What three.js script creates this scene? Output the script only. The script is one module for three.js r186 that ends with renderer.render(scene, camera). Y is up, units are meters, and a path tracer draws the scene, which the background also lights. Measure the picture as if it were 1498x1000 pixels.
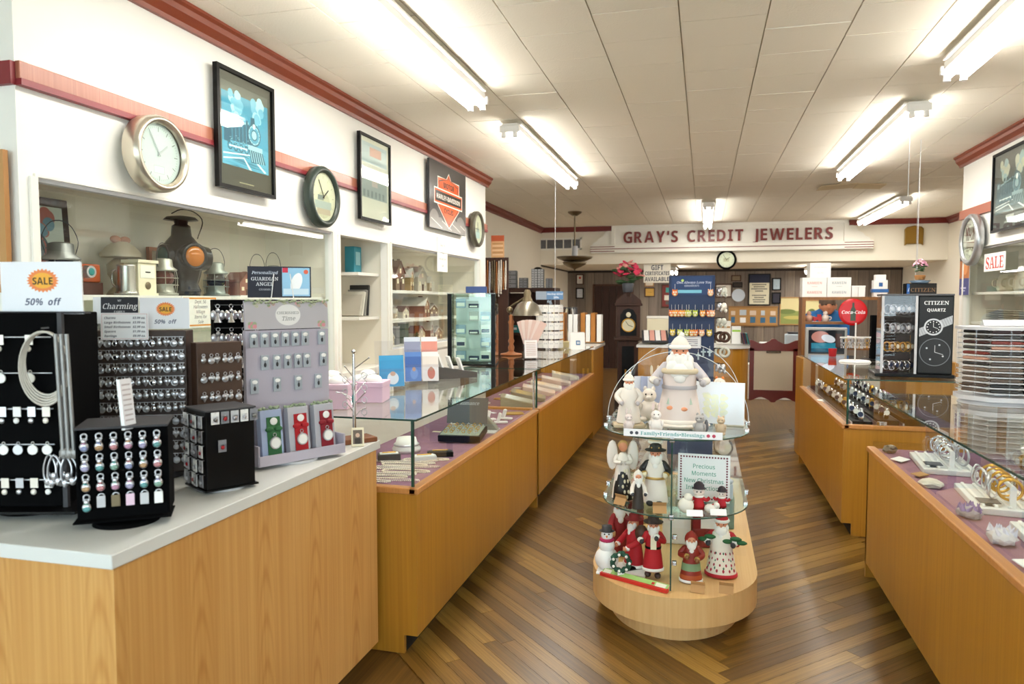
import * as THREE from 'three';
import { mergeGeometries } from 'three/addons/utils/BufferGeometryUtils.js';
import { RoundedBoxGeometry } from 'three/addons/geometries/RoundedBoxGeometry.js';
import { RectAreaLightUniformsLib } from 'three/addons/lights/RectAreaLightUniformsLib.js';
import { FontLoader } from 'three/addons/loaders/FontLoader.js';
import { TextGeometry } from 'three/addons/geometries/TextGeometry.js';
import { MarchingCubes } from 'three/addons/objects/MarchingCubes.js';

// ---------------------------------------------------------------- camera, sky, exposure
RectAreaLightUniformsLib.init();
const scene = new THREE.Scene();
const renderer = new THREE.WebGLRenderer();
renderer.toneMapping = THREE.LinearToneMapping;
renderer.toneMappingExposure = 1.0;
renderer.shadowMap.enabled = true;
const camera = new THREE.PerspectiveCamera(2 * Math.atan(500 / 1065) * 180 / Math.PI, 1.498, 0.05, 200);
camera.position.set(0, 1.49, 0);
camera.rotation.order = 'YXZ';
camera.rotation.y = Math.atan(281 / 1065 * Math.cos(Math.atan(60 / 1065)));
camera.rotation.x = -Math.atan(60 / 1065);
camera.focus = 3.9; camera.userData.fStop = 3.5;
const SKY = 6;                       // overcast daylight over the street, seen through the shop front
scene.background = new THREE.Color(0.80 * SKY, 0.90 * SKY, 1.0 * SKY);
const TUBE_GLOW = 21, TUBE_LIGHT = 16.5;      // fluorescent tubes

// ---------------------------------------------------------------- helpers
let seed = 7;
const rnd = () => { seed = (seed * 1664525 + 1013904223) >>> 0; return seed / 4294967296; };
const rr = (a, b) => a + (b - a) * rnd();
const pick = a => a[Math.floor(rnd() * a.length)];
const taken = {};
function numbered(n) { if (!(n in taken)) { taken[n] = 0; return n; } taken[n]++; return n + '_' + String(taken[n]).padStart(3, '0'); }
function G(name, label, category, pos = [0, 0, 0], turn = 0, group) {
  const o = new THREE.Group(); o.name = numbered(name); scene.add(o);
  o.position.set(...pos); o.rotation.y = turn; o.userData = { label, category };
  if (group) o.userData.group = group;
  return o;
}
function prep(g) {
  let n = g.index ? g.toNonIndexed() : g;
  for (const k of Object.keys(n.attributes)) if (!['position', 'normal', 'uv'].includes(k)) n.deleteAttribute(k);
  if (!n.attributes.uv) n.setAttribute('uv', new THREE.BufferAttribute(new Float32Array(n.attributes.position.count * 2), 2));
  return n;
}
const mg = a => Array.isArray(a) ? (a.length === 1 ? a[0] : mergeGeometries(a.map(prep))) : a;
function part(parent, name, geo, mat, label) {
  const m = new THREE.Mesh(mg(geo), mat); m.name = name; parent.add(m);
  if (label) m.userData.label = label;
  return m;
}
function one(name, label, category, geo, mat, pos = [0, 0, 0], turn = 0, group) {
  const m = new THREE.Mesh(mg(geo), mat); m.name = numbered(name); scene.add(m);
  m.position.set(...pos); m.rotation.y = turn; m.userData = { label, category };
  if (group) m.userData.group = group;
  return m;
}
function struct(name, geo, mat) { const m = new THREE.Mesh(mg(geo), mat); m.name = name; scene.add(m); m.userData = { kind: 'structure' }; return m; }
function copy(root, pos, turn, label, group) {
  const r = root.clone(); r.name = numbered(root.name.replace(/_\d{3}$/, '')); r.userData = { ...root.userData }; scene.add(r);
  if (pos) r.position.set(...pos);
  if (turn !== undefined) r.rotation.y = turn;
  if (label) r.userData.label = label;
  if (group) r.userData.group = group;
  return r;
}
// geometry: positions are bottom centre unless said otherwise
function uvm(g) {                       // uv in metres, from position and the dominant normal
  const p = g.attributes.position, n = g.attributes.normal, uv = new Float32Array(p.count * 2);
  for (let i = 0; i < p.count; i++) {
    const ax = Math.abs(n.getX(i)), ay = Math.abs(n.getY(i)), az = Math.abs(n.getZ(i));
    let u, v;
    if (ax >= ay && ax >= az) { u = p.getZ(i); v = p.getY(i); } else if (ay >= az) { u = p.getX(i); v = p.getZ(i); } else { u = p.getX(i); v = p.getY(i); }
    uv[2 * i] = u; uv[2 * i + 1] = v;
  }
  g.setAttribute('uv', new THREE.BufferAttribute(uv, 2)); return g;
}
const bx = (w, h, d, x = 0, y = 0, z = 0, r = 0) => uvm((r ? new RoundedBoxGeometry(w, h, d, 1, r) : new THREE.BoxGeometry(w, h, d)).translate(x, y + h / 2, z));
const bb = (x0, x1, y0, y1, z0, z1, r = 0) => bx(Math.abs(x1 - x0), y1 - y0, Math.abs(z1 - z0), (x0 + x1) / 2, y0, (z0 + z1) / 2, r);
// a single clear sheet in the plane across the thin axis of the given box
const pane = (x0, x1, y0, y1, z0, z1) => { const w = Math.abs(x1 - x0), d = Math.abs(z1 - z0), g = w < d ? new THREE.PlaneGeometry(d, y1 - y0).rotateY(Math.PI / 2) : new THREE.PlaneGeometry(w, y1 - y0); return g.translate((x0 + x1) / 2, (y0 + y1) / 2, (z0 + z1) / 2); };
const cy = (r1, r0, h, x = 0, y = 0, z = 0, s = 16) => new THREE.CylinderGeometry(r1, r0, h, s).translate(x, y + h / 2, z);
const sp = (r, x = 0, y = 0, z = 0, sx = 1, sy = 1, sz = 1, s = 12) => new THREE.SphereGeometry(r, s, Math.max(5, s * 0.6 | 0)).scale(sx, sy, sz).translate(x, y, z);
const V2 = a => a.map(([x, y]) => new THREE.Vector2(x, y));
const V3 = a => a.map(p => new THREE.Vector3(...p));
const la = (pts, s = 20) => new THREE.LatheGeometry(V2(pts), s);
const tu = (pts, r = 0.003, s = 12, rs = 5, closed = false) => new THREE.TubeGeometry(new THREE.CatmullRomCurve3(V3(pts), closed), s, r, rs, closed);
const rod = (a, b, r, rs = 6) => new THREE.TubeGeometry(new THREE.LineCurve3(new THREE.Vector3(...a), new THREE.Vector3(...b)), 1, r, rs);
const to = (R, r, x = 0, y = 0, z = 0, s = 16, rs = 6) => new THREE.TorusGeometry(R, r, rs, s).translate(x, y, z);   // stands in the xy plane
const ex = (pts, depth, bevel = 0) => new THREE.ExtrudeGeometry(new THREE.Shape(V2(pts)), { depth, bevelEnabled: !!bevel, bevelSize: bevel, bevelThickness: bevel, bevelSegments: 1 });
const rx = (g, a) => g.rotateX(a), ry = (g, a) => g.rotateY(a), rz = (g, a) => g.rotateZ(a), tr = (g, x, y, z) => g.translate(x, y, z);

// ---------------------------------------------------------------- materials and computed textures
const std = (color, roughness = 0.6, metalness = 0, extra = {}) => new THREE.MeshStandardMaterial({ color, roughness, metalness, ...extra });
const glass = (color = 0xf4fbf8, o = {}) => new THREE.MeshPhysicalMaterial({ color, roughness: 0, metalness: 0, transmission: 1, thickness: 0, ior: 1.5, ...o });
function hash(x, y, s) { let h = (x * 374761393 + y * 668265263 + s * 1442695041) | 0; h = Math.imul(h ^ (h >>> 13), 1274126177); return ((h ^ (h >>> 16)) >>> 0) / 4294967296; }
function vnoise(x, y, s, px, py) {
  const xi = Math.floor(x), yi = Math.floor(y), fx = x - xi, fy = y - yi, w = (a, m) => ((a % m) + m) % m;
  const a = hash(w(xi, px), w(yi, py), s), b = hash(w(xi + 1, px), w(yi, py), s), c = hash(w(xi, px), w(yi + 1, py), s), d = hash(w(xi + 1, px), w(yi + 1, py), s);
  const u = fx * fx * (3 - 2 * fx), v = fy * fy * (3 - 2 * fy);
  return a + (b - a) * u + (c - a) * v + (a - b - c + d) * u * v;
}
const rgb = h => [(h >> 16) & 255, (h >> 8) & 255, h & 255];
function dataTex(w, h, fn, repX, repY, srgb = true) {      // fn(u, v) -> [r, g, b] 0..255; one repeat covers repX by repY metres
  const d = new Uint8Array(w * h * 4);
  for (let y = 0; y < h; y++) for (let x = 0; x < w; x++) { const c = fn(x / w, y / h); const i = 4 * (y * w + x); d[i] = c[0]; d[i + 1] = c[1]; d[i + 2] = c[2]; d[i + 3] = 255; }
  const t = new THREE.DataTexture(d, w, h); t.wrapS = t.wrapT = THREE.RepeatWrapping; t.magFilter = THREE.LinearFilter; t.repeat.set(1 / repX, 1 / repY);
  if (srgb) t.colorSpace = THREE.SRGBColorSpace; t.needsUpdate = true; return t;
}
const mix = (a, b, t) => a.map((v, i) => v + (b[i] - v) * t);
function woodTex(light, dark, s, repX = 0.8, repY = 2.4, strong = 1, cathedral = 0) {       // grain runs along v
  const L = rgb(light), D = rgb(dark);
  return dataTex(512, 512, (u, v) => {
    const wob = vnoise(u * 6, v * 3, s, 6, 3);
    const fine = vnoise(u * 170 + wob * 2, v * 5, s + 1, 170, 5), mid = vnoise(u * 36 + wob * 3, v * 3, s + 2, 36, 3), blot = vnoise(u * 4, v * 4, s + 3, 4, 4);
    let t = 0.45 * fine + 0.35 * mid + 0.25 * blot - 0.12;
    if (cathedral) { const c = (u * 3 % 1) - 0.5, k = Math.max(0, 1 - Math.abs(c) * 5); t += k * 0.55 * Math.pow(Math.abs(Math.sin((v * 14 + c * c * 60) * Math.PI)), 6); }
    return mix(L, D, Math.max(0, Math.min(1, t * strong)));
  }, repX, repY);
}
function speckTex(a, b, n, s, rep) { const A = rgb(a), Bc = rgb(b); return dataTex(256, 256, (u, v) => mix(A, Bc, 0.6 * vnoise(u * n, v * n, s, n, n) + 0.4 * vnoise(u * 8, v * 8, s + 1, 8, 8)), rep, rep); }
function canvasTex(w, h, draw) {
  const c = document.createElement('canvas'); c.width = w; c.height = h; const x = c.getContext('2d'); draw(x, w, h);
  const t = new THREE.CanvasTexture(c); t.colorSpace = THREE.SRGBColorSpace; return t;
}
function write(x, text, px, py, size, color = '#222', font = 'sans-serif', style = '', align = 'center') { x.fillStyle = color; x.font = `${style} ${size}px ${font}`; x.textAlign = align; x.textBaseline = 'middle'; x.fillText(text, px, py); }
const MT = {
  wall: std(0xfbfaf4, 0.75), wallBack: std(0xf3ecdc, 0.8), paint: std(0xf6f3ea, 0.5), red: std(0x87402a, 0.35), redTrim: std(0x7a2b22, 0.35), railWood: std(0xffffff, 0.3, 0, { map: woodTex(0xb87a62, 0x9c5a46, 11, 0.3, 1.2) }),
  plinth: std(0x151210, 0.7), purple: std(0x7d5a6e, 0.85, 0, { map: null }), black: new THREE.MeshPhysicalMaterial({ color: 0x060607, roughness: 0.4, specularIntensity: 0.4 }), blackMatt: new THREE.MeshPhysicalMaterial({ color: 0x070708, roughness: 0.9, specularIntensity: 0.15 }), charcoal: std(0x37363a, 0.6), white: std(0xf7f6f3, 0.5), paper: std(0xfbfbfb, 0.75), cream: std(0xefe6c8, 0.5),
  chrome: std(0xdedee2, 0.14, 1), silver: std(0xcfd0d6, 0.3, 0.9), pewter: std(0x8e8f8c, 0.42, 0.8), gold: std(0xd6a445, 0.28, 0.9), brass: std(0x9c7c3c, 0.38, 0.9), bronze: std(0x7d7058, 0.42, 0.75), grey: std(0x8d8d92, 0.6), lgrey: std(0xc9c9cc, 0.55), dgrey: std(0x55565a, 0.6),
  glass: glass(0xfafefc), glassEdge: std(0x24483c, 0.15), acrylic: glass(0xfbfbfd, { ior: 1.45 }), mirror: std(0xe2e4e4, 0.03, 1),
  redCloth: std(0xb3131f, 0.7), skin: std(0xd9906c, 0.6), fur: std(0xf3efe8, 0.9), green: std(0x2f6a3c, 0.7), brown: std(0x4c2d1c, 0.6), dkwood: std(0xffffff, 0.6, 0, { map: woodTex(0x4a2716, 0x2a140b, 21, 0.5, 1.6) }), tan: std(0xb98d5a, 0.7), teal: std(0x2c8f8c, 0.5), blue: std(0x2a6fb0, 0.5), navy: std(0x1c2f55, 0.6), pink: std(0xe9c9dc, 0.6), orange: std(0xe27b1d, 0.5), pearl: std(0xf3ecdf, 0.25, 0.1), lilac: std(0xb7b0bd, 0.7),
};
MT.honey = std(0xffffff, 0.38, 0, { map: woodTex(0xb98328, 0x986418, 3, 1.2, 2.4, 0.9) });
MT.oak = std(0xffffff, 0.42, 0, { map: woodTex(0xdcaa66, 0xbd8340, 5, 0.9, 2.0, 0.9, 1) });
MT.maple = std(0xffffff, 0.35, 0, { map: woodTex(0xe3bd85, 0xcf9f63, 9, 1.0, 1.6, 0.8) });
MT.lip = std(0xffffff, 0.35, 0, { map: woodTex(0xcf9455, 0xb27236, 13, 0.4, 1.6, 1) });
MT.tile = std(0xf5eedf, 0.85, 0, { bumpMap: speckTex(0xffffff, 0x707070, 64, 31, 0.4), bumpScale: 0.0012 });
MT.purple = std(0xffffff, 0.9, 0, { map: speckTex(0x946c86, 0x815a73, 90, 17, 0.3) });
MT.laminate = std(0xdfe0dc, 0.3);
const facePrint = (tex, side = MT.paper, rough = 0.6) => { const f = std(0xffffff, rough, 0, { map: tex }); return [side, side, side, side, f, side]; };   // print on the +z face of a box
function card(parent, name, w, h, tex, pos, rotY = 0, rotX = 0, d = 0.003, side = MT.paper, rough = 0.6) {
  const m = new THREE.Mesh(new THREE.BoxGeometry(w, h, d), facePrint(tex, side, rough)); m.name = name; parent.add(m); m.position.set(...pos); m.rotation.set(rotX, rotY, 0, 'YXZ'); return m;
}
function sheet(name, label, category, w, h, tex, pos, rotY = 0, rotX = 0, d = 0.003, side = MT.paper, rough = 0.6, group) {
  const m = card(scene, numbered(name), w, h, tex, pos, rotY, rotX, d, side, rough); m.userData = { label, category }; if (group) m.userData.group = group; return m;
}
// ---------------------------------------------------------------- the room
const XL = -2.36, XR = 2.35, ZB = -7.8, CE = 2.85, XLB = -2.97, XRB = 3.85, ZH = -13.4, ZBW = -16.2, SOF = 2.165, ZF = 2.4;
const plankMats = [[0x9c7634, 0x5c4118], [0x866229, 0x4c3512], [0xa8823f, 0x6c4f20], [0x755321, 0x402b11], [0x906a2e, 0x563c16]].map(([a, b], i) => std(0xffffff, 0.3, 0, { map: woodTex(a, b, 40 + i, 0.22, 1.1, 1.2, i % 2 === 0) }));
{
  const fl = struct('floor', bb(-4.4, 4.6, -0.12, -0.005, ZBW - 0.3, ZF + 0.2), std(0xffffff, 0.35, 0, { map: woodTex(0x7d5a2b, 0x4f3718, 44, 0.5, 1.4, 1.1) }));
  // diagonal boards that meet at a seam along the aisle
  const w = 0.07, seam = 0.1, step = w * Math.SQRT2, gap = 0.0012;
  const geos = {};
  function board(sx, zc, a0, a1) {           // along the 45 degree direction from the seam; a = distance along the board
    const L = a1 - a0, key = Math.round(L * 20) / 20;
    const g = geos[key] ??= uvm(new THREE.BoxGeometry(w - gap, 0.006, key - gap)).rotateY(0);
    const m = new THREE.Mesh(g, pick(plankMats)); m.name = 'plank'; fl.add(m);
    const d = (a0 + a1) / 2, s = Math.SQRT1_2;
    m.position.set(seam + sx * d * s, -0.003, zc - d * s); m.rotation.y = sx > 0 ? -Math.PI / 4 : Math.PI / 4;
    m.scale.z = L / key;
  }
  let n = 0;
  for (const sx of [-1, 1]) {
    const reach = sx < 0 ? 1.95 : 1.25;
    for (let z = -1.5; z > -8.2; z -= step) {
      // every other course overruns the seam by half a board, as a herringbone does
      const cut = rnd() < 0.55 ? rr(0.5, reach - 0.4) : 0;
      const zc = z + (sx > 0 ? step / 2 : 0);
      if (cut) { board(sx, zc, 0, cut); board(sx, zc, cut, reach); n += 2; } else { board(sx, zc, 0, reach); n++; }
    }
  }
}
{ // ceiling: square tiles in long strips
  const ce = struct('ceiling', bb(-4.4, 4.6, CE + 0.012, CE + 0.15, ZH, ZF + 0.2), std(0xd9d2c2, 0.9)); struct('ceiling_alcove', bb(-4.4, 4.6, SOF, SOF + 0.1, ZBW - 0.3, ZH - 0.16), MT.wallBack);
  const T = 0.4064, g = new THREE.BoxGeometry(T - 0.007, 0.014, T - 0.007); uvm(g);
  const list = [];
  for (let k = -8; k < 10; k++) {
    const x = -0.133 + (k + 0.5) * T; if (x < XLB + 0.1 || x > XRB - 0.1) continue;
    const off = (k & 1) ? 0 : T / 2;
    for (let z = -2.1 + off; z > ZH + 0.1; z -= T) { if ((x < XL - 0.1 || x > XR + 0.1) && z > ZB) continue; list.push([x, z]); }
  }
  list.sort((a, b) => Math.hypot(a[0], a[1]) - Math.hypot(b[0], b[1]));
  list.forEach(([x, z], i) => { if (i >= 290) return; const m = new THREE.Mesh(g, MT.tile); m.name = 'tile'; m.position.set(x, CE + 0.006 + rr(-0.001, 0.001), z); m.rotation.set(rr(-0.007, 0.007), 0, rr(-0.003, 0.003)); ce.add(m); });
  const rest = list.slice(290).map(([x, z]) => g.clone().translate(x, CE + 0.006, z));
  for (let x = -4.2; x < 4.4; x += T) for (let z = -1.6; z < ZF; z += T) rest.push(g.clone().translate(x, CE + 0.006, z));
  const r = part(ce, 'tile', rest, MT.tile); r.userData.kind = 'stuff';
  part(ce, 'sagging_tile', [ry(rz(bx(0.4, 0.01, 0.36), 0.05), 0.02).translate(1.5, CE - 0.016, -9.4), rz(bx(0.3, 0.01, 0.36), -0.06).translate(1.86, CE - 0.016, -9.45)], std(0xdccaa6, 0.9));
}
function holedWall(name, x, z0, z1, holes, sgn, mat) {      // wall in the plane x, outline in (z, y); holes [z0, z1, y0, y1]
  const s = new THREE.Shape(V2([[z0, 0], [z1, 0], [z1, CE], [z0, CE]]));
  for (const [a, b, c, d] of holes) { const h = new THREE.Path(); h.setFromPoints(V2([[a, c], [a, d], [b, d], [b, c]])); s.holes.push(h); }
  const g = new THREE.ExtrudeGeometry(s, { depth: 0.05, bevelEnabled: false }).rotateY(-Math.PI / 2);   // (z,y) -> z stays z, depth goes to -x
  g.translate(sgn < 0 ? x : x + 0.05, 0, 0);
  return struct(name, g, mat);
}
const OP1 = [-4.33, -2.15, 0.98, 1.94], OP2 = [-5.18, -4.43, 1.0, 1.93], OP3 = [-7.56, -5.26, 1.11, 1.935];
holedWall('wall_left', XL, ZB, -2.08, [OP1, OP2, OP3], -1, MT.wall);
struct('wall_left_return', [bb(-4.1, XL - 0.05, 0, CE, -2.18, -2.08), bb(XLB, XL - 0.05, 0, CE, ZB, ZB + 0.08)], MT.wall);
struct('wall_left_recess', bb(XLB - 0.12, XLB, 0, CE, ZBW - 0.2, -2.18), MT.wallBack);
struct('wall_left_front', bb(-4.2, -4.1, 0, CE, -2.18, ZF), MT.wall);
const OPR = [-7.68, -4.6, 0.98, 1.96];
holedWall('wall_right', XR, ZB, -3.0, [OPR], 1, MT.wall);
struct('wall_right_return', [bb(XR + 0.05, XRB, 0, CE, ZB, ZB + 0.08), bb(XR + 0.05, 4.4, 0, CE, -3.1, -3.0)], MT.wall);
struct('wall_right_recess', bb(XRB, XRB + 0.12, 0, CE, ZBW - 0.2, ZB + 0.08), MT.wallBack);
struct('wall_right_front', bb(4.3, 4.4, 0, CE, -3.0, ZF), MT.wall);
struct('wall_header', bb(XLB, XRB, SOF, CE + 0.012, ZH - 0.16, ZH), MT.wallBack);
{ // back wall of the alcove in upright boards
  const wb = struct('wall_back', bb(XLB, XRB, 0, SOF, ZBW - 0.12, ZBW), std(0x3a322b, 0.8));
  const bm = [0x96877a, 0x84766a, 0xa09180].map((c, i) => std(0xffffff, 0.6, 0, { map: woodTex(c, 0x655a50, 60 + i, 0.3, 1.2, 1.1) }));
  for (let x = XLB + 0.1, i = 0; x < XRB - 0.05; x += 0.2, i++) part(wb, 'plank', bx(0.193, SOF, 0.018, x, 0, ZBW + 0.009), bm[i % 3]);
  part(wb, 'batten', bb(XLB, XRB, SOF - 0.05, SOF - 0.002, ZBW + 0.018, ZBW + 0.03), std(0x2f261f, 0.7));
}
{ // shop front behind the camera: two big panes over a low sill, a door between
  struct('wall_front', [bb(-4.2, 4.4, 0, 0.45, ZF, ZF + 0.15), bb(-4.2, 4.4, 2.6, CE + 0.15, ZF, ZF + 0.15), bb(-4.2, -4.0, 0.45, 2.6, ZF, ZF + 0.15), bb(4.2, 4.4, 0.45, 2.6, ZF, ZF + 0.15), bb(-0.06, 0.06, 0.45, 2.6, ZF, ZF + 0.15)], MT.wall);
  const g1 = struct('window_1', bb(-4.0, -0.06, 0.45, 2.6, ZF + 0.06, ZF + 0.068), MT.glass); part(g1, 'window_frame', [bb(-4.0, -0.06, 0.45, 0.5, ZF + 0.03, ZF + 0.1), bb(-4.0, -0.06, 2.55, 2.6, ZF + 0.03, ZF + 0.1)], MT.silver);
  const g2 = struct('window_2', bb(0.06, 4.2, 0.45, 2.6, ZF + 0.06, ZF + 0.068), MT.glass); part(g2, 'window_frame', [bb(0.06, 4.2, 0.45, 0.5, ZF + 0.03, ZF + 0.1), bb(0.06, 4.2, 2.55, 2.6, ZF + 0.03, ZF + 0.1)], MT.silver);
  struct('pavement', bb(-14, 14, -0.3, -0.05, ZF + 0.2, ZF + 14), std(0xb9b4aa, 0.9));
}
// trims
const crownProfile = [[0, 0], [0.018, 0], [0.022, 0.02], [0.05, 0.05], [0.055, 0.075], [0.07, 0.085], [0.07, 0.1], [0, 0.1]];
function crown(n, from, to, mat) {                          // profile stands out to the side of the run on its own
  const d = new THREE.Vector3(to[0] - from[0], 0, to[1] - from[1]), L = d.length();
  const g = new THREE.ExtrudeGeometry(new THREE.Shape(V2(crownProfile)), { depth: L, bevelEnabled: false });
  g.rotateY(Math.atan2(d.x, d.z)); g.translate(from[0], CE - 0.1, from[1]);
  return struct('trim_' + n, g, mat);
}
crown(1, [XL, ZB - 0.07], [XL, -2.08], MT.red);
crown(2, [XR, -3.0], [XR, ZB - 0.07], MT.red);
crown(3, [XLB, ZH], [XLB, ZB], MT.redTrim);
crown(4, [XRB, ZB], [XRB, ZH], MT.redTrim);
{ const t = struct('trim_5', [bb(XLB, -1.64, CE - 0.09, CE, ZH, ZH + 0.05), bb(2.34, XRB, CE - 0.09, CE, ZH, ZH + 0.05)], MT.redTrim); t.userData.kind = 'structure'; }
struct('trim_6', [bb(XL, XL + 0.022, 2.272, 2.335, ZB + 0.005, -2.08, 0.004)], MT.railWood);
struct('trim_7', [bb(XL, XL + 0.03, 2.25, 2.272, ZB + 0.005, -2.08), bb(-4.1, XL + 0.005, 2.25, 2.33, -2.08, -2.06), bb(XL - 0.3, XL + 0.02, 2.25, 2.33, ZB - 0.015, ZB)], std(0x8a2c33, 0.4));
struct('trim_8', [bb(XR - 0.022, XR, 2.25, 2.335, ZB + 0.005, -3.0, 0.004), bb(XR - 0.02, XR + 0.3, 2.25, 2.335, ZB - 0.015, ZB)], std(0xa5573c, 0.35));
struct('trim_9', [bb(XLB, XLB + 0.012, SOF - 0.03, SOF, ZBW, ZH)], std(0x3a2a20, 0.5));
// frames round the built-in cases
function opFrame(n, x, [a, b, c, d], out) { struct('trim_' + n, [bb(x, x + out, c - 0.05, c, a - 0.05, b + 0.05), bb(x, x + out, d, d + 0.012, a - 0.012, b + 0.012), bb(x, x + out, c, d, a - 0.03, a), bb(x, x + out, c, d, b, b + 0.03)], MT.paint); }
opFrame(10, XL, OP1, 0.012); opFrame(11, XL, OP2, 0.012); opFrame(12, XL, OP3, 0.012); opFrame(13, XR, OPR, -0.012);

// ---------------------------------------------------------------- fluorescent fittings
const tubeMat = new THREE.MeshStandardMaterial({ color: 0xffffff, emissive: new THREE.Color(1.0, 0.97, 0.9), emissiveIntensity: TUBE_GLOW });
function fitting(x, zFar, zNear, label, y = CE, power = 1) {
  const L = zNear - zFar, t = G('fluorescent_light', label, 'ceiling light', [x, y - 0.03, (zFar + zNear) / 2], 0, 'fluorescent strip lights on the ceiling');
  part(t, 'housing', [bx(0.12, 0.045, L, 0, -0.05, 0, 0.006), bx(0.16, 0.012, L - 0.1, 0, -0.012, 0), bx(0.05, 0.024, 0.05, 0, 0, L * 0.3), bx(0.05, 0.024, 0.05, 0, 0, -L * 0.3)], MT.white);
  for (const e of [-1, 1]) { part(t, 'end_cap', bx(0.15, 0.05, 0.03, 0, -0.075, e * (L / 2 + 0.012), 0.006), MT.white); for (const s of [-1, 1]) part(t, 'tube_holder', rx(cy(0.017, 0.02, 0.05, 0, 0, 0, 10), 0).translate(s * 0.042, -0.112, e * (L / 2 + 0.008)), MT.white); }
  for (const s of [-1, 1]) part(t, 'lamp_tube', rx(new THREE.CylinderGeometry(0.019, 0.019, L - 0.02, 12), Math.PI / 2).translate(s * 0.042, -0.088, 0), tubeMat);
  const l = new THREE.RectAreaLight(new THREE.Color(1, 0.965, 0.89), TUBE_LIGHT * power, 0.12, L - 0.04); l.position.set(0, -0.114, 0); l.rotation.x = -Math.PI / 2; t.add(l);
  return t;
}
fitting(-1.43, -4.53, -2.09, 'twin-tube fluorescent strip light above the two posters nearest the shop front');
fitting(-1.42, -7.93, -5.33, 'twin-tube fluorescent strip light above the glass counter with the desk lamp');
fitting(1.33, -4.6, -2.1, 'twin-tube fluorescent strip light above the counter of bangles and crystals');
fitting(1.36, -8.1, -5.44, 'twin-tube fluorescent strip light above the watch tower counter');
fitting(0.04, -12.9, -10.2, 'twin-tube fluorescent strip light hanging just before the shop name sign');
fitting(2.45, -12.9, -10.25, 'twin-tube fluorescent strip light beside the brass wall sconce');
fitting(2.0, -15.6, -14.3, 'twin-tube fluorescent strip light under the low alcove ceiling behind white boxes', SOF, 2.4);
fitting(-0.6, -15.4, -14.2, 'twin-tube fluorescent strip light under the low alcove ceiling behind gift certificate sign', SOF, 2.4);
// ---------------------------------------------------------------- glass counters
const LIP = 0.712, GT = 1.0;
// runs along z from zn (near) to zf (far); xf: the face to the aisle, xb: the clerk's side
function glassCounter(label, xf, xb, zn, zf, posts = []) {
  const s = Math.sign(xf - xb), t = G('glass_counter', label, 'counter', [0, 0, 0]);
  const lo = Math.min(xf, xb), hi = Math.max(xf, xb);
  part(t, 'base_panel', bb(xf - s * 0.02, xf, 0.08, LIP - 0.025, zn, zf), MT.honey);
  part(t, 'end_panel', [bb(lo + (s > 0 ? 0 : 0.02), hi - (s > 0 ? 0.02 : 0), 0.08, LIP - 0.025, zn - 0.02, zn), bb(s > 0 ? lo : xf - s * 0.06, s > 0 ? xf - s * 0.06 : hi, 0.0, 0.08, zn - 0.02, zn)], MT.honey);
  part(t, 'end_panel', bb(lo, hi, 0.0, LIP - 0.025, zf, zf + 0.02), MT.honey);
  part(t, 'kick_plate', bb(xf - s * 0.07, xf - s * 0.06, 0, 0.08, zn - 0.02, zf), MT.plinth);
  part(t, 'back_panel', bb(xb, xb + s * 0.02, 0, LIP - 0.025, zn - 0.02, zf), MT.honey);
  part(t, 'wooden_lip', [bb(xf - s * 0.035, xf + s * 0.008, LIP - 0.028, LIP, zn + 0.008, zf, 0.006), bb(lo, hi, LIP - 0.028, LIP, zn - 0.035, zn + 0.008, 0.006)], MT.lip);
  part(t, 'display_deck', bb(lo + 0.005, hi - 0.005, LIP - 0.024, LIP - 0.012, zn - 0.03, zf + 0.002), MT.purple);
  part(t, 'rear_frame', [bb(xb, xb + s * 0.03, LIP, GT - 0.01, zf, zf + 0.04), bb(xb, xb + s * 0.03, LIP, GT - 0.01, zn - 0.04, zn), bb(xb, xb + s * 0.03, GT - 0.03, GT - 0.01, zn, zf)], MT.honey);
  part(t, 'front_pane', pane(xf - s * 0.026, xf - s * 0.02, LIP, GT - 0.008, zn - 0.024, zf), MT.glass);
  part(t, 'end_pane', pane(lo + 0.02, hi - 0.03, LIP, GT - 0.008, zn - 0.024, zn - 0.018), MT.glass);
  part(t, 'top_pane', bb(lo, hi, GT - 0.008, GT, zn, zf), MT.glass);
  part(t, 'glass_edge', [bb(xf - s * 0.003, xf + s * 0.001, GT - 0.0075, GT - 0.0005, zn, zf), bb(lo, hi, GT - 0.0075, GT - 0.0005, zn - 0.002, zn + 0.002), bb(xf - s * 0.03, xf - s * 0.018, LIP, GT - 0.008, zn - 0.026, zn - 0.016)], MT.glassEdge, 'dark green glass edge');
  for (const z of posts) part(t, 'chrome_post', cy(0.008, 0.008, GT - LIP - 0.008, xf - s * 0.024, LIP, z, 10), MT.chrome);
  return t;
}
glassCounter('glass-topped wooden showcase counter with pearl necklaces and ring tray', -1.146, -1.72, -2.79, -5.08, [-5.05]);
glassCounter('glass-topped wooden showcase counter under the desk lamp and card tower', -1.146, -1.72, -5.12, -7.82);
glassCounter('glass-topped wooden showcase counter holding silver bangles, amethyst and white stones', 0.864, 1.5, -1.2, -4.24);
glassCounter('glass-topped wooden showcase counter full of watches under the black watch tower', 0.864, 1.56, -4.95, -7.1);
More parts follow.
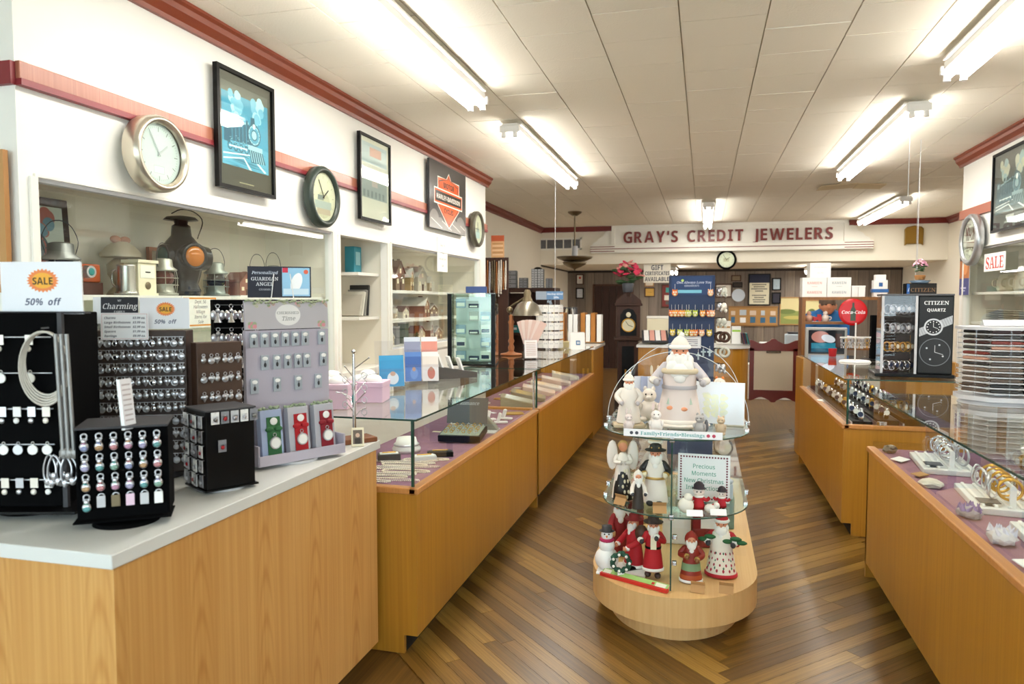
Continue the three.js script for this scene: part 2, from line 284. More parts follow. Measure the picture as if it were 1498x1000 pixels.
// ---------------------------------------------------------------- built-in cases in the walls
function wallCase(label, x, sgn, [a, b, c, d], depth, shelves, panes, backMat = MT.wallBack) {
  const t = G('built_in_case', label, 'display case'), x0 = x - sgn * -0.052, xb = x0 + sgn * depth;   // sgn -1: case lies to -x
  part(t, 'back_panel', bb(xb, xb + sgn * 0.015, c - 0.02, d + 0.06, a - 0.02, b + 0.02), backMat);
  part(t, 'side_panel', bb(x0, xb, c - 0.02, d + 0.06, a - 0.035, a - 0.02), backMat);
  part(t, 'side_panel', bb(x0, xb, c - 0.02, d + 0.06, b + 0.02, b + 0.035), backMat);
  part(t, 'floor_board', bb(x0, xb, c - 0.02, c, a - 0.02, b + 0.02), MT.paint);
  part(t, 'top_board', bb(x0, xb, d + 0.045, d + 0.06, a - 0.02, b + 0.02), backMat);
  for (const [y, z0, z1, gl] of shelves) part(t, 'shelf', bb(x0 + sgn * 0.02, xb, y - (gl ? 0.008 : 0.022), y, z0 ?? a - 0.02, z1 ?? b + 0.02), gl ? MT.glass : MT.paint);
  for (const [z0, z1, o] of panes) part(t, 'glass_pane', pane(x + sgn * (0.01 + o), x + sgn * (0.015 + o), c, d, z0, z1), MT.glass);
  if (panes.length) part(t, 'pane_track', [bb(x + sgn * 0.004, x + sgn * 0.04, c, c + 0.012, a, b), bb(x + sgn * 0.004, x + sgn * 0.04, d - 0.014, d, a, b)], MT.lgrey);
  return t;
}
wallCase('wide glass-fronted wall case full of railway lanterns', XL, -1, OP1, 0.45, [[1.515], [1.345, -4.35, -2.13, 1], [1.19, -4.35, -2.13, 1]], [[-3.36, -2.15, 0], [-4.33, -3.3, 0.012]]);
wallCase('open wall niche with a few leaning books', XL, -1, OP2, 0.45, [[1.372, -5.2, -4.85], [1.7, -5.2, -4.85]], []);
wallCase('glass-fronted wall case of miniature village houses', XL, -1, OP3, 0.42, [[1.575], [1.335]], [[-6.46, -5.26, 0], [-7.56, -6.4, 0.012]]);
wallCase('glass-fronted wall case with pottery beside the round silver wall clock', XR, 1, OPR, 0.45, [[1.57], [1.3]], [[-6.2, -4.6, 0], [-7.68, -6.14, 0.012]]);
// ---------------------------------------------------------------- things on the left wall (they face +x)
const FX = Math.PI / 2;
function wallClock(label, r, depth, rim, faceTex, pos, turn, hands = MT.black, tilt = 0) {
  const t = G('wall_clock', label, 'clock', pos, turn);
  part(t, 'rim', rx(la([[r * 0.78, depth * 0.75], [r * 0.84, depth], [r * 0.93, depth], [r, depth * 0.75], [r, depth * 0.12], [r * 0.93, 0], [0.001, 0]], 40), Math.PI / 2), rim);
  part(t, 'dial', new THREE.CircleGeometry(r * 0.8, 36).translate(0, 0, depth * 0.62), std(0xffffff, 0.6, 0, { map: faceTex }));
  part(t, 'hand', rz(bx(0.007, r * 0.45, 0.002, 0, -0.01, depth * 0.66), -0.9 + tilt), hands); part(t, 'hand', rz(bx(0.005, r * 0.66, 0.002, 0, -0.01, depth * 0.68), 0.55 + tilt), hands);
  part(t, 'cover_glass', rx(cy(r * 0.79, r * 0.79, 0.002, 0, 0, 0, 36), Math.PI / 2).translate(0, 0, depth * 0.78 - 0.001), MT.glass);
  return t;
}
const dial = (bg, ink, draw) => canvasTex(256, 256, (x) => {
  x.fillStyle = bg; x.fillRect(0, 0, 256, 256); if (draw) draw(x);
  for (let i = 0; i < 60; i++) { const a = i * Math.PI / 30, q = i % 5 === 0; x.strokeStyle = ink; x.lineWidth = q ? 4 : 1.5; x.beginPath(); x.moveTo(128 + Math.sin(a) * 112, 128 - Math.cos(a) * 112); x.lineTo(128 + Math.sin(a) * (q ? 92 : 106), 128 - Math.cos(a) * (q ? 92 : 106)); x.stroke(); }
});
wallClock('large round brushed-silver wall clock with pale grey dial under the red rail', 0.163, 0.085, std(0xcfc8b8, 0.28, 0.85), dial('#dfe6e6', '#8a8f90', x => { x.fillStyle = '#eef1f0'; x.fillRect(98, 178, 60, 30); x.strokeStyle = '#9aa'; x.strokeRect(98, 178, 60, 30); }), [XL + 0.031, 2.12, -2.68], FX, MT.silver);
wallClock('round dark green wall clock with a steam train scene on its dial', 0.188, 0.06, std(0x2e3a33, 0.4), dial('#efe9cf', '#c9bf9a', x => { x.fillStyle = '#d9d3b4'; x.beginPath(); x.arc(128, 170, 70, 0, 7); x.fill(); x.fillStyle = '#b9c2bd'; x.fillRect(40, 150, 170, 40); x.fillStyle = '#cdb9a0'; x.fillRect(60, 190, 140, 30); x.fillStyle = '#8b938f'; x.fillRect(70, 120, 60, 26); }), [XL + 0.031, 2.133, -4.11], FX);
wallClock('small round bronze-rimmed wall clock on the wall corner beside the emblem poster', 0.185, 0.06, std(0x5a5548, 0.45, 0.3), dial('#e8e4cd', '#a9a58b', x => { x.fillStyle = '#bcd6d6'; x.fillRect(70, 150, 116, 60); x.fillStyle = '#9fb3ab'; x.fillRect(90, 120, 80, 34); }), [XL + 0.031, 2.235, -7.3], FX, MT.black, 1);
wallClock('round silver wall clock hung above the sale sign', 0.228, 0.07, std(0xb9bcbf, 0.3, 0.7), dial('#cfcac0', '#6b655e', x => { x.fillStyle = '#5b4a3c'; x.fillRect(50, 50, 150, 80); x.fillStyle = '#8a7a69'; x.fillRect(60, 140, 140, 60); x.fillStyle = '#efeae0'; x.fillRect(110, 190, 36, 30); }), [XR - 0.031, 2.03, -7.32], -FX, MT.white);
function framed(name, label, w, h, tex, pos, turn, fm = MT.black, fw = 0.02, gl = true, cat = 'picture') {
  const t = G(name, label, cat, pos, turn);
  part(t, 'frame', [bx(fw, h, 0.025, -w / 2 + fw / 2, -h / 2, 0.0125), bx(fw, h, 0.025, w / 2 - fw / 2, -h / 2, 0.0125), bx(w - 2 * fw, fw, 0.025, 0, h / 2 - fw, 0.0125), bx(w - 2 * fw, fw, 0.025, 0, -h / 2, 0.0125)], fm);
  card(t, 'print', w - 2 * fw, h - 2 * fw, tex, [0, 0, 0.008], 0, 0, 0.006);
  if (gl) part(t, 'cover_glass', bx(w - 2 * fw, h - 2 * fw, 0.002, 0, -h / 2 + fw, 0.016), MT.glass);
  return t;
}
function loco(x, w, h, c) {            // a generic steam engine coming down a track
  const P = (a, f) => { x.fillStyle = f; x.beginPath(); a.forEach(([u, v], i) => i ? x.lineTo(u * w, v * h) : x.moveTo(u * w, v * h)); x.fill(); };
  const C = (u, v, r, f) => { x.fillStyle = f; x.beginPath(); x.arc(u * w, v * h, r * w, 0, 7); x.fill(); };
    let q = 5; const R = () => { q = (q * 16807) % 2147483647; return q / 2147483647; };
  for (let i = 0; i < 46; i++) { const s = i % 2, k = R(); C((s ? .3 : .76) + (R() - .5) * .28 * (1.2 - k), .1 + k * .3, .025 + R() * .05, i % 3 ? c.smoke : c.light); }
  P([[0, 1], [0, .72], [.4, .66], [1, .7], [1, 1]], c.ground);
  for (let i = 0; i < 26; i++) { const v = .72 + R() * .26; P([[R() * .5, v], [R() * .5 + .5, v + .03], [R() * .5 + .5, v + .035], [R() * .5, v + .012]], i % 2 ? c.rail : c.mid); }
  P([[.02, .86], [.6, .8], [.95, .98], [.9, .99], [.58, .82], [.02, .88]], c.hi); P([[.02, .92], [.45, .86], [.62, 1], [.56, 1], [.44, .88], [.02, .94]], c.hi);
  P([[.08, .5], [.56, .4], [.62, .68], [.08, .7]], c.dark); P([[.08, .5], [.56, .4], [.56, .43], [.08, .53]], c.light); P([[.04, .44], [.16, .42], [.16, .72], [.04, .72]], c.dark); P([[.06, .47], [.13, .46], [.13, .54], [.06, .55]], c.light);
  for (let i = 0; i < 5; i++) P([[.2 + i * .075, .475 - i * .016], [.212 + i * .075, .473 - i * .016], [.212 + i * .075, .69], [.2 + i * .075, .69]], c.mid);
  for (const [u, w2] of [[.26, .05], [.38, .05], [.5, .035]]) P([[u, .45], [u + .01, .39], [u + w2, .38], [u + w2 + .01, .43]], c.dark);
  P([[.6, .42], [.61, .33], [.69, .32], [.7, .41]], c.dark);
  C(.68, .54, .145, c.dark); C(.68, .54, .125, c.light); C(.68, .54, .108, c.mid); C(.68, .54, .07, c.dark); C(.68, .54, .055, c.light); C(.68, .43, .035, c.hi);
  for (let i = 0; i < 10; i++) C(.68 + Math.cos(i * .63) * .117, .54 + Math.sin(i * .63) * .117 * w / h, .007, c.dark);
  for (let i = 0; i < 4; i++) { C(.16 + i * .115, .76, .052, c.dark); C(.16 + i * .115, .76, .036, c.mid); C(.16 + i * .115, .76, .014, c.hi); } P([[.14, .75], [.52, .74], [.52, .76], [.14, .77]], c.hi);
  for (let i = 0; i < 40; i++) { const u = .1 + R() * .5, v = .6 + R() * .14; P([[u, v], [u + .03, v - .006], [u + .03, v], [u, v + .006]], i % 2 ? c.light : c.dark); }
  P([[.54, .68], [.86, .68], [.86, .74], [.54, .74]], c.light); P([[.56, .74], [.86, .74], [.93, .88], [.6, .9]], c.dark); for (let i = 0; i < 6; i++) P([[.58 + i * .048, .74], [.597 + i * .048, .74], [.64 + i * .052, .885], [.62 + i * .052, .885]], c.light);
}
framed('framed_poster', 'black framed blue poster of a steam locomotive above the lantern case', 0.49, 0.6, canvasTex(400, 490, (x, w, h) => {
  x.fillStyle = '#4b463c'; x.fillRect(0, 0, w, h); x.save(); x.translate(24, 40); const W = w - 48, H = h - 130; x.beginPath(); x.rect(0, 0, W, H); x.clip(); x.fillStyle = '#3d9fc4'; x.fillRect(0, 0, W, H); x.fillStyle = '#6a6a62'; x.fillRect(0, 0, W, H * 0.12);
  loco(x, W, H, { smoke: '#7cc3e0', ground: '#5fb2d2', rail: '#2f7f9f', dark: '#1d5f7d', light: '#b9e2ee', mid: '#4ba5c6', hi: '#f2ffff' }); x.restore();
  write(x, '◈', w / 2, h - 52, 34, '#d9cf9f'); x.fillStyle = '#cfc7a0'; for (let i = 0; i < 14; i++) x.fillRect(w / 2 - 56 + i * 8, h - 26, 6, 5); }), [XL + 0.031, 2.352, -3.365], FX);
framed('framed_poster', 'slim black framed pale train poster between the green clock and emblem poster', 0.51, 0.6, canvasTex(300, 356, (x, w, h) => {
  x.fillStyle = '#ece6d8'; x.fillRect(0, 0, w, h); x.fillStyle = '#c8d5dd'; x.fillRect(20, 20, w - 40, 90); x.fillStyle = '#e0a698'; x.fillRect(100, 36, 120, 40); x.fillStyle = '#e9e4da'; x.fillRect(20, 110, w - 40, 90); x.fillStyle = '#9aa5a6'; x.fillRect(20, 185, w - 40, 80); x.fillStyle = '#c5b6b2'; x.fillRect(120, 150, 60, 60); x.fillStyle = '#6f7c80'; for (let i = 0; i < 6; i++) x.fillRect(30 + i * 40, 230, 22, 30); write(x, '✦', w / 2, 300, 22, '#c88'); }), [XL + 0.031, 2.36, -4.9], FX, MT.black, 0.018);
sheet('poster', 'glossy dark poster with an orange bar-and-shield motorcycle emblem', 'poster', 0.99, 0.59, canvasTex(512, 306, (x, w, h) => {
  x.fillStyle = '#3f3d3d'; x.fillRect(0, 0, w, h);
  x.fillStyle = '#77736e'; for (const [a, b, r] of [[60, 290, 70], [140, 310, 60], [330, 310, 70], [430, 300, 80], [240, 316, 70]]) { x.beginPath(); x.arc(a, b, r, 0, 7); x.fill(); }
  x.fillStyle = '#dcd8cf'; for (let i = 0; i < 40; i++) x.fillRect(20 + i * 12, 262 + (i * 37) % 34, 9, 4);
  x.translate(256, 0); x.scale(1.18, 1); x.translate(-256, 0); const sh = (k, f) => { x.fillStyle = f; x.beginPath(); x.moveTo(256, 40 - k); x.lineTo(276 + k, 62); x.lineTo(376 + k, 72 - k); x.lineTo(376 + k, 196); x.lineTo(256, 286 + k); x.lineTo(136 - k, 196); x.lineTo(136 - k, 72 - k); x.lineTo(236 - k, 62); x.fill(); };
  sh(10, '#f2ece0'); sh(4, '#d55a2b'); sh(-8, '#3a3431'); sh(-12, '#d55a2b');
  x.fillStyle = '#f2ece0'; x.fillRect(88, 116, 336, 74); x.fillStyle = '#d55a2b'; x.fillRect(94, 122, 324, 62); x.fillStyle = '#2e2a28'; x.fillRect(102, 130, 308, 46);
  write(x, 'HARLEY-DAVIDSON', 256, 154, 31, '#f2ece0', 'sans-serif', 'bold'); write(x, 'MOTOR', 256, 95, 36, '#3a2a22', 'sans-serif', 'bold'); write(x, 'CYCLES', 256, 212, 32, '#3a2a22', 'sans-serif', 'bold'); }), [XL + 0.041, 2.43, -6.46], FX, 0, 0.02, MT.charcoal, 0.2);
sheet('notice_sheet', 'white typed notice taped to the village case glass', 'notice', 0.27, 0.31, canvasTex(128, 160, (x, w, h) => { x.fillStyle = '#fbfbf8'; x.fillRect(0, 0, w, h); ['Dept 56', 'Village', 'Houses on', 'Sale'].forEach((s, i) => write(x, s, w / 2, 34 + i * 32, 18, '#777', 'sans-serif', 'italic')); }), [XL + 0.006, 1.915, -6.4], FX);
sheet('calendar_poster', 'tan framed calendar on the wall return beside the shop window', 'calendar', 0.62, 0.5, canvasTex(256, 206, (x, w, h) => { x.fillStyle = '#c8975e'; x.fillRect(0, 0, w, h); x.fillStyle = '#dfb984'; x.fillRect(12, 12, w - 24, h - 24); for (let i = 0; i < 12; i++) { const a = 20 + (i % 6) * 37, b = 24 + (i / 6 | 0) * 90; x.strokeStyle = '#5b4326'; x.strokeRect(a, b, 32, 76); for (let j = 0; j < 6; j++) { x.fillStyle = '#4c3a24'; x.fillRect(a + 4, b + 8 + j * 11, 24, 5); } } }), [-2.69, 1.77, -2.05], 0, 0, 0.02, std(0xb07c43, 0.5));
// right wall
framed('framed_poster', 'black framed dark locomotive poster above the pottery case', 0.72, 0.64, canvasTex(300, 270, (x, w, h) => { x.fillStyle = '#54575a'; x.fillRect(0, 0, w, h); x.save(); x.translate(14, 14); loco(x, w - 28, h - 70, { smoke: '#cfcab8', ground: '#587480', rail: '#39525c', dark: '#31566a', light: '#a5bcc4', mid: '#5b8499', hi: '#fff' }); x.restore(); x.fillStyle = '#e4e4e0'; for (let i = 0; i < 7; i++) x.fillRect(w / 2 - 34 + i * 10, h - 46, 7, 12); for (let i = 0; i < 16; i++) x.fillRect(w / 2 - 48 + i * 6, h - 24, 4, 6); }), [XR - 0.031, 2.37, -6.56], -FX, MT.black, 0.02);
sheet('sale_sign', 'white paper sign with red SALE lettering on the case glass', 'sign', 0.46, 0.15, canvasTex(256, 90, (x, w, h) => { x.fillStyle = '#fbfaf7'; x.fillRect(0, 0, w, h); write(x, 'SALE', w / 2, h / 2 + 4, 82, '#c8322b', 'serif', 'bold'); }), [XR - 0.02, 1.815, -6.9], -FX);
sheet('portrait_poster', 'tall orange and purple portrait poster on the right wall corner', 'poster', 0.26, 0.44, canvasTex(128, 216, (x, w, h) => { x.fillStyle = '#b8703a'; x.fillRect(0, 0, w, h); x.fillStyle = '#3a2a22'; x.fillRect(0, 0, w, 60); x.fillStyle = '#d9925a'; x.beginPath(); x.arc(70, 90, 34, 0, 7); x.fill(); x.fillStyle = '#4b4f86'; x.fillRect(0, 140, w, 76); x.fillStyle = '#c9cbe6'; x.fillRect(20, 180, 70, 8); x.fillRect(30, 194, 50, 5); }), [XR - 0.006, 1.765, -7.66], -FX);
{ const t = G('wall_sconce', 'flat brass shield sconce on the header wall', 'sconce', [3.33, 2.42, ZH]); part(t, 'shade', rz(ex([[-.13, 0], [-.11, .02], [.11, .02], [.13, 0], [.13, .25], [.1, .28], [0, .3], [-.1, .28], [-.13, .25]], 0.05, 0.01), 0), MT.brass); part(t, 'back_plate', bx(0.14, 0.2, 0.012, 0, 0.05, 0.002), MT.brass); }
// ---------------------------------------------------------------- shop name sign on the header
{
  const font = await new FontLoader().loadAsync('fonts/droid/droid_sans_bold.typeface.json');
  const t = G('shop_sign', 'long white sign board reading GRAY\'S CREDIT JEWELERS in dark red letters', 'sign', [0, 0, ZH]);
  part(t, 'sign_board', bb(-1.62, 2.3, 2.5, 2.845, 0.002, 0.05), MT.paint);
  part(t, 'sign_frame', [bb(-1.64, 2.32, 2.805, 2.85, 0.05, 0.09), bb(-1.64, -1.58, 2.5, 2.805, 0.05, 0.09), bb(2.26, 2.32, 2.5, 2.805, 0.05, 0.09)], MT.paint);
  part(t, 'base_ledge', bb(-2.02, 2.71, 2.36, 2.5, 0.002, 0.12, 0.008), MT.paint);
  for (const y of [2.39, 2.43, 2.47]) for (const [a, b] of y === 2.43 ? [[-2.02, 2.71]] : [[-2.02, -1.58], [2.26, 2.71]]) part(t, 'red_stripe', bb(a, b, y - 0.007, y + 0.007, 0.118, 0.124), MT.redTrim, 'dark red painted stripe');
  for (const s of [-1, 1]) { const g = ex([[0, 0], [0.36, 0], [0.34, 0.05], [0.27, 0.08], [0.24, 0.13], [0.16, 0.17], [0.13, 0.24], [0.04, 0.28], [0, 0.32]], 0.04); if (s < 0) { g.rotateY(Math.PI); g.translate(-1.64, 2.5, 0.045); } else g.translate(2.32, 2.5, 0.003); part(t, 'scroll_bracket', g, MT.paint); }
  const letters = "GRAY'S CREDIT JEWELERS"; let x = 0; const items = [];
  for (const ch of letters) { if (ch === ' ') { x += 0.13; continue; } const g = new TextGeometry(ch, { font, size: 0.2, depth: 0.03, curveSegments: 4, bevelEnabled: false }); g.computeBoundingBox(); const b = g.boundingBox; g.translate(-b.min.x, 0, 0); items.push([g, x]); x += (b.max.x - b.min.x) + 0.04; }
  const total = x - 0.04, sx = (2.085 + 1.425) / total;
  for (const [g, p] of items) part(t, 'letter', g.scale(sx, 1, 1).translate(-1.425 + p * sx, 2.535, 0.052), std(0x7c2a22, 0.4));
  const v = G('wall_vent', 'white louvred air vent on the header wall', 'vent', [-2.62, 2.435, ZH]);
  part(v, 'vent_frame', [bx(0.84, 0.03, 0.02, 0, 0, 0.01), bx(0.84, 0.03, 0.02, 0, 0.19, 0.01), bx(0.03, 0.22, 0.02, -0.405, 0, 0.01), bx(0.03, 0.22, 0.02, 0.405, 0, 0.01)], MT.paint);
  part(v, 'vent_back', bx(0.8, 0.18, 0.006, 0, 0.02, 0.004), MT.dgrey);
  for (let i = 0; i < 4; i++) part(v, 'divider', bx(0.02, 0.17, 0.016, -0.24 + i * 0.16, 0.025, 0.012), MT.paint);
  for (let i = 0; i < 9; i++) part(v, 'louver', rx(bx(0.78, 0.012, 0.003, 0, 0, 0), -0.6).translate(0, 0.032 + i * 0.018, 0.012), MT.grey);
}
{ const t = G('pendant_lamp', 'grey metal pendant lamp of stacked dishes hung from the ceiling', 'pendant lamp', [-1.93, 0, -11.1]);
  part(t, 'canopy', la([[0.001, CE - 0.06], [0.04, CE - 0.06], [0.1, CE - 0.02], [0.11, CE]], 20), MT.bronze);
  part(t, 'rod', cy(0.012, 0.012, 0.55, 0, 2.24, 0, 8), MT.bronze); part(t, 'socket_cup', cy(0.045, 0.045, 0.16, 0, 2.17, 0, 14), MT.lgrey);
  part(t, 'upper_dish', la([[0.04, 2.16], [0.1, 2.12], [0.2, 2.13], [0.28, 2.165], [0.26, 2.14], [0.17, 2.1], [0.06, 2.1]], 28), MT.bronze);
  part(t, 'lower_dish', la([[0.05, 2.12], [0.12, 2.07], [0.19, 2.085], [0.17, 2.05], [0.1, 2.01], [0.03, 1.985], [0.001, 1.97]], 28), MT.bronze);
  part(t, 'finial', sp(0.014, 0, 1.967, 0), MT.bronze); }
for (const [x, z, y] of [[-1.6, -7.95, 1.05], [1.75, -6.9, 1.75], [2.12, -8.4, 1.6], [1.35, -5.6, 2.2]]) one('ceiling_wire', 'thin pale wire hanging straight down from the ceiling', 'wire', rod([0, CE, 0], [0, y, 0], 0.0025, 5), MT.lgrey, [x, 0, z], 0, 'thin hanging wires');
// ---------------------------------------------------------------- contents of the wall cases
function lanternGeo(o, sc, globeMat, metal) {
  const p = (n, g, m) => part(o, n, mg(Array.isArray(g) ? g : [g]).scale(sc, sc, sc), m);
  p('base', la([[0.001, 0], [0.075, 0], [0.078, 0.012], [0.055, 0.02], [0.05, 0.055], [0.06, 0.065], [0.001, 0.068]], 20), metal);
  p('globe', la([[0.042, 0.065], [0.055, 0.085], [0.056, 0.115], [0.042, 0.14]], 20), globeMat);
  p('dome', la([[0.062, 0.138], [0.075, 0.146], [0.05, 0.165], [0.047, 0.205], [0.03, 0.212], [0.001, 0.214]], 20), metal);
  const w = []; for (let i = 0; i < 6; i++) { const a = i * Math.PI / 3; w.push(tu([[Math.cos(a) * 0.07, 0.01, Math.sin(a) * 0.07], [Math.cos(a) * 0.078, 0.09, Math.sin(a) * 0.078], [Math.cos(a) * 0.07, 0.145, Math.sin(a) * 0.07]], 0.002, 6, 4)); }
  for (const y of [0.06, 0.1]) w.push(rx(to(0.077, 0.002, 0, 0, 0, 20, 4), Math.PI / 2).translate(0, y, 0));
  p('wire_guard', w, metal);
  p('bail_handle', tu([[0, 0.16, -0.07], [0, 0.22, -0.088], [0, 0.285, -0.05], [0, 0.3, 0], [0, 0.285, 0.05], [0, 0.22, 0.088], [0, 0.16, 0.07]], 0.0022, 18, 4), MT.charcoal);
}
function lantern(label, pos, sc, globe, metal = MT.pewter, turn = 0) { const t = G('railway_lantern', label, 'lantern', pos, turn); lanternGeo(t, sc, globe, metal); return t; }
const gl = c => new THREE.MeshPhysicalMaterial({ color: c, roughness: 0.08, transmission: 0.6, thickness: 0, ior: 1.5 });
const S1 = 1.516;
lantern('railway lantern with a dark blue globe beside the orange camera', [-2.58, S1, -2.455], 1.02, gl(0x1b2566), MT.pewter);
lantern('railway lantern with a yellow globe at the window end of the case', [-2.7, S1, -2.26], 0.9, gl(0xd8a81c));
lantern('railway lantern with a dark red globe next to the cream clock', [-2.54, S1, -3.0], 0.85, gl(0x7c2a20), std(0xa7a79a, 0.4, 0.6), 0.3);
lantern('railway lantern with a black globe beside the tall signal lamp', [-2.62, S1, -3.5], 0.88, gl(0x20262a), std(0x8f958c, 0.4, 0.6));
lantern('railway lantern with a green globe behind the angel sign', [-2.62, S1, -4.06], 0.92, gl(0x2c5a40));
lantern('railway lantern with a clear globe behind the angel sign', [-2.64, S1, -3.92], 0.86, gl(0xdfe8e4));
{ const t = G('signal_lamp', 'tall black railway switch lamp with an amber lens', 'lantern', [-2.62, S1, -3.23], -0.35), K = std(0x0b1113, 0.22, 0.1);
  part(t, 'body', la([[0.001, 0], [0.085, 0], [0.09, 0.03], [0.075, 0.06], [0.088, 0.1], [0.1, 0.16], [0.1, 0.24], [0.075, 0.28], [0.05, 0.31], [0.045, 0.36], [0.03, 0.37]], 22), K);
  part(t, 'chimney_cap', la([[0.03, 0.365], [0.035, 0.385], [0.085, 0.39], [0.07, 0.405], [0.001, 0.415]], 20), K);
  part(t, 'lens_ring', [to(0.06, 0.012, 0, 0, 0, 22, 8).rotateY(Math.PI / 2).translate(0.115, 0.2, 0), rz(cy(0.062, 0.07, 0.05, 0, 0, 0, 20), -Math.PI / 2).translate(0.055, 0.2, 0), rx(cy(0.06, 0.07, 0.05, 0, 0, 0, 20), Math.PI / 2).translate(0, 0.2, 0.055), rx(cy(0.06, 0.07, 0.05, 0, 0, 0, 20), -Math.PI / 2).translate(0, 0.2, -0.09)], K);
  part(t, 'amber_lens', sp(0.056, 0.112, 0.2, 0, 0.45, 1, 1, 18), std(0xb56a1c, 0.12, 0, { }), 'domed amber glass lens');
  part(t, 'green_lens', sp(0.05, 0, 0.2, 0.105, 1, 1, 0.4, 16), std(0x164a44, 0.12), 'dark green glass lens');
  part(t, 'bail_handle', tu([[0, 0.3, -0.09], [0, 0.4, -0.12], [0, 0.44, -0.07], [0, 0.445, 0], [0, 0.42, 0.05]], 0.0032, 16, 5), K); }
{ const t = G('mantel_clock', 'small cream painted pendulum clock on the lantern shelf', 'clock', [-2.54, S1, -2.86], FX);
  part(t, 'case', bx(0.115, 0.15, 0.08, 0, 0, -0.01, 0.004), MT.cream); part(t, 'cornice', [bx(0.13, 0.014, 0.095, 0, 0.15, -0.01), bx(0.125, 0.01, 0.09, 0, 0, -0.01)], MT.cream); part(t, 'dial', bx(0.09, 0.06, 0.002, 0, 0.08, 0.031), std(0xf4f3e6, 0.5)); part(t, 'hand', bx(0.03, 0.005, 0.002, 0, 0.105, 0.033), MT.black); part(t, 'pendulum', sp(0.018, 0, 0.045, 0.032, 1, 1, 0.3), MT.bronze); }
one('pewter_mug', 'pewter tankard standing between the orange camera and the cream clock', 'mug', [la([[0.001, 0], [0.052, 0], [0.05, 0.012], [0.042, 0.02], [0.038, 0.13], [0.041, 0.135], [0.036, 0.134], [0.034, 0.02]], 20), tu([[0, 0.11, -0.038], [0, 0.11, -0.07], [0, 0.05, -0.072], [0, 0.03, -0.042]], 0.005, 12, 6)], std(0xb8b6ae, 0.25, 0.9), [-2.52, S1, -2.74], FX);
{ const t = G('orange_camera', 'orange toy camera with a round lens on the lantern shelf', 'camera', [-2.62, S1 + 0.055, -2.61], FX); part(t, 'body', bx(0.12, 0.08, 0.06, 0, 0, 0, 0.006), std(0xb0501f, 0.4)); part(t, 'lens', rx(cy(0.026, 0.028, 0.03, 0, 0, 0, 18), Math.PI / 2).translate(-0.02, 0.045, 0.03), MT.silver); part(t, 'glass', sp(0.017, -0.02, 0.045, 0.06, 1, 1, 0.3), MT.teal); part(t, 'box_below', bx(0.12, 0.053, 0.08, 0, -0.054, 0), std(0x4a231a, 0.5)); }
{ const t = G('train_picture', 'leaning brown framed train picture behind the blue lantern', 'picture', [-2.82, S1 + 0.012, -2.46], FX); part(t, 'frame', [rx(bx(0.56, 0.42, 0.02), -0.06)], MT.dkwood); card(t, 'print', 0.48, 0.34, canvasTex(256, 180, (x, w, h) => { x.fillStyle = '#cfd8cf'; x.fillRect(0, 0, w, h); loco(x, w, h, { smoke: '#7193a5', ground: '#c9b7a0', rail: '#9c7f64', dark: '#4c5a60', light: '#b76b60', mid: '#6c7f86', hi: '#fff' }); }), [0, 0.21, 0.016 - 0.012], 0, -0.06, 0.004); }
{ const t = G('leaning_frame', 'empty copper-coloured frame leaning at the back of the lantern case', 'frame', [-2.83, S1, -3.48], FX); part(t, 'frame', [bx(0.5, 0.018, 0.02, 0, 0.24, 0), bx(0.018, 0.24, 0.02, -0.24, 0, 0), bx(0.018, 0.24, 0.02, 0.24, 0, 0)], std(0x8e5a3c, 0.35, 0.4)); part(t, 'mat_board', bx(0.47, 0.24, 0.006, 0, 0, -0.012), std(0xb9b096, 0.8)); }
{ const t = G('oil_lamp', 'tan oil lamp with pink bow behind the cream clock', 'lamp', [-2.74, S1, -2.95]); part(t, 'font', la([[0.001, 0], [0.07, 0], [0.06, 0.02], [0.03, 0.05], [0.06, 0.1], [0.065, 0.15], [0.03, 0.18], [0.001, 0.18]], 18), std(0xb9a78c, 0.3)); part(t, 'shade', la([[0.09, 0.185], [0.095, 0.2], [0.06, 0.24], [0.03, 0.26]], 20), std(0xd9cdb6, 0.4)); part(t, 'bow', [sp(0.03, 0, 0.27, 0.03, 0.6, 0.6, 1), sp(0.03, 0, 0.27, -0.03, 0.6, 0.6, 1)], std(0xcfa694, 0.7)); }
// village houses
function house(o, w, h, d, wall, roof, o2 = {}) {
  part(o, 'walls', [ex([[-w / 2, 0], [w / 2, 0], [w / 2, h * 0.6], [0, h], [-w / 2, h * 0.6]], d).translate(0, 0, -d / 2)], wall);
  const L = Math.hypot(w / 2, h * 0.4) + 0.01, a = Math.atan2(h * 0.4, w / 2);
  for (const s of [-1, 1]) part(o, 'roof_slope', rz(bx(L, 0.006, d + 0.016), -s * a).translate(s * (w / 4 + 0.002), h * 0.8 + 0.001, 0), roof);
  part(o, 'chimney', bx(w * 0.14, h * 0.35, w * 0.14, w * 0.24, h * 0.75, d * 0.15), o2.ch ?? wall);
  part(o, 'door', bx(w * 0.18, h * 0.3, 0.004, w * 0.02, 0.001, d / 2 + 0.001), MT.brown);
  for (const [x, y] of [[-0.3, 0.25], [0.3, 0.25], [0, 0.6]]) part(o, 'window', bx(w * 0.16, h * 0.16, 0.004, x * w, y * h, d / 2 + 0.001), o2.win ?? MT.cream);
  part(o, 'base', bx(w * 1.15, 0.006, d * 1.25, 0, -0.001, 0), MT.fur);
}
const hw = [0x9c7d63, 0xbfa98b, 0x8b5a48, 0xc9bfae, 0x77604e, 0xa78a5e].map(c => std(c, 0.7)), hr = [0xe8e4da, 0x6f4334, 0xdad5cc, 0x8a3f2e].map(c => std(c, 0.8));
const hDesc = ['tan', 'sand', 'brick', 'pale stone', 'dark timber', 'ochre'], rDesc = ['snowy', 'brown', 'frosted', 'red'];
const places = [];
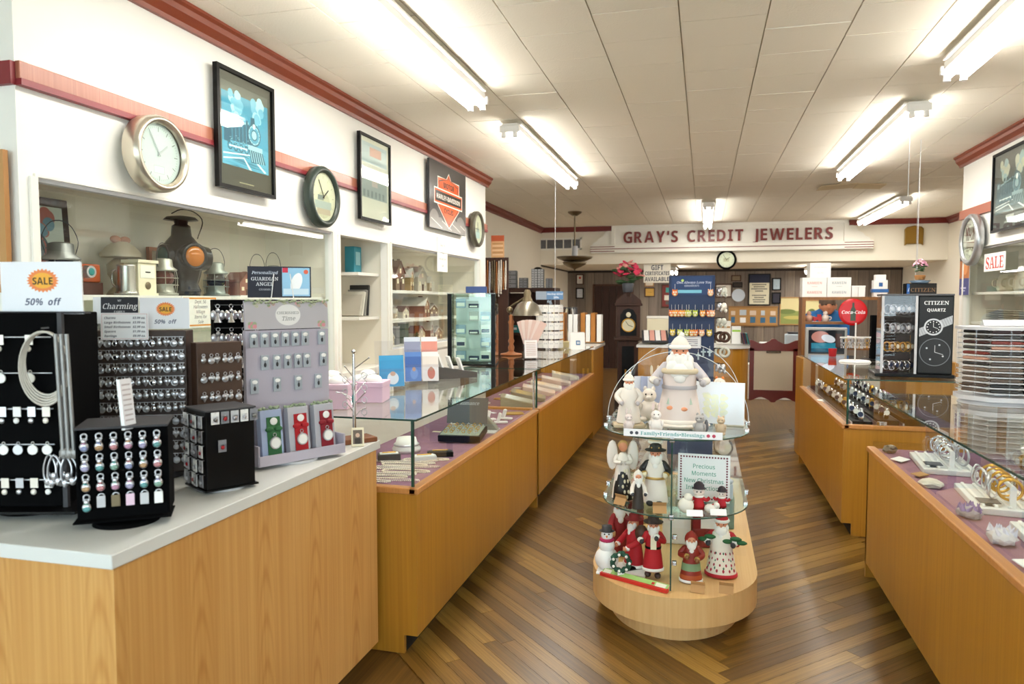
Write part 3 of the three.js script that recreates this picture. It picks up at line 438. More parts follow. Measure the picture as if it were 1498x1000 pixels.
function village(y, list, where, xm = -2.58) { list.forEach(([z, w, h, wi, ri], i) => { const t = G('village_house', `miniature ${hDesc[wi]} village house with ${rDesc[ri]} roof, ${['first', 'second', 'third', 'fourth', 'fifth', 'sixth', 'seventh', 'eighth'][i]} house on the ${where}`, 'miniature house', [xm, y + 0.001, z], FX + (i % 2 ? 0.2 : -0.15), 'miniature village houses'); house(t, w, h, w * 0.8, hw[wi], hr[ri]); }); }
village(1.576, [[-5.42, 0.12, 0.16, 0, 2], [-5.62, 0.13, 0.22, 3, 0], [-5.83, 0.14, 0.25, 4, 1], [-6.06, 0.15, 0.2, 5, 2], [-6.32, 0.16, 0.22, 3, 2], [-6.55, 0.12, 0.14, 1, 0]], 'top village shelf');
village(1.336, [[-5.5, 0.19, 0.17, 2, 0], [-5.78, 0.08, 0.08, 1, 2], [-5.98, 0.1, 0.1, 3, 1], [-6.3, 0.26, 0.18, 2, 0], [-6.62, 0.15, 0.12, 4, 2]], 'middle village shelf');
village(1.111, [[-5.42, 0.13, 0.12, 5, 3], [-5.62, 0.15, 0.1, 1, 0], [-6.3, 0.14, 0.14, 1, 3], [-6.52, 0.17, 0.17, 2, 0], [-6.75, 0.14, 0.12, 0, 2]], 'bottom village shelf');
for (const [z, h, d] of [[-5.85, 0.16, 'grey cardboard box'], [-6.05, 0.19, 'green gift box']]) { const t = G('boxed_ornament', d + ' between the houses on the bottom village shelf', 'box', [-2.6, 1.111, z], FX + 0.1); part(t, 'carton', bx(0.1, h, 0.07, 0, 0, 0, 0.003), d[0] === 'g' && h < 0.17 ? MT.grey : std(0x5b6f62, 0.6)); part(t, 'lid_flap', bx(0.102, 0.012, 0.072, 0, h - 0.012, 0), MT.lgrey); }
one('pine_tree', 'tiny dark green pine tree on the bottom village shelf', 'miniature tree', [la([[0.035, 0], [0.012, 0.035], [0.026, 0.035], [0.009, 0.065], [0.019, 0.065], [0.001, 0.1]], 10), cy(0.006, 0.006, 0.01, 0, -0.005, 0, 6)], std(0x274430, 0.9), [-2.5, 1.117, -6.12]);
{ const t = G('feather_ornament', 'tall teal peacock ornament on the top village shelf', 'ornament', [-2.74, 1.576, -6.2], FX); part(t, 'body', la([[0.001, 0], [0.035, 0], [0.02, 0.03], [0.04, 0.09], [0.02, 0.16], [0.012, 0.22], [0.02, 0.24], [0.001, 0.26]], 12), MT.teal); part(t, 'tail', rz(sp(0.05, 0.03, 0.2, -0.02, 0.5, 2, 0.3), 0.1), std(0x3d4a3d, 0.6)); }
// lower shelf of the lantern case
for (const [z, lab] of [[-2.56, 'small pewter model locomotive on the glass shelf under the lanterns'], [-2.72, 'small pewter model steam car on the glass shelf under the lanterns']]) { const t = G('pewter_model', lab, 'model', [-2.55, 1.346, z], 0.1), k = z < -2.6; part(t, 'chassis', bx(0.05, 0.02, 0.13, 0, 0.016, 0, 0.003), MT.pewter); part(t, 'cab', k ? [bx(0.045, 0.05, 0.05, 0, 0.034, -0.03), bx(0.06, 0.006, 0.09, 0, 0.084, -0.025)] : [rx(cy(0.02, 0.02, 0.08, 0, 0, 0, 12), Math.PI / 2).translate(0, 0.055, -0.03), bx(0.045, 0.06, 0.04, 0, 0.034, -0.045), cy(0.008, 0.008, 0.03, 0, 0.07, 0.03, 8)], MT.pewter); for (const s of [-1, 1]) for (const q of [-0.045, 0.045]) part(t, 'wheel', rz(cy(0.02, 0.02, 0.006, 0, 0, 0, 12), Math.PI / 2).translate(s * 0.03 + 0.003, 0.02, q), MT.pewter); }
function pumpkin(label, pos, r, stand) { const t = G('pumpkin_ornament', label, 'pumpkin', pos, FX); const g = []; for (let i = 0; i < 8; i++) { const a = i * Math.PI / 4; g.push(sp(r * 0.62, Math.cos(a) * r * 0.42, r + stand, Math.sin(a) * r * 0.42, 1, 1.35, 1, 10)); } part(t, 'pumpkin', g, MT.orange); part(t, 'stem', cy(r * 0.1, r * 0.16, r * 0.4, 0, stand + r * 1.75, 0, 6), MT.green); for (const s of [-1, 1]) part(t, 'carved_eye', sp(r * 0.17, s * r * 0.36, stand + r * 1.2, r * 0.9, 1, 1, 0.5, 8), MT.black); part(t, 'carved_mouth', bx(r * 0.9, r * 0.14, 0.006, 0, stand + r * 0.6, r * 0.98), MT.black); if (stand) part(t, 'stand', [cy(0.006, 0.006, stand, 0, 0, 0, 6), cy(0.03, 0.03, 0.006, 0, 0, 0, 12)], MT.charcoal); }
pumpkin('orange carved pumpkin on a black stand between the sale signs', [-2.5, 1.191, -2.6], 0.036, 0.05);
pumpkin('small orange pumpkin on the lowest glass shelf', [-2.52, 1.191, -2.72], 0.022, 0);
pumpkin('small orange pumpkin behind the angel rack', [-2.52, 1.191, -3.52], 0.026, 0);
pumpkin('tiny orange pumpkin at the foot of the pumpkin stand', [-2.5, 1.191, -2.5], 0.018, 0);
sheet('village_notice', 'orange bordered handwritten village sale card on the shelf edge', 'sign', 0.26, 0.155, canvasTex(200, 120, (x, w, h) => { x.fillStyle = '#f4f3ea'; x.fillRect(0, 0, w, h); x.strokeStyle = '#e0922f'; x.lineWidth = 6; x.strokeRect(10, 9, w - 20, h - 18); ['Dept. 56', 'Halloween', 'Village', 'Items for', 'Sale'].forEach((s, i) => write(x, s, w / 2, 22 + i * 19, 17, '#555', 'sans-serif', 'italic')); }), [-2.4, 1.437, -3.08], FX, 0, 0.003);
{ const t = G('red_barn', 'small red brick cottage beside the copper frame', 'miniature house', [-2.6, S1 + 0.001, -3.68], FX); house(t, 0.13, 0.13, 0.1, hw[2], hr[1]); }
// niche
for (const [z, h, tilt, c, lab] of [[-5.14, 0.235, -0.12, 0x2b2b2b, 'black covered book with gold lettering leaning in the wall niche'], [-5.095, 0.2, -0.2, 0x8f8d86, 'grey book leaning in the wall niche'], [-5.045, 0.19, -0.3, 0xdad6c8, 'thin cream catalogue leaning in the wall niche'], [-5.0, 0.17, -0.36, 0xbab4a5, 'stone coloured booklet at the end of the wall niche']]) { const t = G('book', lab, 'book', [-2.58, 1.374, z], 0); const r = new THREE.Group(); r.name = 'volume'; r.rotation.x = tilt; t.add(r); part(r, 'cover', bx(0.16, h, 0.024, 0, 0.004, 0, 0.002), std(c, 0.5)); part(r, 'pages', bx(0.155, h - 0.01, 0.018, -0.004, 0.009, 0), MT.paper); }
{ const t = G('blue_figurine', 'turquoise boxed figurine on the upper niche shelf', 'box', [-2.6, 1.702, -5.1], FX); part(t, 'carton', bx(0.12, 0.2, 0.08, 0, 0, 0, 0.003), std(0x2f8fa4, 0.4)); part(t, 'label_panel', bx(0.07, 0.1, 0.002, 0, 0.06, 0.0405), std(0x9fd0d8, 0.4)); }
// right case pottery
for (const [z, s, c, lab] of [[-7.3, 1, 0xd6cdb4, 'cream stoneware crock'], [-7.12, 0.92, 0xc9bfa2, 'beige stoneware crock'], [-6.93, 1.05, 0xdcd5c0, 'pale stoneware jar'], [-6.75, 0.9, 0xb9ad8e, 'tan stoneware jar'], [-6.55, 1, 0xd2c8ad, 'sandy stoneware jar'], [-6.36, 1, 0xe0d9c4, 'ivory stoneware jar']]) { const t = G('stoneware_jar', lab + ' on the shelf of the pottery case', 'jar', [2.56, 1.571, z]); part(t, 'jar', la([[0.001, 0], [0.06 * s, 0], [0.075 * s, 0.03], [0.072 * s, 0.1], [0.05 * s, 0.135 * s], [0.055 * s, 0.15 * s], [0.045 * s, 0.148 * s]], 18), std(c, 0.35)); part(t, 'handle', tu([[-0.06 * s, 0.11, 0], [-0.1 * s, 0.1, 0], [-0.1 * s, 0.05, 0], [-0.07 * s, 0.04, 0]], 0.007, 10, 5), std(c, 0.35)); }
for (const [z, y] of [[-7.4, 1.302], [-7.1, 1.302], [-6.8, 1.302], [-6.5, 1.302], [-6.9, 0.982], [-6.5, 0.982]]) { const t = G('stacked_plates', 'stack of pale plates lying in the pottery case', 'plates', [2.56, y, z], 0, 'plate stacks in the pottery case'); for (let i = 0; i < 6; i++) part(t, 'plate', la([[0.001, 0.002], [0.07, 0.002], [0.11, 0.016], [0.112, 0.02], [0.07, 0.008], [0.001, 0.008]], 22).translate(0, i * 0.018, 0), std(i % 2 ? 0xd7d2c2 : 0xb9b39f, 0.35)); }
// ---------------------------------------------------------------- laminate counter by the shop front
const WT = 0.915;
{
  const t = G('laminate_counter', 'pale oak veneer counter with a light grey laminate top', 'counter');
  part(t, 'worktop', bb(-2.34, -1.29, WT - 0.035, WT, -2.755, -1.335, 0.003), MT.laminate);
  part(t, 'front_panel', bb(-1.335, -1.305, 0.06, WT - 0.035, -2.745, -1.355), MT.oak);
  part(t, 'end_panel', bb(-2.33, -1.335, 0.06, WT - 0.035, -1.385, -1.355), MT.oak);
  part(t, 'rear_panel', bb(-2.33, -1.335, 0.06, WT - 0.035, -2.745, -2.725), MT.oak);
  part(t, 'kick_plate', bb(-2.3, -1.36, 0, 0.06, -2.7, -1.42), MT.plinth);
}
// small jewellery pieces, made once and copied
function angelGeo(s = 1) { return mg([sp(0.006, 0, -0.012, 0, 1, 1, 1, 8), cy(0.003, 0.011, 0.026, 0, -0.044, 0, 8), sp(0.011, -0.011, -0.024, 0, 0.8, 1.2, 0.3, 8), sp(0.011, 0.011, -0.024, 0, 0.8, 1.2, 0.3, 8), to(0.005, 0.001, 0, 0, 0, 10, 4)]).scale(s, s, s); }
function charmGeo(kind) {
  const ring = to(0.005, 0.0012, 0, -0.002, 0, 10, 4);
  if (kind === 0) return mg([ring, sp(0.009, 0, -0.018, 0, 1, 1, 0.4, 10), sp(0.005, 0, -0.007, 0, 1, 1, 0.4, 8)]);
  if (kind === 1) return mg([ring, sp(0.01, 0, -0.019, 0, 1, 0.9, 0.35, 10), to(0.01, 0.0014, 0, -0.019, 0, 14, 4)]);
  return mg([ring, sp(0.007, -0.005, -0.014, 0, 1, 1, 0.4, 8), sp(0.007, 0.005, -0.014, 0, 1, 1, 0.4, 8), cy(0.009, 0.0015, 0.014, 0, -0.03, 0, 8)]);
}
const charmG = [charmGeo(0), charmGeo(1), charmGeo(2)];
function hang(name, label, cat, geo, mat, pos, turn, group) { return one(name, label, cat, geo, mat, pos, turn, group); }
const local = (o, x, y, z) => { const c = Math.cos(o.rotation.y), s = Math.sin(o.rotation.y); return [o.position.x + x * c + z * s, o.position.y + y, o.position.z - x * s + z * c]; };
function starburst(x, cx, cy_, rx_, ry_) { x.fillStyle = '#f08a4b'; x.beginPath(); for (let i = 0; i < 48; i++) { const a = i * Math.PI / 24, k = i % 2 ? 0.84 : 1; x.lineTo(cx + Math.cos(a) * rx_ * k, cy_ + Math.sin(a) * ry_ * k); } x.fill(); x.fillStyle = '#f7b23c'; x.beginPath(); x.ellipse(cx, cy_, rx_ * 0.66, ry_ * 0.66, 0, 0, 7); x.fill(); write(x, 'SALE', cx, cy_ + 2, ry_ * 0.8, '#3b2a10', 'sans-serif', 'bold'); }
const saleTex = canvasTex(320, 200, (x, w, h) => { x.fillStyle = '#f4f5fb'; x.fillRect(0, 0, w, h); starburst(x, w * 0.52, 72, 64, 46); write(x, '50%  off', w * 0.5, 154, 36, '#444a66', 'sans-serif', 'italic bold'); });
// rack A: tall black earring tower with sale sign and coiled chains
const rA = G('earring_tower', 'tall black revolving earring tower with a large SALE 50% off sign', 'display rack', [-1.8, WT, -1.62], 0.28);
part(rA, 'turntable', [cy(0.1, 0.11, 0.012, 0, 0, 0, 28), cy(0.05, 0.05, 0.012, 0, 0.012, 0, 20)], MT.black);
part(rA, 'column', bx(0.24, 0.52, 0.2, 0, 0.024, 0, 0.004), MT.blackMatt);
part(rA, 'base_plate', bx(0.36, 0.008, 0.3, 0, 0.016, 0, 0.002), MT.black);
part(rA, 'side_rail', [bx(0.012, 0.52, 0.012, 0.13, 0.024, 0.1), bx(0.012, 0.52, 0.012, -0.13, 0.024, 0.1)], MT.charcoal);
for (let r = 0; r < 5; r++) part(rA, 'hook_bar', rod([-0.11, 0.1 + r * 0.095, 0.112], [0.11, 0.1 + r * 0.095, 0.112], 0.002), MT.silver);
card(rA, 'sale_sign', 0.23, 0.14, saleTex, [0.06, 0.61, 0.06], -0.1, 0.02, 0.004);
part(rA, 'sign_holder', [bx(0.24, 0.006, 0.03, 0.06, 0.541, 0.06)], MT.charcoal);
const discG = mg([to(0.004, 0.001, 0, -0.002, 0, 8, 4), rx(cy(0.013, 0.013, 0.003, 0, 0, 0, 14), Math.PI / 2).translate(0, -0.019, 0)]), dropG = mg([bx(0.02, 0.026, 0.002, 0, -0.026, 0), sp(0.008, 0, -0.036, 0.004, 1, 1, 0.6, 8)]);
for (let r = 0; r < 5; r++) for (let c = 0; c < 6; c++) { if (r > 2 && c % 2) continue; hang('disc_earring', `${r % 2 ? 'round white disc' : 'short drop'} earring in the ${['lowest','second lowest','middle','second highest','top'][r]} row of the black SALE tower`, 'earring', r % 2 ? discG : dropG, pick([MT.white, MT.silver, MT.pearl]), local(rA, -0.095 + c * 0.038, 0.106 + r * 0.095, 0.118), 0.28, 'earrings on the SALE tower'); }
{ const t = G('coiled_necklaces', 'coil of pale grey leather necklaces hung on the black earring tower', 'necklace', local(rA, 0.11, 0.505, 0.14), 0.28); const g = []; for (let i = 0; i < 5; i++) g.push(to(0.055 + i * 0.0022, 0.0022, 0, -0.062 - i * 0.002, (i - 2) * 0.003, 36, 5).scale(1, 1.5, 1)); part(t, 'coil', g, std(0xcfc8bd, 0.5)); part(t, 'hook', rod([0, 0, -0.02], [0, 0, 0.01], 0.002), MT.silver); }
for (let i = 0; i < 3; i++) one('hanging_chain', 'long grey mesh chain hanging down the black earring tower', 'necklace', [tu([[0, 0, 0], [0.004, -0.14, 0], [0.01, -0.3, 0.002]], 0.005, 14, 6), sp(0.012, 0.01, -0.31, 0, 1, 1.3, 0.6, 8)], std(0x9b9a98, 0.45, 0.6), local(rA, 0.15 + i * 0.014, 0.49, 0.158), 0.28, 'mesh chains on the earring tower');
for (let i = 0; i < 4; i++) one('charm_bracelet', 'bunch of silver charm bracelets hung low on the earring tower', 'bracelet', [tu([[0, 0, 0], [0.02, -0.03, 0.004], [0.015, -0.07, 0.006], [-0.012, -0.07, 0], [-0.015, -0.03, 0]], 0.003, 18, 5, true), sp(0.008, 0.01, -0.07, 0.004, 1, 1.4, 0.5, 8), sp(0.008, -0.008, -0.075, 0, 1, 1.4, 0.5, 8), sp(0.007, 0.0, -0.055, 0.005, 1, 1.4, 0.5, 8)], MT.silver, local(rA, 0.1 + i * 0.018, 0.17, 0.12 + 0.01 * (i % 2)), 0.2 + i * 0.15, 'charm bracelets on the earring tower');
// rack B: low black fan of enamel charms
const rB = G('charm_stand', 'low black charm stand with six columns of coloured enamel charms', 'display rack', [-1.455, WT, -1.56], 0.6);
part(rB, 'turntable', [cy(0.075, 0.08, 0.008, 0, 0, 0, 28), cy(0.02, 0.02, 0.008, 0, 0.008, 0, 14)], MT.blackMatt);
part(rB, 'base_plate', bx(0.225, 0.005, 0.1, 0, 0.016, 0.01, 0.002), MT.blackMatt);
part(rB, 'back_board', rx(bx(0.205, 0.23, 0.006, 0, 0, 0), -0.06).translate(0, 0.021, 0.03), MT.blackMatt);
part(rB, 'top_plate', bx(0.215, 0.006, 0.17, 0, 0.251, -0.04, 0.002), MT.charcoal);
part(rB, 'side_panel', bx(0.005, 0.23, 0.12, -0.104, 0.021, -0.03), MT.blackMatt); part(rB, 'side_panel', bx(0.005, 0.23, 0.12, 0.104, 0.021, -0.03), MT.blackMatt);
card(rB, 'folded_leaflet', 0.04, 0.13, canvasTex(64, 200, (x, w, h) => { x.fillStyle = '#f0eef2'; x.fillRect(0, 0, w, h); x.fillStyle = '#bfb4b8'; for (let i = 0; i < 8; i++) x.fillRect(8, 20 + i * 20, 46, 6); }), [0.01, 0.31, 0.02], 1.0, -0.1, 0.01);
{ const em = [0x8a93b8, 0x5f9999, 0xbd8aa4, 0xb8936a, 0x86aa98, 0xa59fbe, 0xbf8286].map(c => std(c, 0.4)), chain = mg([to(0.007, 0.002, 0, 0, 0, 12, 5), rx(to(0.005, 0.0015, 0, -0.01, 0, 10, 4), 0)]), bear = mg([sp(0.011, 0, -0.026, 0, 1, 1.15, 0.6, 10), sp(0.007, 0, -0.012, 0.002, 1, 1, 0.7, 8), sp(0.003, -0.006, -0.007, 0, 1, 1, 1, 6), sp(0.003, 0.006, -0.007, 0, 1, 1, 1, 6)]), tail = bx(0.02, 0.03, 0.004, 0, -0.058, 0, 0.001);
  for (let c = 0; c < 6; c++) for (let r = 0; r < 4; r++) { const n = r === 3; const t = G('enamel_charm', `little enamelled charm chained in the ${['first','second','third','fourth','fifth','sixth'][c]} column of the low black stand`, 'charm', local(rB, -0.083 + c * 0.033, 0.236 - r * 0.052, 0.05 - r * 0.003), 0.6, 'enamel charms on the low stand'); part(t, 'chain_link', chain, MT.silver); if (n && c > 0) part(t, 'tag', tail.clone().translate(0, 0.03, 0.003), [MT.silver, MT.bronze, MT.pink, MT.lgrey, MT.white][c - 1]); else { part(t, 'bear', bear, MT.silver); part(t, 'enamel_dress', sp(0.0095, 0, -0.029, 0.003, 1, 0.8, 0.6, 8), em[(c * 3 + r * 5) % 7]); part(t, 'enamel_bow', sp(0.004, 0, -0.017, 0.006, 1.4, 0.7, 0.6, 6), em[(c * 5 + r * 3 + 2) % 7]); }; } }
// rack C: brown charm box, hundred silver charms
const rC = G('charm_cabinet', 'dark brown two-sided charm cabinet carrying rows of silver charms', 'display rack', [-1.775, WT, -2.0], 0.42);
part(rC, 'body', bx(0.29, 0.46, 0.09, 0, 0.02, 0.015, 0.003), std(0x3b2a22, 0.5)); part(rC, 'turntable', cy(0.12, 0.12, 0.02, 0, 0, 0, 28), MT.charcoal);
const rC2 = G('charm_cabinet', 'narrow brown charm panel standing edge to edge with the charm cabinet', 'display rack', [-1.565, WT, -2.085], 1.02);
part(rC2, 'body', bx(0.15, 0.42, 0.05, 0, 0.02, 0, 0.003), std(0x4a3326, 0.5)); part(rC2, 'foot', cy(0.06, 0.06, 0.02, 0, 0, 0, 20), MT.charcoal);
for (let r = 0; r < 10; r++) part(rC, 'hook_bar', rod([-0.14, 0.46 - r * 0.042, 0.066], [0.14, 0.46 - r * 0.042, 0.066], 0.0015, 5), MT.silver);
for (let r = 0; r < 10; r++) for (let c = 0; c < 13; c++) hang('silver_charm', `small silver charm in row ${['one','two','three','four','five','six','seven','eight','nine','ten'][r]} from the top of the brown charm cabinet`, 'charm', charmG[(r + c * 2) % 3], c % 5 === 3 ? MT.chrome : MT.silver, local(rC, -0.132 + c * 0.022, 0.458 - r * 0.042, 0.07), 0.42, 'silver charms on the brown cabinet');
for (let r = 0; r < 5; r++) for (let c = 0; c < 6; c++) hang('silver_charm', `small silver charm in the ${['top','second','third','fourth','lowest'][r]} row of the narrow brown panel`, 'charm', charmG[(r + c) % 3], MT.silver, local(rC2, -0.055 + c * 0.022, 0.4 - r * 0.062, 0.032 + (c % 2) * 0.008), 1.02, 'silver charms on the narrow panel');
sheet('charm_sign', 'black and white card reading My Charming Family above the charm cabinet', 'sign', 0.145, 0.085, canvasTex(256, 150, (x, w, h) => { x.fillStyle = '#f3f4f8'; x.fillRect(0, 0, w, h); x.fillStyle = '#1b1b26'; x.fillRect(44, 0, w - 44, 118); write(x, 'MY', 150, 20, 14, '#fff', 'serif'); write(x, 'Charming', 150, 52, 42, '#fff', 'serif', 'italic'); write(x, 'FAMILY', 150, 84, 16, '#fff', 'serif'); write(x, 'The Sterling and Silver Charms', 150, 106, 11, '#fff', 'sans-serif'); }), local(rC, -0.07, 0.545, 0.04), 0.25, -0.05, 0.004);
sheet('sale_sign', 'white SALE 50% off card with orange starburst beside the Charming Family card', 'sign', 0.15, 0.1, saleTex, local(rC, 0.08, 0.535, 0.05), 0.42, -0.02, 0.004);
sheet('price_list', 'white typed price list clipped to the charm cabinet', 'sign', 0.14, 0.085, canvasTex(200, 120, (x, w, h) => { x.fillStyle = '#f6f7fa'; x.fillRect(0, 0, w, h); x.strokeStyle = '#c88'; x.strokeRect(5, 5, w - 10, h - 10); [['Charms', '$3.99 ea.'], ['Large Birthstones', '$3.99 ea.'], ['Small Birthstones', '$2.99 ea.'], ['Spacers', '$1.99 ea.'], ['Earrings', '$9.99 ea.']].forEach(([a, b], i) => { write(x, a, 14, 22 + i * 20, 13, '#445', 'sans-serif', 'italic bold', 'left'); write(x, b, 188, 22 + i * 20, 13, '#445', 'sans-serif', 'italic bold', 'right'); }); }), local(rC, -0.03, 0.495, 0.085), 0.42, -0.03, 0.002);
one('white_bow', 'white fabric bow tied by the edge of the charm cabinet', 'bow', [sp(0.02, -0.016, 0, 0, 1, 0.7, 0.5, 8), sp(0.02, 0.016, 0, 0, 1, 0.7, 0.5, 8), sp(0.007, 0, 0, 0.006, 1, 1, 1, 8), bx(0.01, 0.04, 0.004, -0.012, -0.045, 0), bx(0.01, 0.04, 0.004, 0.012, -0.045, 0)], MT.white, local(rC, -0.17, 0.42, 0.085), 0.4);
// rack D: black cube with blister packs
const rD = G('black_cube_stand', 'glossy black cube stand with small blister packs', 'display rack', [-1.44, WT, -1.93], 1.05);
part(rD, 'turntable', [cy(0.07, 0.075, 0.01, 0, 0, 0, 28)], MT.lgrey); part(rD, 'cube', bx(0.15, 0.235, 0.14, 0, 0.012, 0, 0.002), MT.black); part(rD, 'base_plate', bx(0.165, 0.005, 0.155, 0, 0.008, 0), MT.black); part(rD, 'top_plate', bx(0.16, 0.006, 0.15, 0, 0.246, 0, 0.002), MT.charcoal);
{ const pk = (p, turn, i, where) => { const t = G('blister_pack', 'small clear blister pack with a charm on ' + where, 'packet', p, turn, 'blister packs on the black cube stand'); part(t, 'pack_card', bx(0.024, 0.036, 0.002, 0, -0.036, 0), [MT.lgrey, MT.white, MT.grey][i % 3]); part(t, 'blister', bx(0.018, 0.02, 0.006, 0, -0.032, 0.004, 0.001), MT.acrylic); part(t, 'trinket', sp(0.006, 0, -0.022, 0.003, 1, 1, 0.5, 8), [MT.silver, MT.pewter, MT.redCloth, MT.silver][i % 4]); part(t, 'hook', rod([0, -0.002, -0.012], [0, -0.002, 0.004], 0.001, 4), MT.silver); };
  let i = 0; for (let r = 0; r < 5; r++) for (let c = 0; c < 5; c++) pk(local(rD, -0.086 - (c % 2) * 0.006, 0.235 - r * 0.044, 0.055 - c * 0.028), 1.05 - FX, i++, 'the side of the black cube');
  for (let c = 0; c < 5; c++) pk(local(rD, -0.05 + c * 0.03, 0.245, 0.078), 1.05, i++, 'the top edge of the black cube'); pk(local(rD, -0.03, 0.16, 0.078), 1.05, 2, 'the bare front of the black cube'); }
// rack E: tall black angel rack
const rE = G('angel_rack', 'tall black rack hung with silver angel ornaments', 'display rack', [-1.625, WT, -2.47], 0.85);
part(rE, 'column', bx(0.4, 0.56, 0.06, 0, 0.02, 0, 0.003), MT.blackMatt); part(rE, 'turntable', cy(0.08, 0.08, 0.02, 0, 0, 0, 28), MT.black);
for (let r = 0; r < 6; r++) part(rE, 'hook_bar', rod([-0.2, 0.56 - r * 0.085, 0.036], [0.2, 0.56 - r * 0.085, 0.036], 0.002, 5), MT.charcoal);
{ const ag = angelGeo(1.35); for (let r = 0; r < 6; r++) for (let c = 0; c < 8; c++) { if (r > 0 && c > 3) continue; hang('silver_angel', `little silver winged angel in the ${['top','second','third','fourth','fifth','lowest'][r]} row of the tall black rack`, 'ornament', ag, c % 3 ? MT.chrome : MT.silver, local(rE, -0.19 + c * 0.045, 0.556 - r * 0.085, 0.048 + (c % 2) * 0.008), 0.85 + (c % 3) * 0.2, 'silver angels on the black rack'); } }
{ const t = G('easel_sign', 'navy Guardian Angel card on a white wire easel', 'sign', local(rE, 0.05, 0.58, 0), 0.5); card(t, 'card', 0.235, 0.12, canvasTex(300, 154, (x, w, h) => { x.fillStyle = '#15182a'; x.fillRect(0, 0, w, h); x.fillStyle = '#9ccbe8'; x.fillRect(162, 6, w - 168, h - 12); x.fillStyle = '#fff'; x.beginPath(); x.ellipse(230, 80, 26, 50, 0.3, 0, 7); x.fill(); x.fillStyle = '#d8ecf8'; x.fillRect(168, 110, 120, 30); x.fillStyle = '#d0304a'; x.fillRect(164, 6, 26, 24); x.fillStyle = '#e8694a'; x.beginPath(); x.arc(276, 26, 11, 0, 7); x.fill(); write(x, 'Personalized', 80, 30, 20, '#e8eef8', 'serif', 'italic'); write(x, 'GUARDIAN', 80, 62, 24, '#fff', 'serif'); write(x, 'ANGEL', 80, 88, 24, '#fff', 'serif'); write(x, 'CHARMS', 80, 114, 13, '#ddd', 'serif'); }), [0, 0.068, 0], 0, -0.08, 0.006, MT.navy); part(t, 'easel', [tu([[-0.02, 0.1, 0.012], [-0.03, 0.01, 0.014], [-0.03, 0.004, 0.03], [0.05, 0.004, 0.03], [0.05, 0.02, 0.014], [0.04, 0.1, 0.012]], 0.002, 24, 5), rod([0, 0.1, -0.01], [0, 0.002, -0.04], 0.002, 5)], MT.white); }
// rack F: grey-lilac pocket watch stand
const rF = G('watch_card_stand', 'lilac grey cardboard stand with carded pendants and watch pockets', 'display rack', [-1.455, WT, -2.335], 1.08);
part(rF, 'turntable', cy(0.09, 0.09, 0.01, 0, 0, 0.02, 28), MT.lgrey); part(rF, 'back_board', bx(0.33, 0.46, 0.02, 0, 0.012, 0, 0.002), MT.lilac); part(rF, 'tray', [bx(0.34, 0.008, 0.1, 0, 0.012, 0.05), bx(0.34, 0.035, 0.006, 0, 0.012, 0.1), bx(0.006, 0.07, 0.1, -0.17, 0.012, 0.05), bx(0.006, 0.07, 0.1, 0.17, 0.012, 0.05)], MT.lilac);
card(rF, 'header_card', 0.33, 0.1, canvasTex(320, 110, (x, w, h) => { x.fillStyle = '#bcb8bd'; x.fillRect(0, 0, w, h); for (let i = 0; i < 60; i++) { x.fillStyle = ['#8fa07e', '#c9c3ae', '#e0a6ac', '#a8b094'][i % 4]; x.beginPath(); x.arc((i * 53) % w, (i * 7) % 22, 6, 0, 7); x.fill(); } for (const a of [26, 292]) for (let i = 0; i < 6; i++) { x.fillStyle = i % 2 ? '#d98f98' : '#9fae8a'; x.beginPath(); x.arc(a + (i % 3) * 8 - 8, 88 + (i / 3 | 0) * 10, 8, 0, 7); x.fill(); } x.fillStyle = '#eceae8'; x.beginPath(); x.ellipse(w / 2, 55, 48, 42, 0, 0, 7); x.fill(); write(x, 'CHERISHED', w / 2, 46, 15, '#777', 'serif'); write(x, 'Time', w / 2, 70, 22, '#777', 'serif', 'italic'); }), [0, 0.525, 0.004], 0, -0.05, 0.008, MT.lilac);
part(rF, 'leaf_garland', (() => { const g = []; for (let i = 0; i < 40; i++) g.push(sp(0.006, -0.16 + i * 0.0082, 0.572 + rr(-0.004, 0.006), 0.01 + rr(-0.003, 0.006), 1, 0.7, 0.6, 6)); return g; })(), std(0x9fa889, 0.8));
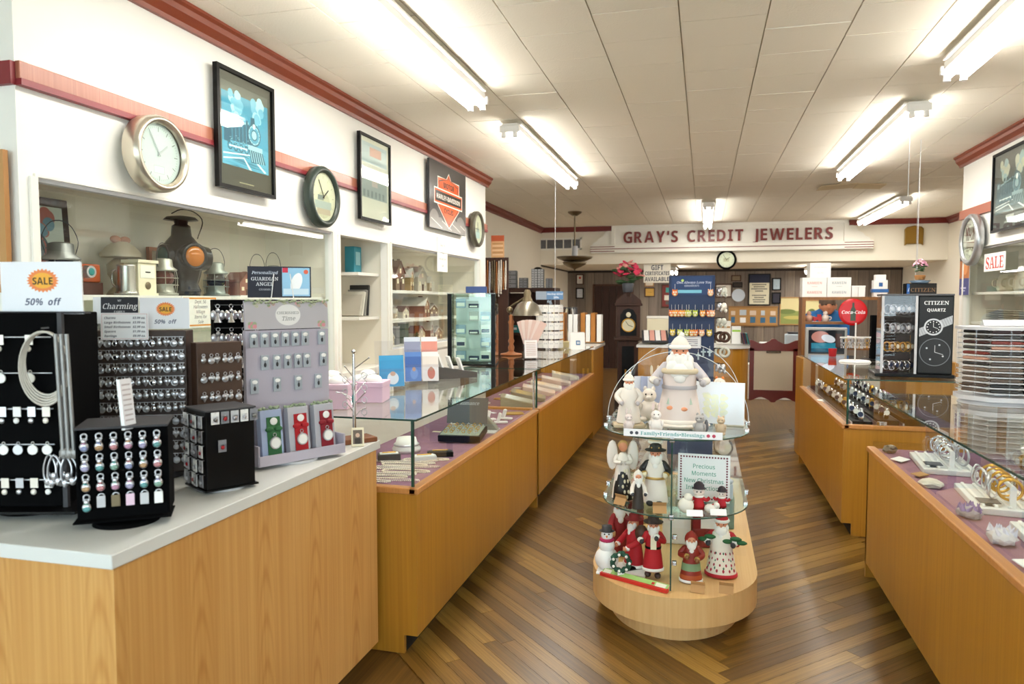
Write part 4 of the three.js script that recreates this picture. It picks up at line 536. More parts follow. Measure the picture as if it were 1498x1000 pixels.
{ const pg = bx(0.03, 0.052, 0.003, 0, -0.052, 0, 0.0008), oval = sp(0.009, 0, -0.012, 0.002, 1.2, 0.8, 0.2, 10), pen = mg([sp(0.006, 0, -0.034, 0.003, 0.8, 1.4, 0.4, 8), rod([0, -0.018, 0.003], [0, -0.03, 0.003], 0.0008, 4)]);
  const rows = [[0.465, 0, [-0.12, -0.085, -0.05, -0.015, 0.02, 0.055, 0.115]], [0.385, 0, [-0.085, -0.045, -0.008, 0.028, 0.06, 0.12]], [0.305, 0, [-0.12, -0.045, 0.028, 0.1]]];
  for (const [y, , xs] of rows) for (const x of xs) { const t = G('carded_pendant', `small grey carded pendant in the ${y > 0.45 ? 'top' : y > 0.35 ? 'middle' : 'lowest'} row of the lilac stand`, 'pendant', local(rF, x * 1.15, y, 0.016), 1.08, 'carded pendants on the lilac stand'); part(t, 'backing_card', pg, std(0xa9b0b8, 0.6)); part(t, 'oval_label', oval, MT.white); part(t, 'pendant', pen, MT.charcoal); }
  [['blue box with a green lining', MT.green, std(0xa8b6d6, 0.6)], ['grey box with a red lining, middle one', MT.redCloth, std(0xbcbcc4, 0.6)], ['grey box with a dark red lining, end one', std(0x8c1224, 0.7), std(0xb4b4bc, 0.6)]].forEach(([d, lin, box], i) => { const t = G('boxed_pocket_watch', `silver pocket watch in a ${d}`, 'pocket watch', local(rF, -0.105 + i * 0.105, 0.022, 0.065), 1.08); part(t, 'box', rx(bx(0.082, 0.175, 0.03, 0, 0, 0, 0.002), -0.1), box); part(t, 'lining', rx(bx(0.05, 0.13, 0.004, 0.006, 0.02, 0.016), -0.1), lin); part(t, 'watch', rx(mg([rx(cy(0.021, 0.021, 0.007, 0, 0, 0, 22), FX).translate(0.006, 0.06, 0.018), to(0.006, 0.0016, 0.006, 0.088, 0.021, 10, 4)]), -0.1), MT.silver); part(t, 'watch_face', rx(new THREE.CircleGeometry(0.017, 20).translate(0.006, 0.06, 0.0262), -0.1), MT.white); part(t, 'oval_tag', rx(sp(0.012, 0.006, 0.135, 0.02, 1.2, 1.1, 0.15, 10), -0.1), MT.white); part(t, 'ribbon', rx(mg([sp(0.016, -0.012, 0.108, 0.02, 1, 0.6, 0.4, 8), sp(0.016, 0.022, 0.108, 0.02, 1, 0.6, 0.4, 8)]), -0.1), lin); part(t, 'leaf_trim', rx(mg(Array.from({ length: 14 }, (_, k) => sp(0.007, -0.04 + k * 0.006, 0.178 + rr(-0.004, 0.006), rr(-0.006, 0.012), 1, 0.8, 0.8, 6))), -0.1), std(0x93a184, 0.8)); }); }
// jewellery tree
{ const t = G('jewelry_tree', 'silver wire jewellery tree on a wooden base', 'jewellery stand', [-1.375, WT, -2.69], 0.9);
  part(t, 'wooden_base', bx(0.16, 0.02, 0.1, 0, 0, 0, 0.004), std(0x7c4a2c, 0.4)); part(t, 'trunk', [cy(0.005, 0.008, 0.34, 0, 0.02, 0, 10), sp(0.009, 0, 0.37, 0, 1, 1, 1, 10)], MT.chrome);
  for (let i = 0; i < 12; i++) { const a = i * 2.4, y = 0.1 + i * 0.018, L = 0.05 + 0.02 * (i % 3); part(t, 'branch', [tu([[0, y, 0], [Math.cos(a) * L * 0.6, y + 0.03, Math.sin(a) * L * 0.6], [Math.cos(a) * L, y + 0.035 + 0.015 * (i % 2), Math.sin(a) * L]], 0.0022, 8, 5), sp(0.004, Math.cos(a) * L, y + 0.036 + 0.015 * (i % 2), Math.sin(a) * L, 1, 1, 1, 8)], MT.chrome); }
  for (let i = 0; i < 10; i++) { const a = i * 2.1; one('ring', 'small silver hoop hanging on the jewellery tree', 'earring', [to(0.012, 0.0018, 0, -0.012, 0, 14, 4), sp(0.004, 0, -0.026, 0, 1, 1, 1, 6)], i === 4 ? MT.teal : MT.silver, local(t, Math.cos(a) * 0.045, 0.13 + i * 0.017, Math.sin(a) * 0.045), a, 'hoops on the jewellery tree'); } }
// ---------------------------------------------------------------- on the left glass counter
{ const t = G('photo_frame', 'small ivory photo frame leaning at the end of the laminate counter', 'photo frame', [-1.315, WT, -2.6], 0.5); part(t, 'frame', rx(bx(0.05, 0.075, 0.008, 0, 0.001, 0, 0.003), -0.3), MT.cream); card(t, 'photo', 0.036, 0.055, canvasTex(64, 96, (x, w, h) => { x.fillStyle = '#6f6257'; x.fillRect(0, 0, w, h); x.fillStyle = '#d9b9a2'; x.beginPath(); x.arc(32, 36, 15, 0, 7); x.fill(); x.fillStyle = '#3b332d'; x.fillRect(12, 56, 40, 40); }), [0, 0.038, -0.006], 0, -0.3, 0.002); }
for (const [x, z, w, h, lab, m] of [[-1.66, -3.02, 0.2, 0.1, 'pale pink gift box lying on the glass beside the jewellery tree', MT.pink], [-1.6, -3.26, 0.2, 0.085, 'lilac pink gift box against the brochure holders', std(0xe2c4da, 0.6)]]) { const t = G('pink_box', lab, 'box', [x, GT + 0.001, z], 0.2); part(t, 'box', bx(w, h, 0.16, 0, 0, 0, 0.003), m); part(t, 'lid', bx(w + 0.006, 0.025, 0.166, 0, h - 0.012, 0, 0.003), m); part(t, 'tissue', [sp(0.05, -0.03, h + 0.02, 0, 1.2, 0.5, 1), sp(0.045, 0.04, h + 0.02, 0.02, 1, 0.6, 1), sp(0.04, 0, h + 0.04, -0.03, 1, 0.7, 1)], MT.white); }
const leaf = (cols, title) => canvasTex(128, 190, (x, w, h) => { x.fillStyle = cols[0]; x.fillRect(0, 0, w, h); x.fillStyle = cols[1]; x.fillRect(0, 30, w, 70); x.fillStyle = cols[2]; x.beginPath(); x.ellipse(70, 140, 30, 38, 0, 0, 7); x.fill(); x.fillStyle = cols[3]; x.beginPath(); x.arc(70, 112, 14, 0, 7); x.fill(); });
function holder(label, pos, turn, w, tiers, arts) { const t = G('brochure_holder', label, 'brochure holder', pos, turn); for (let k = 0; k < tiers; k++) { const y = k * 0.085; part(t, 'acrylic_pocket', [rx(bx(w, 0.11, 0.003, 0, 0, 0), -0.16).translate(0, y + 0.004, 0.055 - k * 0.04)], MT.acrylic); arts(k).forEach((a, i, all) => { const n = all.length, ww = w / n - 0.006; card(t, 'leaflet', ww, 0.17, a, [-w / 2 + (i + 0.5) * w / n, y + 0.1, 0.03 - k * 0.04], 0, -0.16, 0.012); }); } part(t, 'acrylic_back', [rx(bx(w, 0.27, 0.003, 0, 0, -0.055), -0.16), bx(w, 0.004, 0.1, 0, 0, 0.0)], MT.acrylic); return t; }
holder('acrylic holder with tall blue jewellery catalogues', [-1.66, GT + 0.009, -3.68], 0.62, 0.14, 1, () => [leaf(['#3f9fd2', '#3a94c8', '#e9f2f6', '#d7b29a'])]);
holder('acrylic two-tier holder of colourful bridal leaflets', [-1.6, GT + 0.009, -3.98], 0.5, 0.2, 2, k => k ? [leaf(['#cfd6e2', '#8b8fa8', '#e7a48c', '#d9b09c']), leaf(['#f3ece8', '#d88f80', '#c9463f', '#e2b9a4'])] : [leaf(['#5d87c9', '#3f66ad', '#7ca0d8', '#d0a58e']), leaf(['#f0ede8', '#e9dfd6', '#d07c6c', '#c99a84'])]);
{ const t = G('card_wedge', 'grey wedge stand with slanted white price cards', 'card stand', [-1.56, GT + 0.001, -4.42], 0.75); part(t, 'wedge', ex([[-0.14, 0], [0.14, 0], [0.14, 0.03], [-0.14, 0.075]], 0.14, 0.002).translate(0, 0, -0.07), std(0x4c4744, 0.6)); for (let i = 0; i < 3; i++) part(t, 'price_card', rz(bx(0.012, 0.1, 0.05, 0, 0, 0.0), 0.35).translate(-0.08 + i * 0.07, 0.055 - i * 0.012, 0.02), MT.white); }
{ const t = G('glass_tower', 'upright square glass tower with silver gift boxes on shelves', 'display cabinet', [-1.73, GT + 0.012, -5.4], 0.2);
  part(t, 'base', bx(0.36, 0.012, 0.36, 0, -0.011, 0, 0.003), MT.black); part(t, 'mirror_column', [bx(0.03, 0.53, 0.03, -0.165, 0.001, 0.165), bx(0.03, 0.53, 0.03, 0.165, 0.001, 0.165)], MT.black);
  part(t, 'glass_wall', [bx(0.32, 0.53, 0.004, 0, 0.001, 0.178), bx(0.32, 0.53, 0.004, 0, 0.001, -0.178), bx(0.004, 0.53, 0.32, 0.178, 0.001, 0), bx(0.004, 0.53, 0.32, -0.178, 0.001, 0)], glass(0xf4fdf9)); part(t, 'glass_top', bx(0.37, 0.006, 0.37, 0, 0.531, 0), MT.glass); part(t, 'inner_back', bx(0.3, 0.5, 0.003, 0, 0.01, -0.1), std(0xe6edf2, 0.4));
  for (let k = 0; k < 5; k++) part(t, 'glass_shelf', bx(0.35, 0.004, 0.35, 0, 0.1 * k + 0.02, 0), MT.glass);
  const kinds = [[MT.lgrey, 'silver grey'], [MT.white, 'white'], [MT.navy, 'navy'], [std(0x9fb6cf, 0.5), 'pale blue']];
  let q = 0; for (let k = 0; k < 5; k++) for (const x of [-0.09, 0.01, 0.1]) { q++; if (q % 5 === 0) continue; const [m, d] = kinds[(q * 7 + k) % 4], h = m === MT.navy ? 0.03 : 0.07; const b = G('gift_box', `small ${d} jewellery box standing in the glass tower`, 'jewellery box', local(t, x, 0.1 * k + 0.026, 0.08), 0.2 + rr(-0.1, 0.1), 'jewellery boxes in the glass tower'); part(b, 'box', bx(0.075, h, 0.04, 0, 0, 0, 0.003), m); part(b, 'lining', bx(0.06, h * 0.4, 0.004, 0, h * 0.15, 0.02, 0.001), m === MT.white ? MT.navy : MT.white); }
  one('blue_card_box', 'blue boxed item lying on top of the glass tower', 'box', [bx(0.16, 0.05, 0.08, 0, 0, 0, 0.003)], std(0x2f4a86, 0.4), local(t, 0.02, 0.54, -0.02), 0.2); }
// necklaces on the wall corner and work bench
{ const t = G('necklace_board', 'dark board crowded with hanging brown and silver necklaces', 'necklace board', [-2.44, 0, -8.3]); part(t, 'board', bx(0.42, 2.0, 0.03, 0, 0, 0), MT.dkwood);
  for (let i = 0; i < 14; i++) { const x = -0.18 + i * 0.028, L = rr(0.3, 0.62); one('hanging_necklace', 'beaded necklace hanging from the dark necklace board', 'necklace', [tu([[0, 0, 0], [-0.008, -L * 0.6, 0.008], [0, -L, 0.012], [0.008, -L * 0.6, 0.016], [0.003, 0, 0.01]], 0.006, 26, 5), ...[0.3, 0.55, 0.8, 1].map(k => sp(0.011, 0, -L * k, 0.014, 1, 1, 1, 7))], pick([MT.bronze, MT.brown, MT.silver, MT.pearl, std(0xa0632c, 0.4), std(0x6f6a5c, 0.4)]), [-2.44 + x, 1.95 + (i % 3) * 0.01, -8.279], 0, 'necklaces on the board'); } }
sheet('hanging_basket_card', 'orange and tan card hung above the necklace board', 'card', 0.16, 0.26, canvasTex(64, 100, (x, w, h) => { x.fillStyle = '#d9a878'; x.fillRect(0, 0, w, h); x.fillStyle = '#b9552f'; x.fillRect(0, 0, w, 26); for (let i = 0; i < 6; i++) { x.fillStyle = i % 2 ? '#e6c39a' : '#bf8d5c'; x.fillRect(6, 34 + i * 10, 52, 6); } }), [-2.36, 2.13, -8.3], 0);
{ const t = G('work_shelf', 'dark wooden bench shelf carrying grey parts drawers', 'shelf', [-2.35, 0, -9.95]); part(t, 'top_board', bx(0.78, 0.06, 0.3, 0, 1.61, 0), MT.dkwood); for (const x of [-0.36, 0.02, 0.36]) part(t, 'upright', bx(0.06, 1.61, 0.28, x, 0, 0), MT.dkwood); part(t, 'shelf_board', [bx(0.7, 0.03, 0.28, 0, 1.02, 0), bx(0.7, 0.03, 0.28, 0, 0.6, 0)], MT.dkwood); part(t, 'back_board', bx(0.74, 1.6, 0.015, 0, 0, -0.14), MT.brown); }
const DR = std(0x5f6363, 0.5);
for (const [x, w, h, cols, rows, lab] of [[-2.63, 0.18, 0.24, 1, 4, 'tall dark grey steel parts cabinet on the bench shelf'], [-2.445, 0.12, 0.14, 1, 4, 'short grey steel parts cabinet between two taller ones'], [-2.24, 0.17, 0.26, 2, 8, 'grey parts cabinet with many small drawers and a black cap'], [-2.08, 0.09, 0.13, 1, 5, 'smallest grey parts cabinet at the shelf end']]) { const t = G('parts_cabinet', lab, 'parts cabinet', [x, 1.671, -9.92], 0.15); part(t, 'cabinet', bx(w, h, 0.16, 0, 0, 0, 0.004), DR); for (let i = 0; i < rows; i++) for (let c = 0; c < cols; c++) { const d = part(t, 'drawer', bx(w / cols * 0.86, h / rows * 0.78, 0.006, (c - (cols - 1) / 2) * w / cols, i * h / rows + h / rows * 0.1, 0.082), h > 0.25 ? MT.lgrey : MT.grey); part(d, 'knob', sp(0.006, (c - (cols - 1) / 2) * w / cols, (i + 0.5) * h / rows, 0.088, 1, 1, 1, 6), MT.black); } if (h > 0.25) part(t, 'black_cap', sp(0.06, 0, h, 0, 1, 0.5, 1, 12), MT.black); }
for (const [x, y, w, h, c, lab] of [[-2.55, 1.05, 0.16, 0.1, 0x1f6f70, 'teal file box on the bench shelf'], [-2.2, 1.05, 0.16, 0.06, 0x262a3a, 'dark blue toolbox on the bench shelf'], [-2.06, 1.05, 0.07, 0.3, 0xe6e3de, 'white folder standing on the bench shelf']]) { const t = G('bench_box', lab, 'box', [x, y + 0.001, -9.86]); part(t, 'box', bx(w, h, 0.14, 0, 0, 0, 0.003), std(c, 0.5)); part(t, 'label', bx(w * 0.5, h * 0.3, 0.002, 0, h * 0.4, 0.071), MT.lgrey); }
// desk lamp
{ const t = G('desk_lamp', 'old desk lamp with a pewter shade on a turned wooden post', 'desk lamp', [-1.68, GT + 0.001, -6.35]); const W2 = std(0xa8673a, 0.4);
  part(t, 'base', la([[0.001, 0], [0.1, 0], [0.095, 0.015], [0.04, 0.025], [0.02, 0.04]], 24), W2); part(t, 'post', la([[0.02, 0.03], [0.03, 0.07], [0.018, 0.1], [0.03, 0.13], [0.02, 0.15], [0.022, 0.28], [0.03, 0.3], [0.018, 0.32], [0.022, 0.36], [0.001, 0.37]], 16), W2);
  part(t, 'arm', [tu([[0, 0.36, 0], [-0.02, 0.42, 0], [0.06, 0.48, 0], [0.14, 0.53, 0]], 0.009, 16, 6), sp(0.03, -0.015, 0.41, 0, 1, 1, 1, 10)], MT.bronze); part(t, 'socket', la([[0.02, 0.56], [0.035, 0.53], [0.03, 0.5], [0.045, 0.47], [0.05, 0.45]], 18).translate(0.15, 0.03, 0), MT.bronze); part(t, 'shade', la([[0.05, 0.48], [0.09, 0.455], [0.12, 0.4], [0.14, 0.355], [0.136, 0.353], [0.114, 0.4], [0.085, 0.448], [0.05, 0.472]], 28).translate(0.15, 0.005, 0), std(0x8d877a, 0.3, 0.8)); }
{ const t = G('envelope_fan', 'fan of pale pink envelopes in an acrylic stand', 'envelopes', [-1.42, GT + 0.001, -5.98], 0.5); for (let i = 0; i < 7; i++) part(t, 'envelope', rz(bx(0.06, 0.2, 0.002, 0, 0.0, 0.0), 0.3 - i * 0.13).translate(-0.02 + i * 0.008, 0.13, -0.02 + i * 0.005), std(i % 2 ? 0xf2dcd4 : 0xe9c8bd, 0.7)); part(t, 'holder', [rx(bx(0.13, 0.17, 0.003, 0, 0, 0.03), -0.12), rx(bx(0.13, 0.12, 0.003, 0, 0, 0.05), -0.12), bx(0.13, 0.004, 0.07, 0, 0, 0.03)], MT.acrylic); card(t, 'sheet', 0.11, 0.15, canvasTex(64, 90, (x, w, h) => { x.fillStyle = '#fbf4f1'; x.fillRect(0, 0, w, h); x.fillStyle = '#d7b9ae'; for (let i = 0; i < 8; i++) x.fillRect(8, 10 + i * 9, 48, 3); }), [0, 0.085, 0.036], 0, -0.12, 0.006); }
{ const t = G('card_tower', 'clear acrylic tower filled with white carded earrings under a blue header', 'card tower', [-1.53, GT + 0.001, -7.32], 0.15); part(t, 'base', cy(0.17, 0.18, 0.015, 0, 0, 0, 28), MT.acrylic); part(t, 'core', bx(0.05, 0.48, 0.05, 0, 0.016, 0), MT.acrylic); card(t, 'header_card', 0.28, 0.085, canvasTex(256, 78, (x, w, h) => { x.fillStyle = '#5f83ab'; x.fillRect(0, 0, w, h); x.fillStyle = '#8f9aa8'; x.fillRect(0, 0, 100, h); write(x, 'Sterling Silver', 178, 26, 22, '#fff', 'serif', 'italic'); write(x, '25%', 190, 58, 24, '#fff', 'serif', 'bold'); }), [0, 0.545, 0.02], 0, 0, 0.004); for (let k = 0; k < 5; k++) part(t, 'wire_tier', rx(to(0.12, 0.003, 0, 0, 0, 28, 5), FX).translate(0, 0.07 + k * 0.09, 0), MT.acrylic);
  const cg = bx(0.055, 0.075, 0.002, 0, -0.075, 0), dg = mg([sp(0.005, -0.009, -0.03, 0.002, 1, 1.6, 0.5, 6), sp(0.005, 0.009, -0.03, 0.002, 1, 1.6, 0.5, 6)]); for (let k = 0; k < 5; k++) for (let i = 0; i < 9; i++) { const a = -1.5 + i * 0.42; const c = G('earring_card', `white earring card on the ${['lowest','second lowest','middle','second highest','top'][k]} tier of the acrylic tower`, 'earring card', local(t, Math.sin(a) * 0.137, 0.09 + k * 0.09, Math.cos(a) * 0.137), a + 0.15, 'earring cards in the acrylic tower'); part(c, 'backing_card', cg, MT.white); part(c, 'earrings', dg, MT.silver); } }
{ const t = G('logo_card', 'white folded card with a blue square emblem on the glass', 'card', [-1.22, GT + 0.001, -7.22], 0.45); card(t, 'front_leaf', 0.15, 0.17, canvasTex(90, 100, (x, w, h) => { x.fillStyle = '#fbfaf7'; x.fillRect(0, 0, w, h); x.fillStyle = '#2f6ea5'; x.fillRect(34, 46, 26, 26); x.fillStyle = '#fff'; x.fillRect(40, 52, 6, 14); x.fillRect(49, 52, 6, 14); }), [0, 0.085, 0.0], 0, -0.12, 0.003); part(t, 'rear_leaf', rx(bx(0.15, 0.17, 0.003, 0, 0, -0.055), 0.12), MT.white); }
one('leaflet_block', 'yellowed stack of leaflets lying beside the logo card', 'leaflets', [bx(0.12, 0.02, 0.16, 0, 0, 0), ry(bx(0.12, 0.02, 0.16, 0, 0.02, 0), 0.1), ry(bx(0.12, 0.02, 0.16, 0, 0.04, 0), -0.08)], std(0xcbbd8e, 0.7), [-1.42, GT + 0.001, -7.6], 0.3);
{ const t = G('belt_bundle', 'tangle of black and white watch straps on a rack behind the counter', 'strap rack', [-1.8, 0, -9.25]); part(t, 'rack', [cy(0.012, 0.012, 1.4, -0.22, 0, 0, 8), cy(0.012, 0.012, 1.4, 0.22, 0, 0, 8), bx(0.46, 0.03, 0.03, 0, 1.38, 0), bx(0.5, 0.03, 0.3, 0, 0, 0)], MT.dgrey); for (let i = 0; i < 13; i++) part(t, 'strap', tu([[-0.2 + i * 0.033, 1.41, 0], [-0.2 + i * 0.033 + rr(-0.03, 0.03), 1.25, 0.05], [-0.2 + i * 0.033 + rr(-0.04, 0.04), 0.98, 0.04]], 0.012, 10, 5), [MT.black, MT.white, MT.grey, MT.brown, MT.cream][i % 5]); }
{ const t = G('ledger_rack', 'row of upright wooden file dividers with hanging white papers', 'file rack', [-1.4, GT + 0.0, -8.62]); part(t, 'tray', bx(0.5, 0.01, 0.22, 0, -0.0, 0), MT.tan); for (const x of [-0.23, 0.02, 0.14]) part(t, 'divider', bx(0.05, 0.34, 0.2, x, 0.01, 0), std(0xb9782f, 0.5)); for (const x of [-0.13, -0.07, 0.08, 0.21]) part(t, 'paper_sheaf', bx(0.05, 0.32, 0.15, x, 0.01, 0.02), MT.paper); }
// curved end of the service counter and the back counter
function serviceCounter(label, pts, h, lab2) { const t = G('service_counter', label, 'counter'); const g = (out, hh, y) => { const s = new THREE.Shape(V2(pts.map(([x, z]) => [x, -z]))); return new THREE.ExtrudeGeometry(s, { depth: hh, bevelEnabled: out > 0, bevelSize: out, bevelThickness: 0.001, bevelSegments: 1 }).rotateX(-FX).translate(0, y, 0); }; part(t, 'body', g(0, h - 0.03, 0.0), MT.honey); part(t, 'laminate_top', g(0.02, 0.028, h - 0.029), MT.laminate); return t; }
const arc = (cx, cz, r, a0, a1, n = 8) => Array.from({ length: n + 1 }, (_, i) => { const a = a0 + (a1 - a0) * i / n; return [cx + Math.cos(a) * r, cz + Math.sin(a) * r]; });
serviceCounter('curved wooden service counter continuing the left showcase row', [[-1.72, -7.9], [-1.16, -7.9], ...arc(-1.36, -8.7, 0.2, 0, -Math.PI / 2), [-1.72, -8.9]], 0.99);
serviceCounter('curved wooden back counter behind the owl ornament rack', [[-0.72, -8.4], ...arc(0.27, -8.62, 0.22, Math.PI / 2, 0), [0.49, -9.0], [-0.72, -9.0]], 0.99);
// ---------------------------------------------------------------- inside the left glass counters
const DK = LIP - 0.0115;
{ const bead = (n, L, w, r) => { const g = [], c = new THREE.CatmullRomCurve3(V3([[-L / 2, r, -w / 2], [0, r, -w * 0.6], [L / 2, r, -w * 0.2], [L * 0.55, r, w * 0.2], [0, r, w * 0.5], [-L / 2, r, w / 2], [-L * 0.55, r, 0]]), true); for (let i = 0; i < n; i++) { const p = c.getPointAt(i / n); g.push(sp(r, p.x, p.y, p.z, 1, 1, 1, 6)); } return mg(g); };
  const gs = [bead(64, 0.24, 0.035, 0.0045), bead(70, 0.28, 0.03, 0.004), bead(56, 0.2, 0.045, 0.0048)], ms = [MT.pearl, std(0xefe4d0, 0.3), std(0xe9d9d0, 0.3)];
  for (let i = 0; i < 12; i++) { const m = one('pearl_necklace', 'looped strand of pearls lying in the near end of the showcase', 'necklace', gs[i % 3], ms[(i * 2) % 3], [-1.44 + (i % 2) * 0.06 + (i % 3) * 0.03, DK + 0.001, -2.88 - i * 0.042], 0.1 + (i % 4) * 0.07, 'pearl strands in the showcase'); } }
function smallBox(label, pos, turn, w, d, h, m, inner) { const t = G('jewelry_box', label, 'jewellery box', pos, turn); part(t, 'box', bx(w, h, d, 0, 0, 0, 0.003), m); part(t, 'insert', bx(w * 0.82, 0.004, d * 0.7, 0, h, 0), inner); part(t, 'pen', rz(cy(0.003, 0.003, w * 0.6, 0, 0, 0, 6), FX).translate(w * 0.3, h + 0.006, 0), MT.gold); }
smallBox('dark grey open gift box with a gold bar inside the showcase', [-1.5, DK, -3.3], 0.5, 0.11, 0.06, 0.035, MT.charcoal, MT.white);
smallBox('pale grey open gift box inside the showcase', [-1.33, DK, -3.34], 0.5, 0.12, 0.06, 0.025, MT.lgrey, MT.white);
smallBox('black gift box with a gold stripe inside the showcase', [-1.29, DK, -3.46], 0.45, 0.13, 0.06, 0.025, MT.black, MT.charcoal);
{ const t = G('watch_stand', 'white round watch pedestal inside the showcase', 'pedestal', [-1.5, DK, -3.52]); part(t, 'pedestal', la([[0.001, 0], [0.07, 0], [0.075, 0.02], [0.06, 0.04], [0.05, 0.075], [0.001, 0.08]], 24), MT.white); part(t, 'band', rx(to(0.062, 0.006, 0, 0, 0, 24, 6), FX).translate(0, 0.04, 0), MT.silver); }
{ const t = G('ring_tray', 'black slanted ring tray lined in sage green with a dark grey backboard', 'ring tray', [-1.315, DK + 0.035, -3.9], 0.1); part(t, 'tray', rx(bx(0.24, 0.035, 0.22, 0, -0.016, 0, 0.003), 0.1), MT.black); part(t, 'pad', rx(bx(0.22, 0.004, 0.2, 0, 0.019, 0), 0.1), std(0x9aa494, 0.8)); card(t, 'backboard', 0.24, 0.15, canvasTex(200, 120, (x, w, h) => { x.fillStyle = '#5c5f61'; x.fillRect(0, 0, w, h); write(x, 'Pure Romance', 80, 26, 22, '#d9dcdc', 'serif', 'italic'); }), [0, 0.115, -0.12], 0, -0.25, 0.006, MT.dgrey);
  for (let r = 0; r < 5; r++) for (let c = 0; c < 6; c++) one('ring', 'gold ring standing in the slanted sage green ring tray', 'ring', [to(0.0085, 0.0018, 0, 0.004, 0, 14, 5), sp(0.0032, 0, 0.013, 0, 1, 1, 1, 6)], (r + c) % 3 ? MT.gold : MT.silver, local(t, -0.085 + c * 0.034, 0.03 - (-0.07 + r * 0.035) * 0.1, -0.07 + r * 0.035), 0.1, 'rings in the sage tray'); }
{ const t = G('bracelet_pad', 'rounded grey display pad with small silver studs', 'display pad', [-1.34, DK, -4.25], 0.1); part(t, 'pad', ex([[-0.13, 0], [0.13, 0], [0.12, 0.02], [0.07, 0.07], [0, 0.085], [-0.07, 0.07], [-0.12, 0.02]], 0.04, 0.006).translate(0, 0.004, 0), std(0x8f8f85, 0.8)); part(t, 'base_card', bx(0.27, 0.006, 0.18, 0, 0, 0.05), MT.lgrey); part(t, 'stud', Array.from({ length: 9 }, (_, i) => sp(0.005, -0.05 + (i % 5) * 0.024, 0.035 + (i / 5 | 0) * 0.022, 0.05, 1, 1, 1, 6)), MT.silver); }
for (const [x, z, a] of [[-1.26, -4.5, 0.3], [-1.27, -4.66, -0.2], [-1.36, -4.58, 0.9]]) { const t = G('ring_stand', 'white leatherette ring stand in the showcase', 'ring stand', [x, DK, z], a, 'white ring stands'); part(t, 'foot', bx(0.09, 0.014, 0.035, 0, 0, 0, 0.005), MT.white); part(t, 'neck', rz(bx(0.02, 0.06, 0.03, 0, 0.0, 0, 0.006), -0.3).translate(-0.02, 0.01, 0), MT.white); }
one('gold_pad', 'flat mustard cloth pad lying in the showcase', 'pad', bx(0.14, 0.008, 0.1, 0, 0, 0, 0.003), std(0xb08a43, 0.8), [-1.28, DK, -4.9], 0.4);
[[-1.34, -5.3, 0x9c9a86, 'sage jewellery roll nearest the divider of the showcase'], [-1.345, -5.62, 0x8c8a7c, 'olive jewellery roll in the far showcase'], [-1.34, -5.98, 0xe4c9bd, 'blush jewellery roll in the far showcase'], [-1.345, -6.3, 0xf0e6de, 'white jewellery roll in the far showcase'], [-1.34, -6.72, 0xe9d3c8, 'pale pink jewellery roll in the far showcase'], [-1.34, -7.2, 0xe2dfd2, 'ivory jewellery roll at the far end of the showcase']].forEach(([x, z, c, lab], i) => { const t = G('jewelry_roll', lab, 'display pad', [x, DK, z], 0.2); part(t, 'pad', ex([[-0.13, 0], [0.13, 0], [0.13, 0.015], [-0.13, 0.07]], 0.2, 0.006).translate(0, 0.006, -0.1), std(c, 0.8)); for (let k = 0; k < 5; k++) part(t, 'chain', tu([[-0.1, 0.075, -0.08 + k * 0.04], [0, 0.053, -0.07 + k * 0.04], [0.11, 0.03, -0.08 + k * 0.04]], 0.0022, 8, 4), i % 2 ? MT.gold : MT.silver); });
for (let i = 0; i < 9; i++) one('bracelet', 'thin bracelet lying flat near the back of the far showcase', 'bracelet', rx(to(0.035, 0.004, 0, 0, 0, 22, 5), FX), i % 2 ? MT.gold : MT.pearl, [-1.62 + (i % 2) * 0.03, DK + 0.005, -5.35 - i * 0.25], 0, 'bracelets in the far showcase');
for (let i = 0; i < 10; i++) one('price_tag', 'small paper price card lying in the near showcase', 'price card', bx(0.05, 0.002, 0.03, 0, 0, 0), i % 3 ? MT.paper : MT.cream, [-1.55 + (i % 3) * 0.06, DK + 0.001, -4.1 - i * 0.1], i * 0.7, 'price cards in the near showcase');
